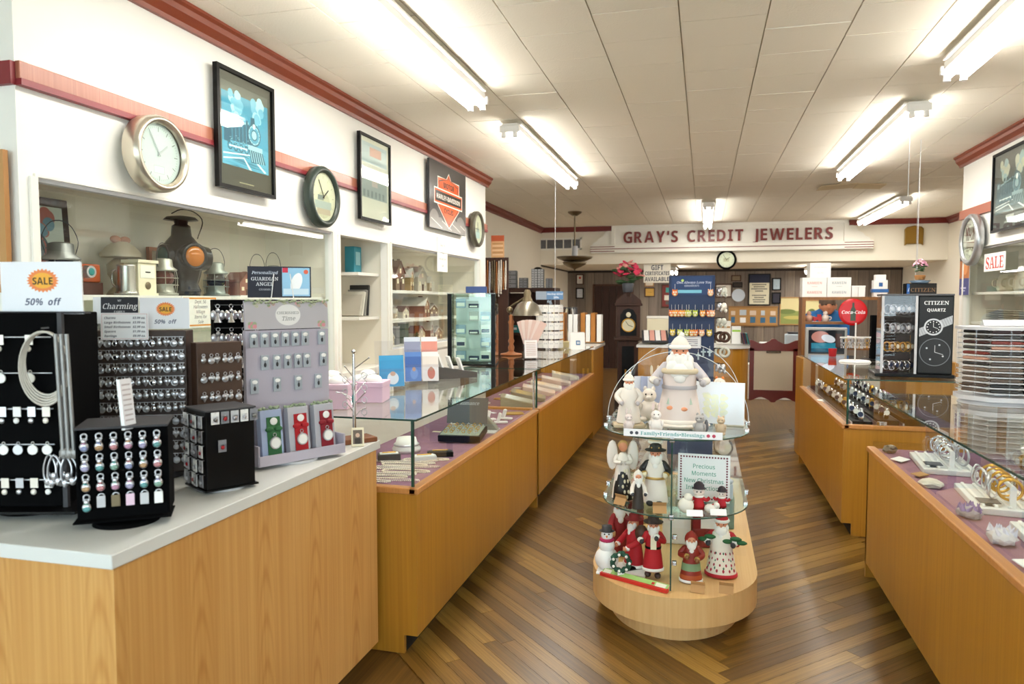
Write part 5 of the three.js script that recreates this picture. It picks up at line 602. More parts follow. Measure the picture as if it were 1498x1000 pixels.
// ---------------------------------------------------------------- central island of glass shelves
const IX = -0.125, IB = 0.222;
const stadium = (r, zn, zf, n = 20) => [...arc(0, zn + r, r, Math.PI, 0, n).map(([x, z]) => [x, 2 * (zn + r) - z]), ...arc(0, zf - r, r, 0, Math.PI, n).map(([x, z]) => [x, 2 * (zf - r) - z])];
function slab(pts, h, y, bevel = 0) { return new THREE.ExtrudeGeometry(new THREE.Shape(V2(pts)), { depth: h, bevelEnabled: !!bevel, bevelSize: bevel, bevelThickness: bevel, bevelSegments: 1 }).rotateX(-FX).translate(0, y, 0); }
{
  const t = G('island_display', 'rounded wooden island with clear glass shelves and arched acrylic panels', 'display island', [IX, 0, 0]);
  // plan in (x, -z): the rounded end faces the shop front
  const plan = (r, zn, zf) => { const a = []; const k = 0.42; for (let i = 0; i <= 24; i++) { const an = Math.PI + Math.PI * i / 24; a.push([Math.cos(an) * r, -zn + k + Math.sin(an) * k]); } a.push([r, -zf - 0.15], [r - 0.15, -zf], [-r + 0.15, -zf], [-r, -zf - 0.15]); return a.filter((p, i, q) => i === 0 || Math.hypot(p[0] - q[i - 1][0], p[1] - q[i - 1][1]) > 1e-4); };
  const grow = uvm(slab(plan(0.385, -3.12, -5.5), 0.13, 0.092)); part(t, 'wooden_base', grow, MT.maple);
  part(t, 'plinth', uvm(slab(plan(0.31, -3.2, -5.42), 0.09, 0.001)), MT.maple);
  const D = (r, k, zn, zb) => { const a = []; for (let i = 0; i <= 24; i++) { const an = Math.PI + Math.PI * i / 24; a.push([Math.cos(an) * r, -zn + k + Math.sin(an) * k]); } a.push([r, -zb], [-r, -zb]); return a; };
  for (const y of [0.545, 0.886]) { part(t, 'glass_shelf', slab(D(0.335, 0.33, -3.19, -4.0), 0.007, y), glass(0xeaf7f2)); part(t, 'shelf_edge', [tu(D(0.335, 0.33, -3.19, -4.0).slice(0, 25).map(([x, zz]) => [x, y + 0.0035, -zz]), 0.0033, 48, 5)], MT.glassEdge, 'dark green polished glass edge'); }
  for (const y of [0.545, 0.886]) part(t, 'rear_shelf', bb(-0.335, 0.335, y, y + 0.007, -5.2, -4.05), MT.glass);
  const arch = (z) => { const a = [[-0.345, 0.006], [0.345, 0.006]]; for (let i = 0; i <= 24; i++) { const an = Math.PI * i / 24; a.push([Math.cos(an) * 0.345, 0.67 + Math.sin(an) * 0.345]); } return new THREE.ShapeGeometry(new THREE.Shape(V2(a))).translate(0, IB, z); };
  for (const z of [-3.72, -4.55]) part(t, 'arched_panel', arch(z), MT.acrylic);
  for (const z of [-3.717, -4.547]) part(t, 'panel_edge', tu(Array.from({ length: 25 }, (_, i) => [Math.cos(Math.PI * i / 24) * 0.345, IB + 0.67 + Math.sin(Math.PI * i / 24) * 0.345, z]), 0.0018, 48, 5), std(0xdfe6ea, 0.2), 'bright polished acrylic edge');
  part(t, 'centre_pane', pane(-0.003, 0.003, IB, 0.885, -3.71, -3.2), MT.glass); part(t, 'centre_edge', bb(-0.0032, 0.0032, IB, 0.885, -3.204, -3.198), MT.glassEdge);
  for (const y of [0.549, 0.89]) for (const [x, z] of [[-0.325, -3.5], [0.325, -3.5], [0, -3.2], [-0.34, -3.72], [0.34, -3.72]]) part(t, 'chrome_clip', bx(0.022, 0.024, 0.022, x, y - 0.012, z, 0.004), MT.chrome);
  for (const y of [0.3, 0.42]) part(t, 'chrome_clip', bx(0.022, 0.022, 0.022, 0.012, y, -3.3, 0.004), MT.chrome);
}
// bearded Christmas figures: robe lathed, arms swept, head with face, hat and beard
function figure(name, label, pos, turn, h, c, extra) {
  const t = G(name, label, 'figurine', pos, turn), k = h, S = g => mg(g).scale(k, k, k);
  const w = c.wide ?? 1;
  part(t, 'robe', S([la([[0.001, 0], [0.2 * w, 0], [0.215 * w, 0.02], [0.185 * w, 0.25], [0.155 * w, 0.42], [0.165 * w, 0.56], [0.13 * w, 0.68], [0.06, 0.73], [0.001, 0.74]], 20).scale(1, 1, 0.8)]), c.robe);
  if (c.hem) part(t, 'fur_hem', S([la([[0.19 * w, 0.005], [0.228 * w, 0.015], [0.228 * w, 0.055], [0.19 * w, 0.07]], 20).scale(1, 1, 0.82)]), c.hem);
  if (c.belt) part(t, 'belt', S([la([[0.155 * w, 0.4], [0.168 * w, 0.4], [0.168 * w, 0.44], [0.155 * w, 0.44]], 20).scale(1, 1, 0.82)]), c.belt);
  for (const s of [-1, 1]) {
    const hand = s < 0 ? (c.handL ?? [-0.17, 0.43, 0.16]) : (c.handR ?? [0.17, 0.43, 0.16]);
    const a = part(t, 'sleeve', S([tu([[s * 0.12 * w, 0.66, 0], [s * 0.21 * w, 0.54, 0.03], hand], 0.055, 10, 8), sp(0.055, s * 0.12 * w, 0.65, 0, 1, 1, 1, 8)]), c.sleeve ?? c.robe);
    part(a, 'cuff', S([sp(0.062, hand[0], hand[1], hand[2], 1, 0.8, 0.8, 8)]), c.cuff ?? MT.fur); part(t, 'mitten', S([sp(0.045, hand[0] * 0.92, hand[1] - 0.02, hand[2] + 0.045, 0.9, 1, 1, 8), sp(0.018, hand[0] * 0.8, hand[1] + 0.01, hand[2] + 0.06, 1, 1.3, 1, 6)]), c.mitten ?? MT.charcoal);
  }
  part(t, 'head', S([sp(0.095, 0, 0.8, 0.01, 1, 1.1, 1, 14), sp(0.018, 0, 0.795, 0.105, 1, 1, 1, 6)]), MT.skin);
  for (const s of [-1, 1]) part(t, 'eye', S([sp(0.011, s * 0.034, 0.825, 0.092, 1, 0.8, 0.6, 6)]), MT.black);
  part(t, 'beard', S([sp(0.085, 0, 0.715, 0.07, 1.05, 1.25, 0.7, 12), sp(0.05, 0, 0.62, 0.095, 1, 1.4, 0.7, 10), sp(0.045, -0.075, 0.76, 0.04, 0.8, 1.4, 0.9, 8), sp(0.045, 0.075, 0.76, 0.04, 0.8, 1.4, 0.9, 8), sp(0.026, -0.026, 0.775, 0.1, 1.3, 0.6, 0.6, 6), sp(0.026, 0.026, 0.775, 0.1, 1.3, 0.6, 0.6, 6)]), MT.fur);
  if (c.hat === 'brim') part(t, 'hat', S([la([[0.17, 0.865], [0.175, 0.875], [0.1, 0.89], [0.095, 0.95], [0.06, 0.975], [0.001, 0.98]], 18)]), c.hatMat);
  else if (c.hat === 'hood') part(t, 'hood', S([sp(0.125, 0, 0.82, -0.03, 1, 1.15, 0.9, 14), la([[0.09, 0.9], [0.04, 0.97], [0.001, 1]], 12)]), c.hatMat);
  else { part(t, 'hat', S([la([[0.1, 0.86], [0.095, 0.91], [0.06, 0.96], [0.02, 0.99], [0.001, 1]], 16)]), c.hatMat); part(t, 'hat_fur', S([rx(to(0.098, 0.026, 0, 0, 0, 18, 7), FX).translate(0, 0.865, 0)]), MT.fur); part(t, 'pompom', S([sp(0.03, 0.02, 1.0, 0, 1, 1, 1, 8)]), MT.fur); }
  if (extra) extra(t, S);
  return t;
}
const F = (r, c) => ({ robe: r, ...c });
const ivory = std(0xece2d6, 0.75), blush = std(0xe3d3cb, 0.75), paleGrey = std(0xb9b2b4, 0.7), darkRed = std(0x8c1a1c, 0.7), gold2 = std(0xbf9a54, 0.4, 0.4), black2 = std(0x1d1a18, 0.5);
const YU = 0.895, YL = 0.554;
// top shelf
figure('santa_figurine', 'very large ivory Christmas figurine with a long white beard and fur cap', [IX + 0.02, YU + 0.024, -3.45], 0.05, 0.415, F(blush, { wide: 1.15, hem: ivory, belt: paleGrey, hatMat: ivory, cuff: ivory, mitten: paleGrey, handL: [-0.27, 0.5, 0.1], handR: [0.27, 0.5, 0.1], sleeve: std(0xcac3c6, 0.7) }), (t, S) => {
  part(t, 'fur_collar', S([rx(to(0.15, 0.035, 0, 0, 0, 20, 7), FX).scale(1.15, 1, 0.9).translate(0, 0.6, 0.02)]), std(0xd8c6a6, 0.9)); part(t, 'beard_curls', S([sp(0.09, 0, 0.6, 0.12, 1.3, 1, 0.6, 12), sp(0.07, -0.08, 0.64, 0.11, 1, 1.2, 0.6, 10), sp(0.07, 0.08, 0.64, 0.11, 1, 1.2, 0.6, 10), sp(0.06, 0, 0.53, 0.14, 1.1, 1, 0.5, 10), sp(0.05, -0.1, 0.72, 0.07, 1, 1.3, 0.8, 8), sp(0.05, 0.1, 0.72, 0.07, 1, 1.3, 0.8, 8)]), MT.fur); part(t, 'snow_base', S([sp(0.3, 0, 0.0, 0, 1.15, 0.16, 0.8, 18)]), ivory);
  part(t, 'painted_ducks', S([sp(0.03, -0.1, 0.2, 0.155, 1.3, 0.8, 0.5, 8), sp(0.03, 0.05, 0.19, 0.17, 1.3, 0.8, 0.5, 8)]), std(0xe79b70, 0.6)); part(t, 'painted_trees', S([-0.12, -0.04, 0.05, 0.12].map(x => la([[0.02, 0], [0.001, 0.07]], 8).translate(x, 0.24, 0.145 - x * x))), std(0xb5c4b0, 0.7)); });
figure('santa_figurine', 'smaller ivory Christmas figurine holding a rabbit on the top shelf', [IX - 0.212, YU + 0.022, -3.44], 0.2, 0.235, F(ivory, { wide: 1.15, hatMat: ivory, cuff: blush, mitten: paleGrey, belt: null }), (t, S) => { part(t, 'boots', S([sp(0.06, -0.08, 0.0, 0.08, 1, 0.7, 1.4, 8), sp(0.06, 0.08, 0.0, 0.08, 1, 0.7, 1.4, 8)]), std(0x6f6a6c, 0.6)); part(t, 'log_base', S([bx(0.62, 0.07, 0.42, 0, -0.075, 0.02, 0.02)]), std(0xcab99b, 0.8)); });
function critter(name, label, cat, pos, turn, h, body, o = {}) { const t = G(name, label, cat, pos, turn), S = g => mg(g).scale(h, h, h); part(t, 'body', S([sp(0.24, 0, 0.27, 0, 1, 1.15, 0.9, 14), sp(0.1, -0.12, 0.06, 0.12, 1, 0.7, 1.4, 8), sp(0.1, 0.12, 0.06, 0.12, 1, 0.7, 1.4, 8), sp(0.07, -0.2, 0.38, 0.12, 0.8, 1.4, 0.9, 8), sp(0.07, 0.2, 0.38, 0.12, 0.8, 1.4, 0.9, 8), sp(0.17, 0, 0.64, 0.03, 1.05, 1, 1, 14), sp(0.075, 0, 0.6, 0.18, 1, 0.8, 1, 8)]), body); for (const s of [-1, 1]) { part(t, 'ear', S([sp(0.06, s * 0.1, o.ears === 'long' ? 0.92 : 0.8, 0, 0.8, o.ears === 'long' ? 2.6 : 1.1, 0.5, 8)]), o.ear ?? body); part(t, 'eye', S([sp(0.022, s * 0.07, 0.68, 0.175, 1, 1, 0.6, 6)]), MT.black); } if (o.tail) part(t, 'tail', S([sp(0.11, 0.22, 0.36, -0.12, 0.8, 2.2, 0.8, 10)]), o.tail); if (o.mask) part(t, 'mask', S([sp(0.13, 0, 0.68, 0.09, 1.1, 0.4, 0.8, 10)]), o.mask); return t; }
critter('rabbit_figurine', 'white rabbit figurine standing on the top shelf beside the large figurine', 'figurine', [IX - 0.075, YU + 0.003, -3.29], 0.1, 0.13, std(0xf0e6df, 0.8), { ears: 'long', ear: std(0xe9d2cb, 0.8) });
critter('rabbit_figurine', 'small grey-pink rabbit figurine under the smaller ivory figurine', 'figurine', [IX - 0.2, YU + 0.003, -3.31], 0.4, 0.1, std(0xe2d2cc, 0.8), { ears: 'long' });
critter('raccoon_figurine', 'grey raccoon figurine with striped tail on the top shelf', 'figurine', [IX + 0.115, YU + 0.001, -3.31], -0.2, 0.115, std(0xb0aaa6, 0.8), { tail: std(0x6f6c70, 0.8), mask: MT.charcoal });
critter('mouse_figurine', 'little brown mouse figurine in grey trousers beside the white card', 'figurine', [IX + 0.205, YU + 0.001, -3.34], -0.1, 0.1, std(0xcab294, 0.8), { ear: std(0xd9bda6, 0.8) });
critter('owl_figurine', 'pale owl figurine behind the smaller ivory figurine', 'figurine', [IX - 0.13, YU + 0.003, -3.63], 0, 0.2, std(0xe6ddd2, 0.8), { tail: null });
sheet('white_card_box', 'large glossy white card box with pale green and yellow stars', 'card', 0.24, 0.2, canvasTex(240, 200, (x, w, h) => { x.fillStyle = '#eef2f8'; x.fillRect(0, 0, w, h); for (let i = 0; i < 60; i++) { x.fillStyle = i % 2 ? '#eef0cf' : '#e9eedb'; x.beginPath(); x.ellipse(60 + (i * 37) % 110, 60 + (i * 23) % 100, 16, 8, i, 0, 7); x.fill(); } for (let i = 0; i < 14; i++) write(x, '✦', 20 + (i * 67) % 210, 20 + (i * 43) % 170, 14, ['#8fb9a8', '#b9c8dd', '#dcd58a'][i % 3]); }), [IX + 0.2, YU + 0.103, -3.64], -0.15, -0.06, 0.03, MT.white, 0.15);
sheet('blessings_strip', 'long white strip reading Family Friends Blessings on the shelf front', 'sign', 0.42, 0.032, canvasTex(512, 40, (x, w, h) => { x.fillStyle = '#f6f3f4'; x.fillRect(0, 0, w, h); write(x, 'Family•Friends•Blessings', w / 2, 21, 26, '#4f9a98', 'serif', 'bold'); for (const a of [42, 70, 440, 468]) { x.fillStyle = a % 4 ? '#3b3b46' : '#c23a55'; x.beginPath(); x.arc(a, 21, 9, 0, 7); x.fill(); } write(x, '❄', 16, 21, 24, '#7aa'); write(x, '❄', 496, 21, 24, '#7aa'); }), [IX, YU + 0.018, -3.205], 0, -0.1, 0.004);
for (let i = 0; i < 4; i++) one('folded_brochure', 'white and blue brochure standing behind the top shelf figurines', 'brochure', bx(0.05, 0.2, 0.006, 0, 0, 0), std(i % 2 ? 0xb9c3e0 : 0xe9ecf4, 0.5), [IX - 0.2 + i * 0.035, YU + 0.001, -3.85], 0.3, 'brochures behind the figurines');
// middle shelf
{ const t = G('angel_figurine', 'tall winged angel figurine in black and gold harlequin skirt', 'figurine', [IX - 0.235, YL + 0.001, -3.42], 0.15), S = g => mg(g).scale(0.285, 0.285, 0.285); part(t, 'skirt', S([la([[0.001, 0], [0.17, 0], [0.15, 0.2], [0.1, 0.45], [0.07, 0.58], [0.001, 0.6]], 16).scale(1, 1, 0.7)]), black2); part(t, 'harlequin', S(Array.from({ length: 18 }, (_, i) => { const r = i % 6, c = (i / 6 | 0) - 1; return sp(0.028, c * 0.07 * (1 - r * 0.09) + (r % 2) * 0.03, 0.06 + r * 0.085, 0.125 - r * 0.012 - c * c * 0.02, 0.7, 1.2, 0.3, 6); })), MT.cream); part(t, 'bodice', S([sp(0.1, 0, 0.66, 0, 1, 1.3, 0.8, 12)]), ivory); for (const s of [-1, 1]) { part(t, 'wing', S([sp(0.12, s * 0.17, 0.72, -0.08, 0.8, 2.1, 0.3, 10)]), ivory); part(t, 'sleeve', S([tu([[s * 0.09, 0.74, 0], [s * 0.13, 0.64, 0.05], [s * 0.03, 0.63, 0.13]], 0.035, 8, 7)]), ivory); } part(t, 'head', S([sp(0.075, 0, 0.88, 0, 1, 1.15, 1, 12)]), MT.skin); part(t, 'hair', S([sp(0.082, 0, 0.9, -0.02, 1, 1.05, 0.9, 12)]), std(0xc79a5c, 0.7)); part(t, 'coat', S([la([[0.18, 0.02], [0.12, 0.5], [0.1, 0.6]], 16).scale(1, 1, 0.7).translate(0, 0, -0.02)]), ivory); }
figure('nutcracker_santa', 'white-bearded figurine in black top hat with gold dots and cream coat', [IX - 0.08, YL + 0.012, -3.36], 0, 0.28, F(ivory, { hat: 'brim', hatMat: black2, sleeve: black2, mitten: MT.cream, cuff: gold2, belt: gold2, handL: [-0.18, 0.5, 0.1], handR: [0.18, 0.5, 0.1] }), (t, S) => { part(t, 'boots', S([sp(0.07, -0.07, 0.02, 0.13, 1, 0.7, 1.4, 8), sp(0.07, 0.07, 0.02, 0.13, 1, 0.7, 1.4, 8)]), black2); part(t, 'hat_dots', S([-0.06, 0, 0.06].map(x => sp(0.014, x, 0.92, 0.09, 1, 1, 0.5, 6))), gold2); });
figure('santa_figurine', 'slim figurine with black diamond robe on the middle shelf', [IX - 0.15, YL + 0.001, -3.275], 0.2, 0.18, F(std(0x3a322c, 0.6), { hat: 'hood', hatMat: ivory, sleeve: ivory, wide: 0.7 }));
figure('santa_figurine', 'cream hooded figurine standing behind the top hat figurine', [IX - 0.095, YL + 0.001, -3.57], 0, 0.29, F(ivory, { hatMat: std(0xd9c7a8, 0.7), sleeve: blush, wide: 0.8 }));
sheet('precious_sign', 'white card with dotted border reading Precious Moments New Christmas Introductions', 'sign', 0.235, 0.22, canvasTex(240, 225, (x, w, h) => { x.fillStyle = '#f5f5f4'; x.fillRect(0, 0, w, h); x.fillStyle = '#6a2230'; for (let i = 0; i < 17; i++) { for (const [a, b] of [[14 + i * 13.2, 14], [14 + i * 13.2, h - 14], [14, 14 + i * 12.3], [w - 14, 14 + i * 12.3]]) { x.beginPath(); x.arc(a, b, 4, 0, 7); x.fill(); } } ['Precious', 'Moments', 'New Christmas', 'Introductions'].forEach((s, i) => write(x, s, w / 2, 58 + i * 34, 27, '#3f8f74', 'sans-serif')); }), [IX + 0.135, YL + 0.115, -3.46], -0.05, -0.05, 0.003);
function doll(label, pos, turn, h, coat) { const t = G('snow_doll', label, 'figurine', pos, turn), S = g => mg(g).scale(h, h, h); part(t, 'coat', S([la([[0.001, 0.08], [0.2, 0.08], [0.19, 0.2], [0.12, 0.48], [0.001, 0.52]], 14)]), coat); part(t, 'boots', S([sp(0.08, -0.08, 0.05, 0.03, 1, 0.7, 1.3, 8), sp(0.08, 0.08, 0.05, 0.03, 1, 0.7, 1.3, 8)]), MT.black); for (const s of [-1, 1]) part(t, 'arm', S([tu([[s * 0.12, 0.44, 0], [s * 0.24, 0.38, 0.03], [s * 0.34, 0.47, 0.04]], 0.06, 8, 7)]), coat); part(t, 'head', S([sp(0.17, 0, 0.66, 0, 1.1, 1, 1, 14)]), std(0xf3e4d8, 0.6)); for (const s of [-1, 1]) part(t, 'eye', S([sp(0.024, s * 0.06, 0.67, 0.16, 1, 1, 0.6, 6)]), MT.black); part(t, 'hat', S([la([[0.24, 0.76], [0.18, 0.78], [0.17, 0.88], [0.1, 0.96], [0.001, 1]], 16)]), std(0x2c2028, 0.6)); part(t, 'scarf', S([rx(to(0.12, 0.045, 0, 0, 0, 16, 6), FX).translate(0, 0.5, 0)]), MT.fur); }
doll('large doll-like snow figure in red coat and black bowler hat', [IX + 0.115, YL + 0.001, -3.31], 0, 0.135, MT.redCloth);
doll('smaller doll-like snow figure in red coat waving both arms', [IX + 0.215, YL + 0.001, -3.37], -0.2, 0.105, std(0xc22030, 0.7));
one('snow_bag', 'cream snow-covered bundle with red dotted edge', 'figurine', [sp(0.035, 0, 0.035, 0, 1, 1, 0.8, 12), sp(0.02, 0.01, 0.07, 0, 1, 1, 1, 8)], std(0xefe8da, 0.8), [IX + 0.06, YL + 0.001, -3.26]);
{ const t = G('snow_doll', 'small white bear in red scarf lying between the dolls', 'figurine', [IX + 0.165, YL + 0.001, -3.29], 0.4); part(t, 'body', [sp(0.022, 0, 0.02, 0, 1.3, 0.9, 1, 10), sp(0.016, 0.025, 0.032, 0.005, 1, 1, 1, 10)], std(0xe6dfd4, 0.8)); part(t, 'scarf', to(0.013, 0.005, 0.016, 0.026, 0.004, 12, 5), MT.redCloth); }
for (const [x, z, lab] of [[0.1, -3.215, 'white price card lying in front of the red dolls'], [0.2, -3.255, 'tilted white price card near the smaller doll'], [-0.05, -3.22, 'folded tan price card below the top hat figurine'], [-0.24, -3.31, 'folded tan price card below the harlequin angel']]) one('price_card', lab, 'price card', x > 0 ? rx(bx(0.07, 0.03, 0.002), -0.7) : [rx(bx(0.06, 0.035, 0.002, 0, 0, 0), -0.5), rx(bx(0.06, 0.035, 0.002, 0, 0, -0.032), 0.5)], x > 0 ? MT.white : MT.tan, [IX + x, YL + 0.002, z], x < -0.1 ? -0.5 : 0.15);
one('grey_gift_box', 'pale grey box with blue shells on the middle shelf corner', 'box', [bx(0.1, 0.07, 0.08, 0, 0, 0, 0.003), sp(0.03, 0, 0.08, 0, 1.2, 0.5, 1), sp(0.022, 0.03, 0.082, 0.02, 1, 0.6, 1)], std(0xb9c4cc, 0.5), [IX + 0.22, YL + 0.001, -3.58]);
// bottom level
const yb = IB + 0.002;
{ const t = figure('santa_figurine', 'kneeling red-coated Christmas figurine facing a small snowman', [IX - 0.18, yb + 0.012, -3.43], -0.9, 0.26, F(MT.redCloth, { hem: MT.fur, hatMat: darkRed, hat: 'brim', mitten: MT.skin, cuff: MT.fur, handL: [-0.16, 0.4, 0.24], handR: [0.16, 0.4, 0.24] }), (t2, S) => { part(t2, 'boot', S([bx(0.12, 0.07, 0.26, 0.14, -0.01, 0.12, 0.03)]), MT.black); }); }
{ const t = G('snowman_figurine', 'white snowman with pink scarf holding a green wreath', 'figurine', [IX - 0.3, yb + 0.012, -3.36], 0.1), S = g => mg(g).scale(0.2, 0.2, 0.2); part(t, 'snow_body', S([sp(0.28, 0, 0.24, 0, 1, 1, 0.9, 16), sp(0.19, 0, 0.56, 0, 1, 1, 1, 14), sp(0.14, 0, 0.8, 0, 1, 1, 1, 14)]), MT.white); part(t, 'scarf', S([rx(to(0.13, 0.045, 0, 0, 0, 16, 6), FX).translate(0, 0.69, 0)]), std(0xb8285a, 0.7)); part(t, 'hat', S([la([[0.18, 0.9], [0.12, 0.91], [0.12, 1.02], [0.001, 1.03]], 14)]), MT.charcoal); part(t, 'nose', S([rx(la([[0.025, 0], [0.001, 0.11]], 8), FX).translate(0, 0.8, 0.13)]), MT.orange); for (const s of [-1, 1]) part(t, 'eye', S([sp(0.018, s * 0.05, 0.85, 0.125, 1, 1, 0.6, 6)]), MT.black); }
{ const t = G('wreath', 'little green wreath with white flowers between snowman and kneeling figurine', 'wreath', [IX - 0.225, yb + 0.075, -3.285], 0.1); part(t, 'greenery', Array.from({ length: 26 }, (_, i) => sp(0.012, Math.cos(i / 26 * 6.283) * 0.038 + rr(-0.004, 0.004), Math.sin(i / 26 * 6.283) * 0.038 + rr(-0.004, 0.004), rr(-0.006, 0.006), 1, 1, 1, 6)), std(0x2e5744, 0.8)); for (let i = 0; i < 7; i++) part(t, 'flower', sp(0.007, Math.cos(i * 0.9) * 0.038, Math.sin(i * 0.9) * 0.038, 0.014, 1, 1, 0.6, 6), MT.white); part(t, 'stand', bx(0.03, 0.04, 0.02, 0, -0.075, 0), MT.white); }
one('snow_mound', 'white snow plinth under the snowman and kneeling figurine', 'ornament', slab([[-0.1, -0.06], [0.12, -0.05], [0.14, 0.05], [0.02, 0.1], [-0.1, 0.07]], 0.008, 0, 0.002), MT.white, [IX - 0.24, IB + 0.003, -3.37]);
figure('santa_figurine', 'standing Christmas figurine in long red coat and brown brimmed hat', [IX - 0.085, yb + 0.032, -3.34], 0.1, 0.26, F(MT.redCloth, { hem: MT.fur, belt: MT.black, hat: 'brim', hatMat: std(0x3b2622, 0.7), mitten: MT.charcoal, handR: [0.05, 0.66, 0.19], handL: [-0.22, 0.56, 0.08], wide: 0.85 }), (t, S) => { part(t, 'boots', S([sp(0.06, -0.09, -0.05, 0.06, 1, 0.8, 1.7, 8), sp(0.06, 0.08, -0.06, 0.1, 1, 0.8, 1.7, 8)]), std(0x3a2a26, 0.5)); part(t, 'list', S([bx(0.1, 0.2, 0.012, 0.0, 0.42, 0.16)]), MT.cream); part(t, 'sack', S([sp(0.12, -0.2, 0.62, -0.08, 1, 1.3, 0.8, 10)]), MT.brown); });
figure('santa_figurine', 'red and green painted wooden figurine holding a brown bear', [IX + 0.085, yb, -3.33], 0.1, 0.235, F(std(0x8f2a1c, 0.5), { hem: MT.white, hat: 'hood', hatMat: std(0xa52c20, 0.5), mitten: std(0x8a5a34, 0.6), cuff: gold2, wide: 1.0, handL: [-0.1, 0.55, 0.16], handR: [0.1, 0.5, 0.18] }), (t, S) => { part(t, 'painted_band', S([la([[0.188, 0.24], [0.17, 0.38]], 20).scale(1, 1, 0.82)]), std(0x7f9a72, 0.6)); part(t, 'orange_band', S([la([[0.214, 0.08], [0.203, 0.16]], 20).scale(1, 1, 0.82)]), std(0xb5552a, 0.6)); });
figure('santa_figurine', 'tall patchwork-robed Christmas figurine with greenery in its arms', [IX + 0.218, yb, -3.44], -0.1, 0.298, F(std(0xefe6d6, 0.6), { hem: std(0xb5182a, 0.6), hatMat: MT.redCloth, sleeve: MT.redCloth, mitten: MT.charcoal, wide: 1.1, handL: [-0.2, 0.56, 0.12], handR: [0.2, 0.56, 0.12] }), (t, S) => { part(t, 'patchwork', S(Array.from({ length: 24 }, (_, i) => { const r = i / 6 | 0, a = -1.1 + (i % 6) * 0.44 + (r % 2) * 0.2, R = 0.218 - r * 0.016; return sp(0.024, Math.sin(a) * R, 0.12 + r * 0.085, Math.cos(a) * R * 0.8, 0.8, 1.2, 0.4, 6); })), std(0xa8203a, 0.6)); part(t, 'tree_patches', S(Array.from({ length: 12 }, (_, i) => { const a = -1.0 + (i % 4) * 0.62, R = 0.212 - (i / 4 | 0) * 0.02; return sp(0.018, Math.sin(a) * R, 0.16 + (i / 4 | 0) * 0.11, Math.cos(a) * R * 0.8, 0.8, 1.4, 0.4, 6); })), std(0x2f6a48, 0.6)); part(t, 'greenery', S([-0.26, -0.16, 0.1, 0.22, 0.3].map((x, i) => sp(0.06, x, 0.58 + (i % 2) * 0.05, 0.12, 1.5, 0.6, 0.8, 8))), std(0x2c6136, 0.8)); });
for (const [x, z, lab] of [[0.115, -3.2, 'folded tan price card below the bear-holding figurine'], [0.235, -3.22, 'folded tan price card below the patchwork figurine']]) one('price_card', lab, 'price card', [rx(bx(0.06, 0.035, 0.002, 0, 0, 0), -0.5), rx(bx(0.06, 0.035, 0.002, 0, 0, -0.032), 0.5)], MT.tan, [IX + x, IB + 0.002, z], -0.1);
{ const t = G('red_ruler_sign', 'long narrow red and green strip lying on the wooden base', 'sign', [IX - 0.165, IB + 0.001, -3.235], -0.42); part(t, 'red_strip', bx(0.34, 0.016, 0.02, 0, 0, 0, 0.002), std(0xc8281e, 0.5)); card(t, 'printed_face', 0.33, 0.03, canvasTex(330, 30, (x, w, h) => { x.fillStyle = '#9cc06a'; x.fillRect(0, 0, w, h); x.fillStyle = '#e8e4d0'; x.fillRect(4, 4, 40, 22); x.fillRect(270, 4, 50, 22); x.fillStyle = '#c8281e'; x.fillRect(250, 8, 14, 14); }), [0, 0.02, -0.014], 0, -1.1, 0.002); }
for (const [x, z, w, h, m, lab] of [[0.16, -3.86, 0.16, 0.2, darkRed, 'dark red gift box behind the wooden figurine'], [-0.24, -3.85, 0.14, 0.22, darkRed, 'deep red toy sack behind the kneeling figurine'], [0.0, -3.88, 0.14, 0.17, MT.white, 'white carton behind the red-coated figurine'], [-0.1, -4.2, 0.2, 0.2, std(0xc9b48a, 0.6), 'tan carton on the rear of the wooden base'], [0.2, -4.2, 0.2, 0.18, std(0x6d8a77, 0.6), 'green carton on the rear of the wooden base']]) { const t = G('gift_carton', lab, 'box', [IX + x, IB + 0.002, z], 0.1); part(t, 'carton', bx(w, h, 0.1, 0, 0, 0, 0.004), m); part(t, 'label_panel', bx(w * 0.5, h * 0.3, 0.002, 0, h * 0.5, 0.0505), MT.paper); }
figure('toy_soldier', 'wooden soldier figurine in red jacket at the back of the lowest level', [IX - 0.27, yb, -3.6], 0.4, 0.3, F(darkRed, { hat: 'brim', hatMat: std(0x5b5a52, 0.6), wide: 0.7, mitten: MT.tan }));
critter('goose_figurine', 'white goose figurine with orange bill beside the arched panel', 'figurine', [IX + 0.22, 0.897, -4.4], -0.3, 0.18, std(0xe9e2d6, 0.8), { ear: MT.orange });
critter('deer_figurine', 'pale reindeer figurine behind the arched panel', 'figurine', [IX - 0.15, 0.898, -4.35], 0.3, 0.2, std(0xd8c8ac, 0.8), { ears: 'long' });
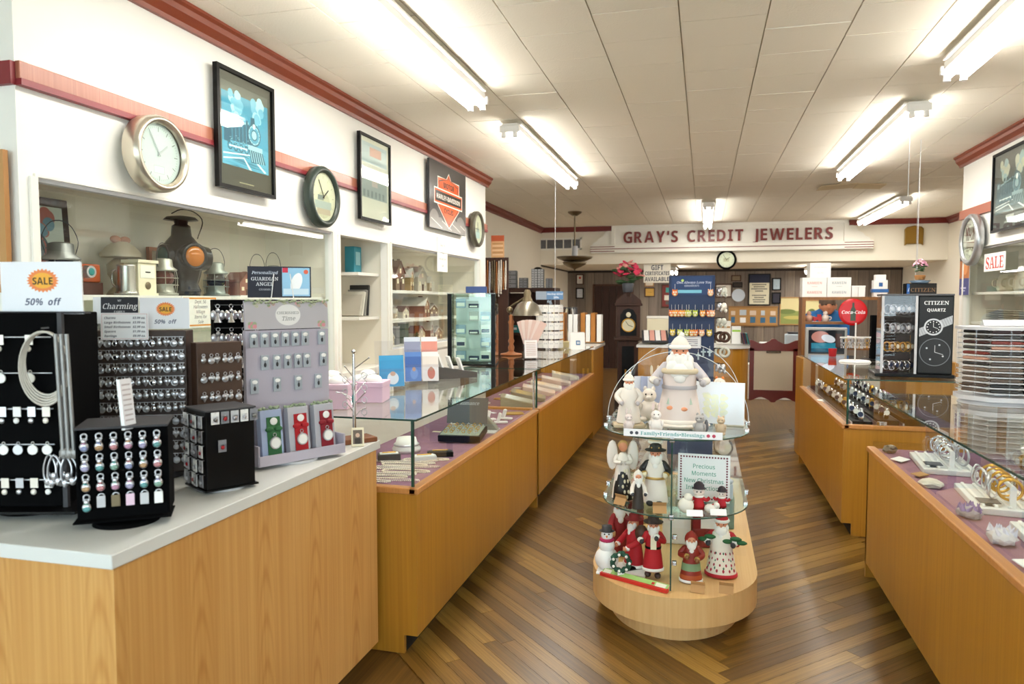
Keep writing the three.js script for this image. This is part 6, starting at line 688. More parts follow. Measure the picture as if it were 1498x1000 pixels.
// navy ornament rack behind the island
{ const t = G('ornament_rack', 'tall navy slat rack hung with little owl ornaments', 'display rack', [-0.1, 0, -6.25], 0.0), N = std(0x22365c, 0.6), W = 0.37;
  part(t, 'foot', [cy(0.2, 0.22, 0.03, 0, 0, 0, 28), cy(0.03, 0.03, 0.2, 0, 0.03, 0, 12)], MT.black); part(t, 'board', bx(W, 1.5, 0.06, 0, 0.2, 0, 0.004), N);
  for (let r = 0; r < 12; r++) part(t, 'slat', bx(W - 0.006, 0.112, 0.006, 0, 0.27 + r * 0.118, 0.033), N);
  card(t, 'header_card', 0.33, 0.15, canvasTex(256, 116, (x, w, h) => { x.fillStyle = '#24406f'; x.fillRect(0, 0, w, h); x.fillStyle = '#bfe06a'; x.beginPath(); x.arc(70, 24, 9, 0, 7); x.fill(); write(x, 'Owl Always Love You', 140, 36, 21, '#eef', 'serif', 'italic'); write(x, 'ORNAMENTS', 128, 58, 16, '#dde', 'sans-serif'); x.fillStyle = '#7cc4dc'; x.fillRect(40, 84, 150, 20); }), [0, 1.615, 0.04], 0, 0, 0.004, N);
  card(t, 'price_card', 0.14, 0.1, canvasTex(128, 90, (x, w, h) => { x.fillStyle = '#eef0f4'; x.fillRect(0, 0, w, h); x.strokeStyle = '#99a'; x.strokeRect(6, 6, w - 12, h - 12); x.fillStyle = '#778'; for (let i = 0; i < 4; i++) x.fillRect(24, 26 + i * 14, 80, 5); }), [0.01, 1.15, 0.045], 0, 0, 0.003);
  const oc = [0xe7803a, 0xe59a3c, 0xb7c34a, 0xcfd56a, 0xd9c04a, 0xe8b08a].map(c => std(c, 0.5));
  const rows = [[1.63, [-0.135, 0.15]], [1.46, [-0.16, -0.13, -0.105, -0.075, -0.04, -0.02, 0.03, 0.09, 0.14, 0.165]], [1.3, [-0.15, -0.09, -0.035, 0.005, 0.035, 0.085, 0.145]]];
  const bodyG = mg([sp(0.024, 0, -0.075, 0, 1, 1.15, 0.6, 12), sp(0.006, -0.016, -0.05, 0, 1, 1.3, 0.7, 6), sp(0.006, 0.016, -0.05, 0, 1, 1.3, 0.7, 6)]), eyes = mg([sp(0.007, -0.009, -0.068, 0.013, 1, 1, 0.5, 8), sp(0.007, 0.009, -0.068, 0.013, 1, 1, 0.5, 8)]), belly = sp(0.014, 0, -0.085, 0.008, 1, 0.9, 0.5, 8), str = rod([0, 0, 0], [0, -0.05, 0], 0.0012, 4);
  rows.forEach(([y, xs], r) => xs.forEach((x, i) => { const o = G('owl_ornament', 'little glass owl ornament on a string on the navy rack', 'ornament', [-0.1 + x, y, -6.195 + (i % 2) * 0.012], 0, 'owl ornaments'); part(o, 'owl', bodyG, oc[r === 1 && i < 4 ? i % 2 : (i * 5 + r * 2) % 6]); part(o, 'eyes', eyes, MT.white); part(o, 'belly', belly, MT.cream); part(o, 'string', str, MT.white); }));
  for (let i = 0; i < 5; i++) { const o = G('cross_ornament', 'pale glass cross ornament on a string on the navy rack', 'ornament', [-0.1 + [-0.15, -0.1, 0.1, 0.06, 0.15][i], 1.12 - (i % 2) * 0.03, -6.19], 0, 'cross ornaments'); part(o, 'cross', [bx(0.014, 0.06, 0.008, 0, -0.085, 0, 0.002), bx(0.04, 0.014, 0.008, 0, -0.055, 0, 0.002)], std(0xbcd2dc, 0.2)); part(o, 'string', str, MT.white); }
  for (let k = 0; k < 7; k++) for (let j = 0; j < 2; j++) { const o = G('side_ornament', 'silvery ornament dangling from the edge hooks of the navy rack', 'ornament', [-0.1 + 0.222 + j * 0.035, 1.62 - k * 0.125, -6.24 + j * 0.07], 0, 'edge ornaments on the navy rack'); part(o, 'bauble', k === 3 || k === 4 ? [rz(to(0.035, 0.012, 0, -0.05, 0, 16, 6), 0.2)] : [sp(0.024, 0, -0.05, 0, 1, 1.4, 1, 8), sp(0.014, 0.014, -0.085, 0, 1, 1.2, 1, 7), sp(0.012, -0.014, -0.075, 0.01, 1, 1.2, 1, 7)], k === 3 ? MT.brown : pick([MT.silver, std(0xcfd0c4, 0.3), MT.pearl])); part(o, 'hook', rod([-0.04 - j * 0.035, -0.02, 0], [0.01, -0.015, 0.01], 0.0025, 4), MT.black); } }
// ---------------------------------------------------------------- back of the shop
{ const t = G('grandfather_clock', 'dark wooden grandfather clock with brass face', 'grandfather clock', [-0.92, 0, -9.2], 0.15), W = MT.dkwood;
  part(t, 'base', bx(0.32, 0.35, 0.24, 0, 0, 0, 0.008), W); part(t, 'trunk', bx(0.25, 0.66, 0.19, 0, 0.35, 0, 0.005), W); part(t, 'trunk_pane', bx(0.15, 0.5, 0.004, 0, 0.43, 0.096), MT.black); for (const x of [-0.03, 0.03]) part(t, 'brass_weight', cy(0.012, 0.012, 0.14, x, 0.5, 0.106, 10), MT.gold);
  part(t, 'hood', bx(0.29, 0.42, 0.22, 0, 1.01, 0, 0.005), W); part(t, 'cornice', [bx(0.34, 0.035, 0.26, 0, 1.0, 0, 0.006), bx(0.34, 0.03, 0.26, 0, 1.43, 0, 0.006)], W);
  part(t, 'arched_pediment', ex([[-0.16, 0], [0.16, 0], [0.15, 0.04], [0.08, 0.1], [0.03, 0.13], [0.02, 0.08], [-0.02, 0.08], [-0.03, 0.13], [-0.08, 0.1], [-0.15, 0.04]], 0.22).translate(0, 1.46, -0.11), W);
  part(t, 'door_arch', ex([[-0.1, 0], [0.1, 0], [0.1, 0.25], [0.06, 0.32], [0, 0.34], [-0.06, 0.32], [-0.1, 0.25]], 0.008).translate(0, 1.06, 0.108), MT.black);
  part(t, 'dial', [new THREE.CircleGeometry(0.08, 28).translate(0, 1.19, 0.1185)], std(0xd9cfae, 0.35, 0.3)); part(t, 'dial_ring', to(0.08, 0.008, 0, 1.19, 0.118, 28, 6), MT.gold); part(t, 'moon_dial', sp(0.035, 0, 1.32, 0.112, 1, 1, 0.3, 10), std(0xe4dcc0, 0.4)); for (const a of [0.6, -1.9]) part(t, 'hand', rz(bx(0.006, 0.06, 0.003, 0, 0, 0), a).translate(0, 1.19, 0.121), MT.black); }
function bouquet(label, pos, petal, petal2, r, pot, vaseMat) { const t = G('flower_arrangement', label, 'flowers', pos); part(t, 'pot', pot, vaseMat); part(t, 'foliage', Array.from({ length: 26 }, () => { const a = rr(0, 6.3), q = rr(0.2, 1) * r; return sp(r * 0.2, Math.cos(a) * q, 0.1 + rr(0, r * 1.2), Math.sin(a) * q, 1.5, 0.5, 0.8, 6); }), std(0x3a5a36, 0.8)); for (let i = 0; i < 22; i++) { const a = i * 2.4, q = r * Math.sqrt((i + 0.5) / 22), y = 0.12 + r * 1.5 * (1 - (q / r) ** 2 * 0.7), g = [sp(r * 0.1, 0, 0, 0, 1, 1, 1, 6)]; for (let k = 0; k < 5; k++) g.push(sp(r * 0.13, Math.cos(k * 1.257) * r * 0.13, 0.004, Math.sin(k * 1.257) * r * 0.13, 1, 0.5, 1, 6)); part(t, 'blossom', rz(rx(mg(g), rr(-0.2, 1.2)), rr(-0.6, 0.6)).translate(Math.cos(a) * q, y, Math.sin(a) * q), i % 3 ? petal : petal2); } return t; }
bouquet('pink and red silk flowers on top of the grandfather clock', [-0.92, 1.6, -9.16], std(0xd2365a, 0.7), std(0xe59a92, 0.7), 0.17, [la([[0.001, 0], [0.06, 0], [0.075, 0.1], [0.06, 0.11]], 14)], std(0x5a5f68, 0.4));
// hinged half gate
{ const t = G('half_gate', 'half-height gate with scalloped dark red frame and cream panel', 'gate', [0.79, 0.3, -8.95]), w = 0.53, sc = (s) => { const a = []; for (let i = 0; i <= 24; i++) { const u = -w / 2 + w * i / 24; a.push([u, s * (0.035 + 0.022 * Math.cos(i / 24 * Math.PI * 4) + (Math.abs(i - 12) < 2 ? 0.014 : 0))]); } return a; };
  part(t, 'top_rail', ex([[-w / 2, -0.07], [w / 2, -0.07], ...sc(1).reverse()], 0.03).translate(0, 0.68, -0.015), MT.redTrim); part(t, 'bottom_rail', ex([[w / 2, 0.07], [-w / 2, 0.07], ...sc(-1)], 0.03).translate(0, 0.08, -0.015), MT.redTrim); for (const s of [-1, 1]) part(t, 'stile', bx(0.05, 0.5, 0.03, s * (w / 2 - 0.025), 0.14, 0), MT.redTrim); part(t, 'panel', bx(w - 0.09, 0.5, 0.014, 0, 0.13, 0), std(0xe9dcc4, 0.7)); card(t, 'name_plate', 0.16, 0.028, canvasTex(160, 28, (x, ww, h) => { x.fillStyle = '#3a2a20'; x.fillRect(0, 0, ww, h); write(x, 'Employees Only', ww / 2, 15, 18, '#d9c9a0', 'serif'); }), [0, 0.6, 0.02], 0, 0, 0.005, MT.brown);
  part(t, 'hinge_post', bx(0.04, 1.06, 0.05, w / 2 + 0.025, -0.3, 0), MT.paint); }
one('low_white_cabinet', 'long low white cabinet behind the half gate', 'cabinet', [bb(-0.3, 3.2, 0.0, 0.5, -11.9, -11.6), bb(-0.32, 3.22, 0.5, 0.53, -11.92, -11.58)], MT.paint);
// notice boards and frames on the boarded wall
const note = (lines, bg, ink, w = 128, h = 128, bold = '') => canvasTex(w, h, (x) => { x.fillStyle = bg; x.fillRect(0, 0, w, h); lines.forEach((s, i) => write(x, s, w / 2, h * (i + 0.8) / (lines.length + 0.6), h / (lines.length + 1.4), ink, 'sans-serif', bold)); });
const ZW = ZBW + 0.02;
framed('certificate_frame', 'white certificate with red seal in a thin frame on the boarded wall', 0.17, 0.23, canvasTex(80, 108, (x, w, h) => { x.fillStyle = '#f0ece2'; x.fillRect(0, 0, w, h); x.fillStyle = '#b8402f'; x.beginPath(); x.arc(40, 34, 16, 0, 7); x.fill(); x.fillStyle = '#999'; for (let i = 0; i < 4; i++) x.fillRect(16, 62 + i * 10, 48, 3); }), [-2.69, 1.97, ZW], 0, MT.brown, 0.02, false, 'certificate');
framed('certificate_frame', 'pale blue certificate in a black frame below the red seal one', 0.18, 0.24, note(['~~~', '~~~', '~~'], '#d8dce2', '#667'), [-2.69, 1.66, ZW], 0, MT.black, 0.025, false, 'certificate');
framed('certificate_frame', 'certificate in a dark frame above the round plate', 0.35, 0.29, note(['~~~~~', '~~~~~~', '~~~~'], '#f3efe4', '#776', 160, 128), [0.4, 1.71, ZW], 0, MT.brown, 0.025, false, 'certificate');
framed('certificate_frame', 'small cream picture beside the flowers on the boarded wall', 0.2, 0.25, note(['♣'], '#efe6d2', '#b88'), [-1.16, 1.93, ZW], 0, MT.tan, 0.02, false);
framed('certificate_frame', 'tiny brown landscape picture near the ceiling of the alcove', 0.2, 0.13, note(['~~'], '#8a7a60', '#443'), [0.65, 1.97, ZW], 0, MT.brown, 0.02, false);
framed('certificate_frame', 'small dark picture with a pink rose', 0.2, 0.11, note(['●'], '#3a2c26', '#d8a0a0'), [0.68, 1.83, ZW], 0, MT.black, 0.015, false);
framed('certificate_frame', 'upper black framed pale blue picture beside the menu board', 0.18, 0.26, note(['▲', '~'], '#bcd0dc', '#678'), [1.46, 1.84, ZW], 0, MT.black, 0.025, false);
framed('certificate_frame', 'lower black framed purple picture beside the menu board', 0.18, 0.24, note(['●'], '#2d2a3a', '#a48fc0'), [1.46, 1.55, ZW], 0, MT.black, 0.025, false);
one('decor_plate', 'round blue and white plate on the boarded wall', 'plate', rx(la([[0.001, 0.01], [0.09, 0.012], [0.13, 0.028], [0.135, 0.032], [0.09, 0.02], [0.001, 0.018]], 28), FX), std(0xcfdae6, 0.3), [0.7, 1.61, ZW]);
{ const t = framed('menu_board', 'cream letter board of shop rules in a black frame with navy header', 0.44, 0.66, canvasTex(200, 300, (x, w, h) => { x.fillStyle = '#e8e2c8'; x.fillRect(0, 0, w, h); x.fillStyle = '#1c2340'; x.fillRect(0, 0, w, 82); x.fillStyle = '#3a3a38'; [9, 7, 10, 5, 0, 9, 6, 8, 7].forEach((n, i) => { for (let k = 0; k < n; k++) x.fillRect(w / 2 - n * 8 + k * 16, 94 + i * 22, 12, 11); }); }), [1.12, 1.73, ZW], 0, MT.black, 0.02, false, 'letter board'); }
{ const t = G('cork_board', 'cork board pinned with papers under the letter board', 'cork board', [1.0, 0.98, ZW]); part(t, 'cork', bx(0.98, 0.38, 0.02, 0, 0, 0.01), std(0xb58a54, 0.9)); part(t, 'board_frame', [bx(1.0, 0.03, 0.03, 0, 0.37, 0.015), bx(1.0, 0.03, 0.03, 0, -0.02, 0.015)], std(0x9a6f3c, 0.6)); for (let i = 0; i < 10; i++) part(t, 'pinned_paper', bx(rr(0.07, 0.14), rr(0.08, 0.13), 0.003, -0.4 + (i % 5) * 0.2, 0.05 + (i / 5 | 0) * 0.16, 0.023), pick([MT.paper, MT.cream, std(0xbcc9d4, 0.7), std(0xd8c4b0, 0.7), std(0x3d6f92, 0.6), std(0x8f5a6a, 0.6)])); }
framed('landscape_painting', 'green meadow landscape painting hung low on the boarded wall', 0.42, 0.58, canvasTex(128, 170, (x, w, h) => { x.fillStyle = '#dccf9a'; x.fillRect(0, 0, w, h * 0.5); x.fillStyle = '#8f9a54'; x.fillRect(0, h * 0.5, w, h * 0.5); x.fillStyle = '#6f7f42'; x.beginPath(); x.ellipse(40, h * 0.52, 60, 16, 0, 0, 7); x.fill(); x.fillStyle = '#c4b968'; x.beginPath(); x.ellipse(90, h * 0.75, 70, 12, 0, 0, 7); x.fill(); }), [1.74, 1.28, ZW], 0, MT.tan, 0.02, false, 'painting');
framed('landscape_painting', 'second meadow landscape painting behind the open shelf unit', 0.42, 0.52, canvasTex(128, 160, (x, w, h) => { x.fillStyle = '#e0d69e'; x.fillRect(0, 0, w, h * 0.55); x.fillStyle = '#87964e'; x.fillRect(0, h * 0.55, w, h * 0.45); x.fillStyle = '#5d7038'; x.beginPath(); x.arc(50, h * 0.5, 26, 0, 7); x.fill(); }), [2.2, 1.25, ZW], 0, MT.tan, 0.02, false, 'painting');
framed('shadow_box', 'small gold picture beside the grandfather clock', 0.22, 0.2, note(['~~'], '#d9ac4e', '#8a5a2a'), [-1.15, 1.68, ZW], 0, MT.brown, 0.02, false);
framed('shadow_box', 'dark red collage frame with teal fish behind the owl rack', 0.4, 0.5, canvasTex(100, 128, (x, w, h) => { x.fillStyle = '#7c2a24'; x.fillRect(0, 0, w, h); x.fillStyle = '#3f9f9a'; x.fillRect(20, 14, 60, 30); x.fillStyle = '#e6e0d0'; x.fillRect(12, 60, 76, 30); x.fillStyle = '#55504a'; x.fillRect(20, 96, 50, 20); }), [-0.7, 1.6, ZW], 0, MT.brown, 0.02, false);
// brown double door boards on the left of the wall
{ const t = G('plank_door', 'plain brown plank door in the boarded wall', 'door', [-1.95, 0, ZBW + 0.019]); for (let i = 0; i < 5; i++) part(t, 'plank', bx(0.15, 1.82, 0.015, -0.32 + i * 0.16, 0, 0.008), std(0xffffff, 0.6, 0, { map: MT.dkwood.map, color: 0xd9c8b4 })); part(t, 'door_trim', [bx(0.9, 0.04, 0.025, 0, 1.82, 0.013), bx(0.04, 1.82, 0.025, -0.43, 0, 0.013), bx(0.04, 1.82, 0.025, 0.43, 0, 0.013)], MT.brown); }
// round clock, gift sign on the header
wallClock('round black-rimmed clock hung at the lower edge of the header', 0.17, 0.05, MT.blackMatt, dial('#efe9d4', '#888', x => { x.fillStyle = '#d8cdb0'; x.fillRect(80, 100, 90, 60); }), [0.37, 2.21, ZH + 0.002], 0);
{ const t = G('gift_sign', 'hanging white sign reading Gift Certificates Available', 'sign', [-0.83, 1.82, ZH - 0.06]); card(t, 'board', 0.48, 0.34, canvasTex(240, 170, (x, w, h) => { x.fillStyle = '#eee9dc'; x.fillRect(0, 0, w, h); [['GIFT', 62], ['CERTIFICATES', 46], ['AVAILABLE', 52]].forEach(([s, k], i) => { x.save(); x.translate(w / 2, 34 + i * 52); x.scale(i === 1 ? 0.72 : 0.8, 1); write(x, s, 0, 0, k, '#2c3140', 'sans-serif', 'bold'); x.restore(); }); }), [0, 0.17, 0], 0, 0, 0.006); part(t, 'string', [rod([-0.1, 0.34, 0], [0, 0.39, -0.0], 0.003, 4), rod([0.1, 0.34, 0], [0, 0.39, 0], 0.003, 4)], MT.lgrey); }
// clutter on the back counter
[[-0.55, 0.16, 'open binder of coin pages on the back counter', 0x30343a], [-0.22, 0.12, 'second open binder leaning on the first one', 0x3b4048]].forEach(([x, y, lab, c]) => { const t = G('display_binder', lab, 'binder', [x, 1.03, -8.65], 0.1); part(t, 'cover', rx(bx(0.3, 0.02, 0.34, 0, 0.04, 0, 0.004), 0.35), std(c, 0.6)); for (let k = 0; k < 4; k++) part(t, 'page_strip', rx(bx(0.055, 0.006, 0.3, -0.1 + k * 0.066, 0.061, 0), 0.35), [MT.paper, std(0xe4a79a, 0.6)][k % 2]); part(t, 'wedge_support', rx(bx(0.28, 0.05, 0.1, 0, -0.03, -0.08), 0), std(c, 0.6)); });
for (const [x, w, h, c, lab] of [[0.22, 0.16, 0.26, 0xefece4, 'white paper bag on the back counter'], [0.36, 0.1, 0.2, 0xf4f4f2, 'white carton with a green stripe on the back counter']]) { const t = G('paper_carton', lab, 'carton', [x, 1.0, -8.72]); part(t, 'carton', bx(w, h, 0.1, 0, 0, 0, 0.003), std(c, 0.6)); part(t, 'stripe', bx(w * 0.9, 0.02, 0.002, 0, h * 0.7, 0.051), h < 0.22 ? std(0x9fd23a, 0.5) : MT.tan); }
for (let i = 0; i < 6; i++) one('envelope_file', 'dark paper envelope filed upright at the end of the back counter', 'envelope', rz(bx(0.008, 0.13, 0.18, 0, 0, 0), 0.25), [MT.charcoal, std(0x8c4a4a, 0.6), MT.navy, MT.brown, MT.teal, MT.dgrey][i], [0.44 + i * 0.014, 1.0, -8.72], 0, 'envelopes on the back counter');
{ const t = G('white_crate', 'cream storage crate stacked on the back counter', 'crate', [-0.45, 1.0, -8.93]); part(t, 'crate', bx(0.42, 0.28, 0.1, 0, 0, 0, 0.004), MT.cream); part(t, 'lid', bx(0.43, 0.03, 0.11, 0, 0.28, 0, 0.004), MT.paint); }
for (const [x, y, lab, m] of [[0.95, 0.532, 'teal folder pile on the low white cabinet', MT.teal], [1.35, 0.532, 'pale blue desk machine on the low white cabinet', std(0xc8d6e2, 0.5)], [1.7, 0.532, 'black bag slumped on the low white cabinet', MT.blackMatt]]) { const t = G('office_item', lab, 'office item', [x, y, -11.75]); part(t, 'body', lab[0] === 'b' ? [sp(0.16, 0, 0.146, 0, 1.1, 0.9, 0.7, 14)] : [bx(0.3, lab[0] === 't' ? 0.3 : 0.46, 0.22, 0, 0, 0, 0.02)], m); part(t, 'top_piece', lab[0] === 'b' ? [to(0.07, 0.012, 0, 0.27, 0, 16, 6)] : [bx(0.24, 0.03, 0.18, 0, lab[0] === 't' ? 0.3 : 0.46, 0, 0.01)], lab[0] === 't' ? MT.paper : MT.charcoal); }
// open shelf unit behind the right counter
{ const t = G('open_shelf_unit', 'open wooden shelf unit with boxes on top behind the watch counter', 'shelf unit', [1.41, 0, -8.2]); const W = std(0xffffff, 0.4, 0, { map: woodTex(0x9a6630, 0x6f4520, 71, 0.4, 1.2) }); part(t, 'top_board', bx(0.86, 0.03, 0.28, 0, 1.5, 0), W); part(t, 'post', bx(0.035, 1.5, 0.28, -0.41, 0, 0), W); part(t, 'post', bx(0.035, 1.5, 0.28, 0.41, 0, 0), W); part(t, 'shelf_board', bx(0.5, 0.025, 0.26, -0.16, 1.25, 0), W); part(t, 'lower_board', bx(0.8, 0.025, 0.28, 0, 0.99, 0), W); }
const kim = (c, t) => canvasTex(160, 128, (x, w, h) => { x.fillStyle = '#f6f2ee'; x.fillRect(0, 0, w, h); write(x, t, w / 2, 36, 24, c, 'sans-serif', 'bold'); x.fillRect(60, 58, 40, 2); write(x, t, w / 2, 98, 24, c, 'sans-serif', 'bold'); });
sheet('white_carton', 'white carton with faded red lettering on the open shelf unit', 'box', 0.235, 0.2, kim('#d9a8a0', 'KAMEEN'), [1.1, 1.631, -8.18], 0, 0, 0.2, MT.white);
sheet('white_carton', 'white carton with grey lettering on the open shelf unit', 'box', 0.225, 0.2, kim('#a8b0b4', 'KAMEEN'), [1.335, 1.631, -8.18], 0, 0, 0.2, MT.white);
sheet('white_carton', 'flatter white carton stacked on top of the red lettered one', 'box', 0.2, 0.15, note(['~~~~', '~~'], '#f8f6f2', '#bbb'), [1.15, 1.807, -8.18], 0.05, 0, 0.18, MT.white);
for (const [x, w] of [[1.49, 0.06], [1.555, 0.065]]) one('slim_carton', 'slim white carton standing beside the big cartons', 'box', [bx(w, 0.115, 0.1, 0, 0, 0, 0.003), bx(w + 0.003, 0.02, 0.103, 0, 0.095, 0, 0.002)], MT.white, [x, 1.531, -8.16], 0, 'slim white cartons');
{ const t = G('blue_band_carton', 'tall white stepped carton with a blue band and emblem', 'box', [1.73, 1.531, -8.16]); part(t, 'carton', [bx(0.13, 0.17, 0.1, 0, 0, 0, 0.003), bx(0.1, 0.055, 0.08, 0, 0.17, 0, 0.003)], MT.white); part(t, 'blue_band', bx(0.15, 0.035, 0.105, 0, 0.045, 0, 0.002), std(0x2c62a4, 0.5)); part(t, 'emblem', bx(0.035, 0.04, 0.002, 0, 0.105, 0.0505), std(0x2c62a4, 0.5)); }
{ const t = G('soda_disc_sign', 'round red soda sign with white script and a bottle', 'sign', [1.46, 1.378, -8.02]); part(t, 'disc', rx(la([[0.001, 0.012], [0.11, 0.012], [0.134, 0.004], [0.137, 0], [0.001, -0.004]], 40), FX), std(0xc8161d, 0.25)); part(t, 'printed_face', new THREE.CircleGeometry(0.112, 40).translate(0, 0, 0.0135), std(0xffffff, 0.25, 0, { map: canvasTex(256, 256, (x, w, h) => { x.fillStyle = '#cf151c'; x.fillRect(0, 0, w, h); x.fillStyle = '#3c4a38'; x.beginPath(); x.moveTo(118, 20); x.lineTo(138, 20); x.lineTo(140, 70); x.bezierCurveTo(170, 110, 150, 150, 158, 230); x.lineTo(98, 230); x.bezierCurveTo(106, 150, 86, 110, 116, 70); x.fill(); write(x, 'Coca-Cola', 128, 130, 52, '#fff', 'serif', 'italic bold'); }) })); part(t, 'stand', bx(0.05, 0.26, 0.01, 0, -0.37, -0.01), MT.charcoal); }
for (const [x, c, lab] of [[1.06, 0xd8a890, 'small pink clay figurine on the inner shelf board'], [1.14, 0xb3262a, 'small red toy truck on the inner shelf board'], [1.22, 0xe6d6cc, 'small white and brown mug figurine on the inner shelf board']]) one('shelf_trinket', lab, 'figurine', c === 0xb3262a ? [bx(0.09, 0.035, 0.04, 0, 0.012, 0, 0.006), bx(0.04, 0.03, 0.036, 0.02, 0.045, 0, 0.006), rx(cy(0.014, 0.014, 0.045, 0, 0, 0, 10), FX).translate(-0.025, 0.014, -0.022), rx(cy(0.014, 0.014, 0.045, 0, 0, 0, 10), FX).translate(0.025, 0.014, -0.022)] : [la([[0.001, 0], [0.032, 0], [0.038, 0.04], [0.026, 0.065], [0.001, 0.07]], 14), sp(0.024, 0, 0.085, 0, 1, 1, 1, 10), tu([[0.03, 0.05, 0], [0.055, 0.045, 0], [0.05, 0.02, 0], [0.03, 0.016, 0]], 0.006, 8, 5)], std(c, 0.5), [x, 1.277, -8.14]);
{ const t = G('television', 'small grey television set playing a colourful picture', 'television', [1.12, 0, -7.45], 0.05); part(t, 'stand_cabinet', bx(0.44, 0.95, 0.36, 0, 0, -0.05, 0.006), MT.honey); part(t, 'casing', [bx(0.37, 0.275, 0.05, 0, 0.965, 0.03, 0.01), bx(0.3, 0.22, 0.2, 0, 0.99, -0.1, 0.02)], std(0xa9a9a6, 0.45)); part(t, 'foot', bx(0.2, 0.015, 0.2, 0, 0.951, -0.04, 0.003), MT.grey);
  const sm = new THREE.MeshStandardMaterial({ color: 0x0a0a0c, roughness: 0.1, emissive: 0xffffff, emissiveIntensity: 0.75, emissiveMap: canvasTex(200, 140, (x, w, h) => { x.fillStyle = '#26282c'; x.fillRect(0, 0, w, h); x.fillStyle = '#d5907f'; x.beginPath(); x.ellipse(66, 40, 50, 34, 0, 0, 7); x.fill(); x.fillStyle = '#eef2f6'; x.beginPath(); x.ellipse(110, 50, 40, 22, 0.3, 0, 7); x.fill(); x.fillStyle = '#2f8fa6'; x.fillRect(16, 76, 140, 54); x.fillStyle = '#1c5f78'; x.fillRect(16, 108, 140, 22); x.fillStyle = '#4b2f2c'; x.fillRect(150, 20, 34, 80); }) }); part(t, 'screen', new THREE.PlaneGeometry(0.32, 0.225).translate(0, 1.103, 0.0565), sm);
  const l = new THREE.RectAreaLight(new THREE.Color(0.8, 0.9, 1), 0.4, 0.32, 0.22); l.position.set(0, 1.103, 0.06); l.rotation.y = Math.PI; t.add(l); }
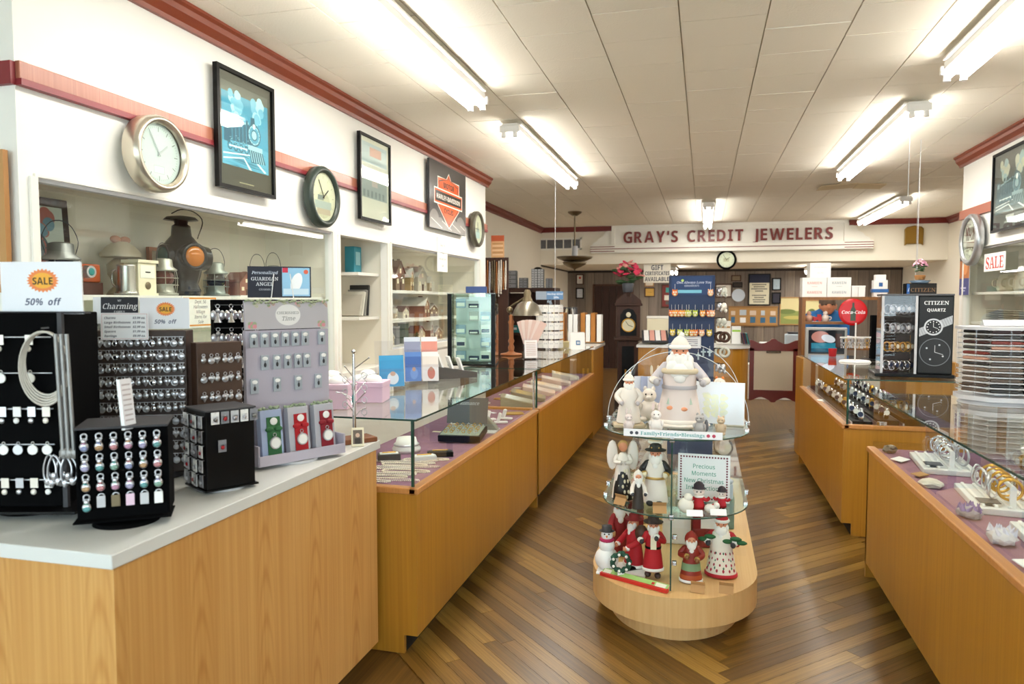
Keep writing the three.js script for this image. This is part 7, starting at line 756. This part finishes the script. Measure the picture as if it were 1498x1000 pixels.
// ---------------------------------------------------------------- a person bending over the bench behind the shelf unit
{
  const bones = [[[0, 0.06, 0.1], [0, 0.06, -0.06], 0.045, 0.05, -0.1], [[0, 0.06, 0.1], [0, 0.06, -0.06], 0.045, 0.05, 0.1], ...[-0.1, 0.1].flatMap(x => [[[x, 0.08, -0.05], [x, 0.46, 0.02], 0.05, 0.062, 0], [[x, 0.46, 0.02], [x * 0.9, 0.88, -0.03], 0.065, 0.09, 0]]), [[0, 0.9, -0.03], [0, 1.12, 0.05], 0.14, 0.14, 0], [[-0.06, 0.92, -0.02], [0.06, 0.92, -0.02], 0.13, 0.13, 0], [[0, 1.12, 0.05], [0, 1.28, 0.13], 0.14, 0.13, 0], [[-0.15, 1.27, 0.13], [0.15, 1.27, 0.13], 0.085, 0.085, 0], [[0, 1.3, 0.15], [0, 1.38, 0.19], 0.06, 0.055, 0], ...[-1, 1].flatMap(s => [[[s * 0.19, 1.26, 0.13], [s * 0.25, 1.04, 0.2], 0.06, 0.05, 0], [[s * 0.25, 1.04, 0.2], [s * 0.1, 1.02, 0.42], 0.046, 0.035, 0]])];
  const sdf = (p, bn) => { let d = 1e3; for (const [a, b, r0, r1, off] of bn) { const ax = a[0] + off, ex_ = b[0] + off - ax, ey = b[1] - a[1], ez = b[2] - a[2], px_ = p[0] - ax, py = p[1] - a[1], pz = p[2] - a[2], L = ex_ * ex_ + ey * ey + ez * ez, h = Math.max(0, Math.min(1, (px_ * ex_ + py * ey + pz * ez) / L)), q = Math.hypot(px_ - ex_ * h, py - ey * h, pz - ez * h) - (r0 + (r1 - r0) * h), k = 0.035, m = Math.max(k - Math.abs(d - q), 0) / k; d = Math.min(d, q) - m * m * k * 0.25; } return d; };
  function march(bn, c, half, n) { const mc = new MarchingCubes(n, new THREE.MeshBasicMaterial(), false, false, 200000); mc.isolation = 0; for (let z = 0; z < n; z++) for (let y = 0; y < n; y++) for (let x = 0; x < n; x++) mc.field[x + y * n + z * n * n] = -sdf([c[0] + (x - n / 2) / (n / 2) * half, c[1] + (y - n / 2) / (n / 2) * half, c[2] + (z - n / 2) / (n / 2) * half], bn); mc.update(); const g = new THREE.BufferGeometry(); g.setAttribute('position', new THREE.BufferAttribute(mc.positionArray.slice(0, mc.count * 3), 3)); g.setAttribute('normal', new THREE.BufferAttribute(mc.normalArray.slice(0, mc.count * 3), 3)); g.scale(half, half, half).translate(...c); return g; }
  const t = G('person', 'person in a bright blue shirt with short grey-brown hair bending over a bench', 'person', [1.42, 0, -9.55], 0);
  const hx = 0, hy = 1.44, hz = 0.24;      // head tilted forward and down
  const handBones = s => { const o = [[[s * 0.1, 1.02, 0.41], [s * 0.07, 1.0, 0.47], 0.03, 0.03, 0]]; for (let f = 0; f < 4; f++) { const x = s * (0.045 + f * 0.018); o.push([[x, 1.0, 0.48], [x - s * 0.01, 0.995, 0.515 + (f % 3 ? 0.008 : 0)], 0.0095, 0.009, 0], [[x - s * 0.01, 0.995, 0.515], [x - s * 0.018, 0.975, 0.54], 0.009, 0.008, 0]); } o.push([[s * 0.06, 1.01, 0.44], [s * 0.025, 1.0, 0.475], 0.012, 0.01, 0]); return o; };
  const headBones = [[[hx, hy + 0.03, hz - 0.02], [hx, hy - 0.02, hz + 0.02], 0.088, 0.078, 0], [[hx, hy - 0.05, hz + 0.05], [hx, hy - 0.07, hz + 0.06], 0.05, 0.04, 0], [[hx, hy - 0.01, hz + 0.1], [hx, hy - 0.03, hz + 0.108], 0.012, 0.015, 0], [[hx - 0.085, hy - 0.01, hz], [hx - 0.085, hy - 0.03, hz], 0.016, 0.012, 0], [[hx + 0.085, hy - 0.01, hz], [hx + 0.085, hy - 0.03, hz], 0.016, 0.012, 0]];
  part(t, 'body', [march(bones, [0, 0.72, 0.12], 0.78, 110), march(headBones, [hx, hy - 0.01, hz + 0.02], 0.16, 60), march(handBones(-1), [-0.07, 1.0, 0.47], 0.1, 56), march(handBones(1), [0.07, 1.0, 0.47], 0.1, 56)], MT.skin);
  const up = bones.slice(6).map(b => [b[0], b[1], b[2] + 0.012, b[3] + 0.012, b[4]]).filter((b, i) => i !== 4 && i !== 6 && i !== 8);
  part(t, 'blue_shirt', march(up, [0, 1.1, 0.14], 0.46, 84), std(0x2f78c0, 0.8)); part(t, 'trousers', march(bones.slice(2, 6).concat([[[-0.06, 0.92, -0.02], [0.06, 0.92, -0.02], 0.135, 0.135, 0]]).map(b => [b[0], b[1], b[2] + 0.012, b[3] + 0.012, b[4]]), [0, 0.55, 0], 0.55, 84), std(0x3a3f4c, 0.8));
  part(t, 'hair', march([[[hx, hy + 0.045, hz - 0.03], [hx, hy + 0.02, hz + 0.01], 0.092, 0.086, 0], [[hx, hy - 0.03, hz - 0.06], [hx, hy + 0.03, hz - 0.05], 0.06, 0.08, 0]], [hx, hy + 0.02, hz - 0.02], 0.16, 50), std(0x6e5a4c, 0.8)); for (const s of [-1, 1]) part(t, 'eye', sp(0.009, s * 0.033, hy + 0.005, hz + 0.093, 1, 0.8, 0.6, 8), MT.black); part(t, 'mouth', sp(0.02, 0, hy - 0.062, hz + 0.098, 1, 0.25, 0.4, 8), std(0xa85a4c, 0.6)); for (const s of [-1, 1]) part(t, 'shoe', bx(0.09, 0.07, 0.26, s * 0.1, 0.002, 0.05, 0.02), MT.black);
}
// ---------------------------------------------------------------- on and in the right counters
// watch tower with the printed panel
const wt = G('watch_tower', 'black watch tower with a printed CITIZEN QUARTZ panel and glass watch shelves', 'watch display', [1.33, GT + 0.002, -5.3], -0.08);
part(wt, 'base', [bx(0.46, 0.02, 0.34, -0.01, 0, 0, 0.004), cy(0.12, 0.12, 0.004, 0, -0.001, 0, 24)], MT.black); part(wt, 'printed_side', bx(0.2, 0.5, 0.24, 0.105, 0.021, 0.02, 0.004), MT.black);
card(wt, 'printed_panel', 0.185, 0.48, canvasTex(256, 660, (x, w, h) => { x.fillStyle = '#0e0e10'; x.fillRect(0, 0, w, h); write(x, 'CITIZEN', w / 2, 50, 46, '#f2f2f2', 'serif', 'bold'); write(x, 'QUARTZ', w / 2, 112, 38, '#f2f2f2', 'sans-serif', 'bold'); x.save(); x.translate(110, 260); x.rotate(-0.42); x.fillStyle = '#b9bcc2'; x.fillRect(-170, -34, 360, 68); for (let i = -8; i < 9; i++) { x.fillStyle = '#85888f'; x.fillRect(i * 20, -34, 3, 68); } x.restore(); x.fillStyle = '#d0d3d8'; x.beginPath(); x.arc(110, 260, 74, 0, 7); x.fill(); x.fillStyle = '#16161a'; x.beginPath(); x.arc(110, 260, 60, 0, 7); x.fill(); for (let i = 0; i < 12; i++) { x.fillStyle = '#f0f0f0'; x.beginPath(); x.arc(110 + Math.sin(i * 0.5236) * 48, 260 - Math.cos(i * 0.5236) * 48, 5, 0, 7); x.fill(); } x.strokeStyle = '#eee'; x.lineWidth = 4; x.beginPath(); x.moveTo(110, 222); x.lineTo(110, 260); x.lineTo(146, 274); x.stroke(); x.strokeStyle = '#6f7278'; x.lineWidth = 8; x.beginPath(); x.arc(126, 480, 118, 0, 7); x.stroke(); x.fillStyle = '#202226'; x.beginPath(); x.arc(126, 480, 108, 0, 7); x.fill(); for (let i = 0; i < 12; i += 3) { x.fillStyle = '#cfd2d6'; x.beginPath(); x.arc(126 + Math.sin(i * 0.5236 + 0.5) * 72, 480 - Math.cos(i * 0.5236 + 0.5) * 72, 8, 0, 7); x.fill(); } x.strokeStyle = '#d8dade'; x.lineWidth = 5; x.beginPath(); x.moveTo(126, 420); x.lineTo(126, 480); x.lineTo(190, 500); x.stroke(); }), [0.105, 0.272, 0.143], 0, 0, 0.004, MT.black, 0.5);
part(wt, 'glass_front', [bx(0.2, 0.5, 0.004, -0.1, 0.021, 0.14), bx(0.004, 0.5, 0.24, -0.2, 0.021, 0.02)], MT.acrylic); part(wt, 'corner_post', [bx(0.014, 0.5, 0.014, -0.198, 0.021, 0.138), bx(0.014, 0.5, 0.014, -0.004, 0.021, 0.138)], MT.lgrey); part(wt, 'back_wall', bx(0.2, 0.5, 0.01, -0.1, 0.021, -0.09), std(0x3b2c26, 0.7)); part(wt, 'top_cap', bx(0.41, 0.012, 0.26, 0, 0.521, 0.02, 0.003), MT.dgrey);
for (let k = 0; k < 4; k++) part(wt, 'glass_shelf', bx(0.19, 0.004, 0.22, -0.1, 0.024 + k * 0.122, 0.03), MT.glass);
function watchGeo(t, strap, face, s = 1) { part(t, 'strap', [to(0.03 * s, 0.0055 * s, 0, 0.034 * s, 0, 20, 6).scale(0.85, 1, 2.2)], strap); part(t, 'watch_case', [rz(cy(0.017 * s, 0.017 * s, 0.009 * s, 0, 0, 0, 18), FX).translate(0.034 * s, 0.038 * s, 0)], strap); part(t, 'dial', [rz(cy(0.014 * s, 0.014 * s, 0.001, 0, 0, 0, 18), FX).translate(0.0348 * s, 0.038 * s, 0)], face); }
const wp = []; for (const [m, f, d] of [[MT.silver, MT.white, 'silver'], [MT.chrome, MT.navy, 'steel'], [MT.gold, MT.cream, 'gold'], [MT.black, MT.white, 'black']]) { wp.push([m, f, d]); }
for (let k = 0; k < 4; k++) for (let i = 0; i < 5; i++) { const w = k === 1 ? (i % 2 ? 0 : 1) : k === 2 ? 0 : k === 3 ? 0 : 1, q = k === 1 ? 2 : w; const t = G('wrist_watch', `${wp[q][2]} wrist watch standing on a shelf of the glass watch tower`, 'watch', local(wt, -0.155 + i * 0.03, 0.034 + k * 0.122, 0.06 + (i % 2) * 0.03), -0.9, 'watches in the glass tower'); watchGeo(t, wp[q][0], wp[q][1]); }
{ const t = G('brand_display', 'black block display reading CITIZEN with a flower pot on top', 'sign', [1.8, 1.0, -7.0]); part(t, 'pedestal', bx(0.24, 0.53, 0.18, 0, 0, -0.02, 0.005), MT.charcoal); part(t, 'block', bx(0.235, 0.11, 0.12, 0, 0.531, 0, 0.004), MT.blackMatt); card(t, 'printed_face', 0.23, 0.1, canvasTex(230, 100, (x, w, h) => { x.fillStyle = '#151515'; x.fillRect(0, 0, w, h); write(x, 'CITIZEN', 126, 52, 46, '#8c6a4c', 'serif', 'bold'); x.fillStyle = '#2c66b0'; x.fillRect(0, 0, 22, h); write(x, 'i', 11, 50, 40, '#fff', 'serif', 'italic'); }), [0, 0.586, 0.062], 0, 0, 0.003, MT.black); part(t, 'blue_dish', la([[0.001, 0.641], [0.06, 0.641], [0.085, 0.665], [0.001, 0.67]], 18), std(0x8fa9c4, 0.4)); }
bouquet('small pot of pink flowers on the black CITIZEN block', [1.8, 1.671, -7.0], std(0xc98aa0, 0.7), std(0xe4b9c4, 0.7), 0.075, [la([[0.001, 0], [0.05, 0], [0.06, 0.05], [0.05, 0.055]], 16)], std(0xb0763c, 0.6)).scale.setScalar(0.75);
one('counter_cabinet', 'wooden back cabinet behind the watch counter', 'cabinet', [bb(1.62, 2.0, 0, 0.99, -7.4, -6.6)], MT.honey);
// white earring rack
{ const t = G('earring_rack', 'white revolving earring rack crowded with hoops', 'earring rack', [1.18, GT + 0.002, -6.35], 0.3); part(t, 'base', cy(0.11, 0.12, 0.012, 0, 0, 0, 28), MT.white); part(t, 'pole', cy(0.006, 0.006, 0.3, 0, 0.012, 0, 8), MT.white); part(t, 'arm', [bx(0.25, 0.012, 0.012, 0, 0.19, 0), bx(0.012, 0.012, 0.25, 0, 0.19, 0)], MT.white);
  for (let i = 0; i < 28; i++) { const side = i % 2, u = -0.115 + (i >> 1) * 0.0177; one('hoop_earring', 'silver hoop dangling from the white earring rack', 'earring', [to(0.016, 0.002, 0, -0.022, 0, 14, 4), to(0.01, 0.0018, 0, -0.055, 0, 12, 4), sp(0.006, 0, -0.075, 0, 1, 1.4, 0.6, 6)], i % 5 ? MT.silver : MT.gold, local(t, side ? u : 0, 0.192, side ? 0 : u), i, 'hoops on the white rack'); } }
{ const t = G('strap_rack', 'black upright rack with a white lettered strip and hanging straps', 'display rack', [1.38, GT + 0.002, -6.55], 0.1); part(t, 'column', bx(0.1, 0.36, 0.06, 0, 0.012, 0, 0.003), MT.blackMatt); part(t, 'base', bx(0.2, 0.012, 0.16, 0, 0, 0, 0.003), MT.black); card(t, 'lettered_strip', 0.03, 0.22, canvasTex(32, 230, (x, w, h) => { x.fillStyle = '#efefef'; x.fillRect(0, 0, w, h); x.save(); x.translate(16, 115); x.rotate(-FX); x.fillStyle = '#222'; for (let i = 0; i < 9; i++) x.fillRect(-90 + i * 20, -9 + (i % 2) * 3, 13, 16); x.restore(); }), [0.01, 0.2, 0.033], 0, 0.12, 0.004); }
for (let k = 0; k < 4; k++) for (let i = 0; i < 6; i++) one('watch_band', 'loose watch band hanging on the tall strap pole', 'watch band', [bx(0.016, 0.07, 0.004, 0, -0.07, 0, 0.001), sp(0.008, 0, -0.075, 0, 1, 1, 0.5, 6)], pick([MT.gold, MT.silver, MT.black, MT.bronze]), [1.395 + i * 0.018, 1.44 - k * 0.095, -5.76 + (i % 2) * 0.012], i * 0.3, 'bands on the strap pole');
{ const t = G('strap_pole', 'tall chrome pole of crossbars for watch bands', 'display rack', [1.44, GT + 0.002, -5.75]); part(t, 'pole', cy(0.007, 0.007, 0.46, 0, 0.0, -0.012, 8), MT.chrome); for (let k = 0; k < 4; k++) part(t, 'crossbar', rod([-0.06, 0.45 - k * 0.095, -0.012], [0.06, 0.45 - k * 0.095, -0.012], 0.003, 5), MT.chrome); part(t, 'foot', cy(0.05, 0.05, 0.012, 0, 0, -0.012, 18), MT.black); }
one('red_pen_cup', 'small red plastic cup beside the television', 'cup', la([[0.001, 0], [0.03, 0], [0.036, 0.07], [0.032, 0.07], [0.027, 0.006]], 16), std(0xc3202a, 0.4), [1.1, GT + 0.002, -6.9]);
// watch strap tower
{ const t = G('strap_tower', 'clear revolving tower of watch straps in stacked trays', 'strap display', [1.37, GT + 0.002, -3.95], 0.3); part(t, 'base', [cy(0.15, 0.17, 0.022, 0, 0, 0, 32), cy(0.19, 0.19, 0.02, 0, 0.022, 0, 8)], MT.lgrey); part(t, 'core', bx(0.14, 0.31, 0.14, 0, 0.043, 0), std(0xe4e5e6, 0.4)); part(t, 'top_plate', [cy(0.19, 0.19, 0.014, 0, 0.353, 0, 8)], MT.lgrey);
  for (let k = 0; k < 12; k++) part(t, 'tray', [rx(to(0.178, 0.0022, 0, 0, 0, 8, 4), FX).translate(0, 0.059 + k * 0.025, 0), rx(to(0.1, 0.0022, 0, 0, 0, 8, 4), FX).translate(0, 0.059 + k * 0.025, 0)], std(0xdfe2e4, 0.3)); for (const a of [0.39, 1.18, 1.96, 2.75, 3.53, 4.32, 5.1, 5.89]) part(t, 'clear_post', cy(0.006, 0.006, 0.31, Math.sin(a) * 0.178, 0.043, Math.cos(a) * 0.178, 6), MT.acrylic);
  const sg = mg([bx(0.115, 0.015, 0.024, -0.005, 0, 0, 0.005), sp(0.013, 0.056, 0.007, 0, 1, 0.5, 1, 8)]); const cols = [0x5a4a3e, 0x4a3a30, 0x6b5a4c, 0x54463c, 0x77604e, 0x2c2724, 0xb98a74, 0x7a2f24, 0x3c3a38, 0x3a1712, 0x26231f, 0x1f1d1c].map(c => std(c, 0.5));
  for (let k = 0; k < 12; k++) for (const [a, dx] of [[-1.3, 0], [-0.45, 0.0], [0.35, 0]]) { one('watch_strap', 'leather watch strap lying in a tray of the strap tower', 'watch strap', sg, a > -1 ? (a > 0 ? MT.black : cols[(k + 10) % 12]) : cols[k], local(t, Math.sin(a) * 0.15, 0.0625 + k * 0.025, Math.cos(a) * 0.15), a + 0.3, 'straps in the strap tower'); }
  one('watch_leaflet', 'white leaflet with cartoon watch doodles on the strap tower', 'leaflet', [rx(bx(0.2, 0.035, 0.003), -0.6), bx(0.18, 0.004, 0.06, 0, 0, -0.03)], MT.lgrey, local(t, 0, 0.369, 0.04), 0.15); }
// bangles, rocks and trays in the near right counter
const DR2 = LIP - 0.0115;
function bangleTray(label, x, z, turn, n, mats, group, glab) { const t = G('bangle_tray', label, 'display tray', [x, DR2, z], turn); part(t, 'tray', bx(0.22, 0.025, 0.4, 0, 0, 0, 0.004), std(0xe4e5e6, 0.5)); for (let i = 0; i < 5; i++) part(t, 'ridge', bx(0.012, 0.01, 0.36, -0.085 + i * 0.042, 0.025, 0, 0.003), MT.white); part(t, 'grey_label', rx(bx(0.07, 0.003, 0.07, -0.06, 0.036, 0.13), 0), MT.dgrey); part(t, 'bar', [bx(0.02, 0.075, 0.012, 0.01, 0.025, -0.165), bx(0.02, 0.075, 0.012, 0.01, 0.025, 0.165), rx(cy(0.008, 0.008, 0.34, 0, 0, 0, 10), FX).translate(0.01, 0.1, -0.17)], MT.white);
  for (let i = 0; i < n; i++) { const u = -0.15 + i * 0.3 / n; one('bangle', glab, 'bangle', [to(0.036 + (i % 3) * 0.003, 0.0035 + (i % 2) * 0.002, 0, 0, 0, 26, 6), sp(0.008, 0, 0.036, 0, 1, 0.6, 1.2, 7)], mats[i % mats.length], local(t, 0.01 + (i % 3 - 1) * 0.05, i % 3 === 1 ? 0.085 : 0.08, u), turn + (i % 3 === 1 ? (i % 4) * 0.14 - 0.2 : 0.9 + (i % 4) * 0.35), group); } return t; }
bangleTray('white ridged tray of clear and silver bangles near the counter end', 1.11, -3.85, -0.1, 12, [MT.acrylic, MT.chrome, MT.silver], 'bangles in the far white tray', 'slim silver bangle standing in the far white tray');
bangleTray('white ridged tray of gold and silver cuff watches', 1.12, -3.2, -0.1, 14, [MT.silver, MT.gold, MT.chrome], 'cuffs in the middle white tray', 'gold or silver cuff standing in the middle white tray');
bangleTray('white ridged tray of mixed bracelets closest to the shop front', 1.13, -2.65, -0.1, 12, [MT.chrome, MT.silver], 'bracelets in the front white tray', 'silver bracelet standing in the front white tray');
for (const [x, z, a, w, lab] of [[0.945, -3.92, 0.9, 0.09, 'white printed price card lying by the far bangle tray'], [0.95, -3.6, 0.7, 0.07, 'tan folded price card between the bangle trays'], [0.95, -2.45, 0.3, 0.08, 'slanted white price card by the front bracelet tray']]) one('price_card', lab, 'price card', rx(bx(w, 0.003, w * 0.6, 0, 0.01, 0), 0.12), lab[0] === 't' ? MT.tan : MT.paper, [x, DR2, z], a);
function rock(name, label, cat, pos, sx, sy, sz, m, crystals) { const g = new THREE.IcosahedronGeometry(1, 2), p = g.attributes.position; for (let i = 0; i < p.count; i++) { const k = 0.82 + 0.3 * hash(Math.round(p.getX(i) * 50), Math.round(p.getY(i) * 50 + p.getZ(i) * 970), name.length); p.setXYZ(i, p.getX(i) * k * sx, Math.max(-0.6, p.getY(i)) * k * sy + sy * 0.7, p.getZ(i) * k * sz); } g.computeVertexNormals(); const t = G(name, label, cat, pos, 0.1); part(t, 'stone', g, m); if (crystals) for (let i = 0; i < 14; i++) part(t, 'crystal', rz(rx(cy(0.001, 0.009, 0.03, 0, 0, 0, 6), rr(-0.5, 0.5)), rr(-0.5, 0.5)).translate(rr(-0.7, 0.7) * sx, sy * 1.1, rr(-0.7, 0.7) * sz), crystals); return t; }
rock('pyrite_stone', 'small brown mineral lump at the counter end', 'mineral', [0.945, DR2, -4.13], 0.035, 0.026, 0.03, std(0x7d7468, 0.35, 0.4));
rock('white_stone', 'flat white stone slab beside the cuff tray', 'mineral', [0.945, DR2, -3.42], 0.045, 0.02, 0.06, std(0xded9cc, 0.7));
rock('amethyst_cluster', 'purple amethyst crystal cluster on a grey stone', 'mineral', [0.95, DR2, -2.96], 0.042, 0.025, 0.045, std(0x9a97a2, 0.6), std(0x7c6fae, 0.15));
rock('quartz_cluster', 'clear white quartz cluster closest to the shop front', 'mineral', [0.95, DR2, -2.66], 0.042, 0.03, 0.045, std(0xcfcdd4, 0.5), std(0xd8d8ea, 0.1));
for (const [x, z] of [[0.91, -4.2], [0.93, -4.2]]) one('crystal_dice', 'tiny clear crystal cube clipped to the counter glass corner', 'crystal', ry(bx(0.022, 0.022, 0.022, 0, 0, 0, 0.003), 0.6), MT.chrome, [x, DR2 + 0.13, z], 0, 'crystal cubes on the glass corner');
for (let i = 0; i < 16; i++) { const t = G('wrist_watch', 'silver wrist watch on a stand deep in the near showcase', 'watch', [1.452, DR2 + 0.006, -2.3 - i * 0.11], Math.PI + 0.3, 'watches at the back of the near showcase'); watchGeo(t, i % 4 === 2 ? MT.gold : MT.silver, MT.white, 1.1); }
// watches in the far right counter
for (let r = 0; r < 3; r++) for (let i = 0; i < 14; i++) { const t = G('wrist_watch', 'steel wrist watch on a stand in the far showcase', 'watch', [0.98 + r * 0.15, DR2 + 0.03 + r * 0.012, -5.02 - i * 0.14 - r * 0.03], -1.9 + r * 0.2, 'watches in the far showcase'); watchGeo(t, (i + r) % 6 === 4 ? MT.gold : (i + r) % 3 ? MT.chrome : MT.silver, (i + r) % 2 ? MT.white : MT.navy, 1.15); }
for (let r = 0; r < 3; r++) { const t = G('watch_tray', `long black watch tray, ${['aisle', 'middle', 'clerk'][r]} side of the far showcase`, 'display tray', [0.98 + r * 0.15, DR2, -6.0]); part(t, 'tray', bx(0.12, 0.028 + r * 0.012, 2.02, 0, 0, 0, 0.003), MT.black); part(t, 'chrome_strip', bx(0.008, 0.02, 2.02, -0.062, 0.004, 0), MT.silver); }
one('small_card', 'white folded card lying among the far showcase watches', 'price card', rx(bx(0.08, 0.003, 0.05, 0, 0.01, 0), 0.2), MT.paper, [0.91, DR2 + 0.001, -6.1], 0.4);
// ---------------------------------------------------------------- shadows on, draw
scene.traverse(o => { if (o.isMesh) { o.castShadow = true; o.receiveShadow = true; } });
renderer.render(scene, camera);
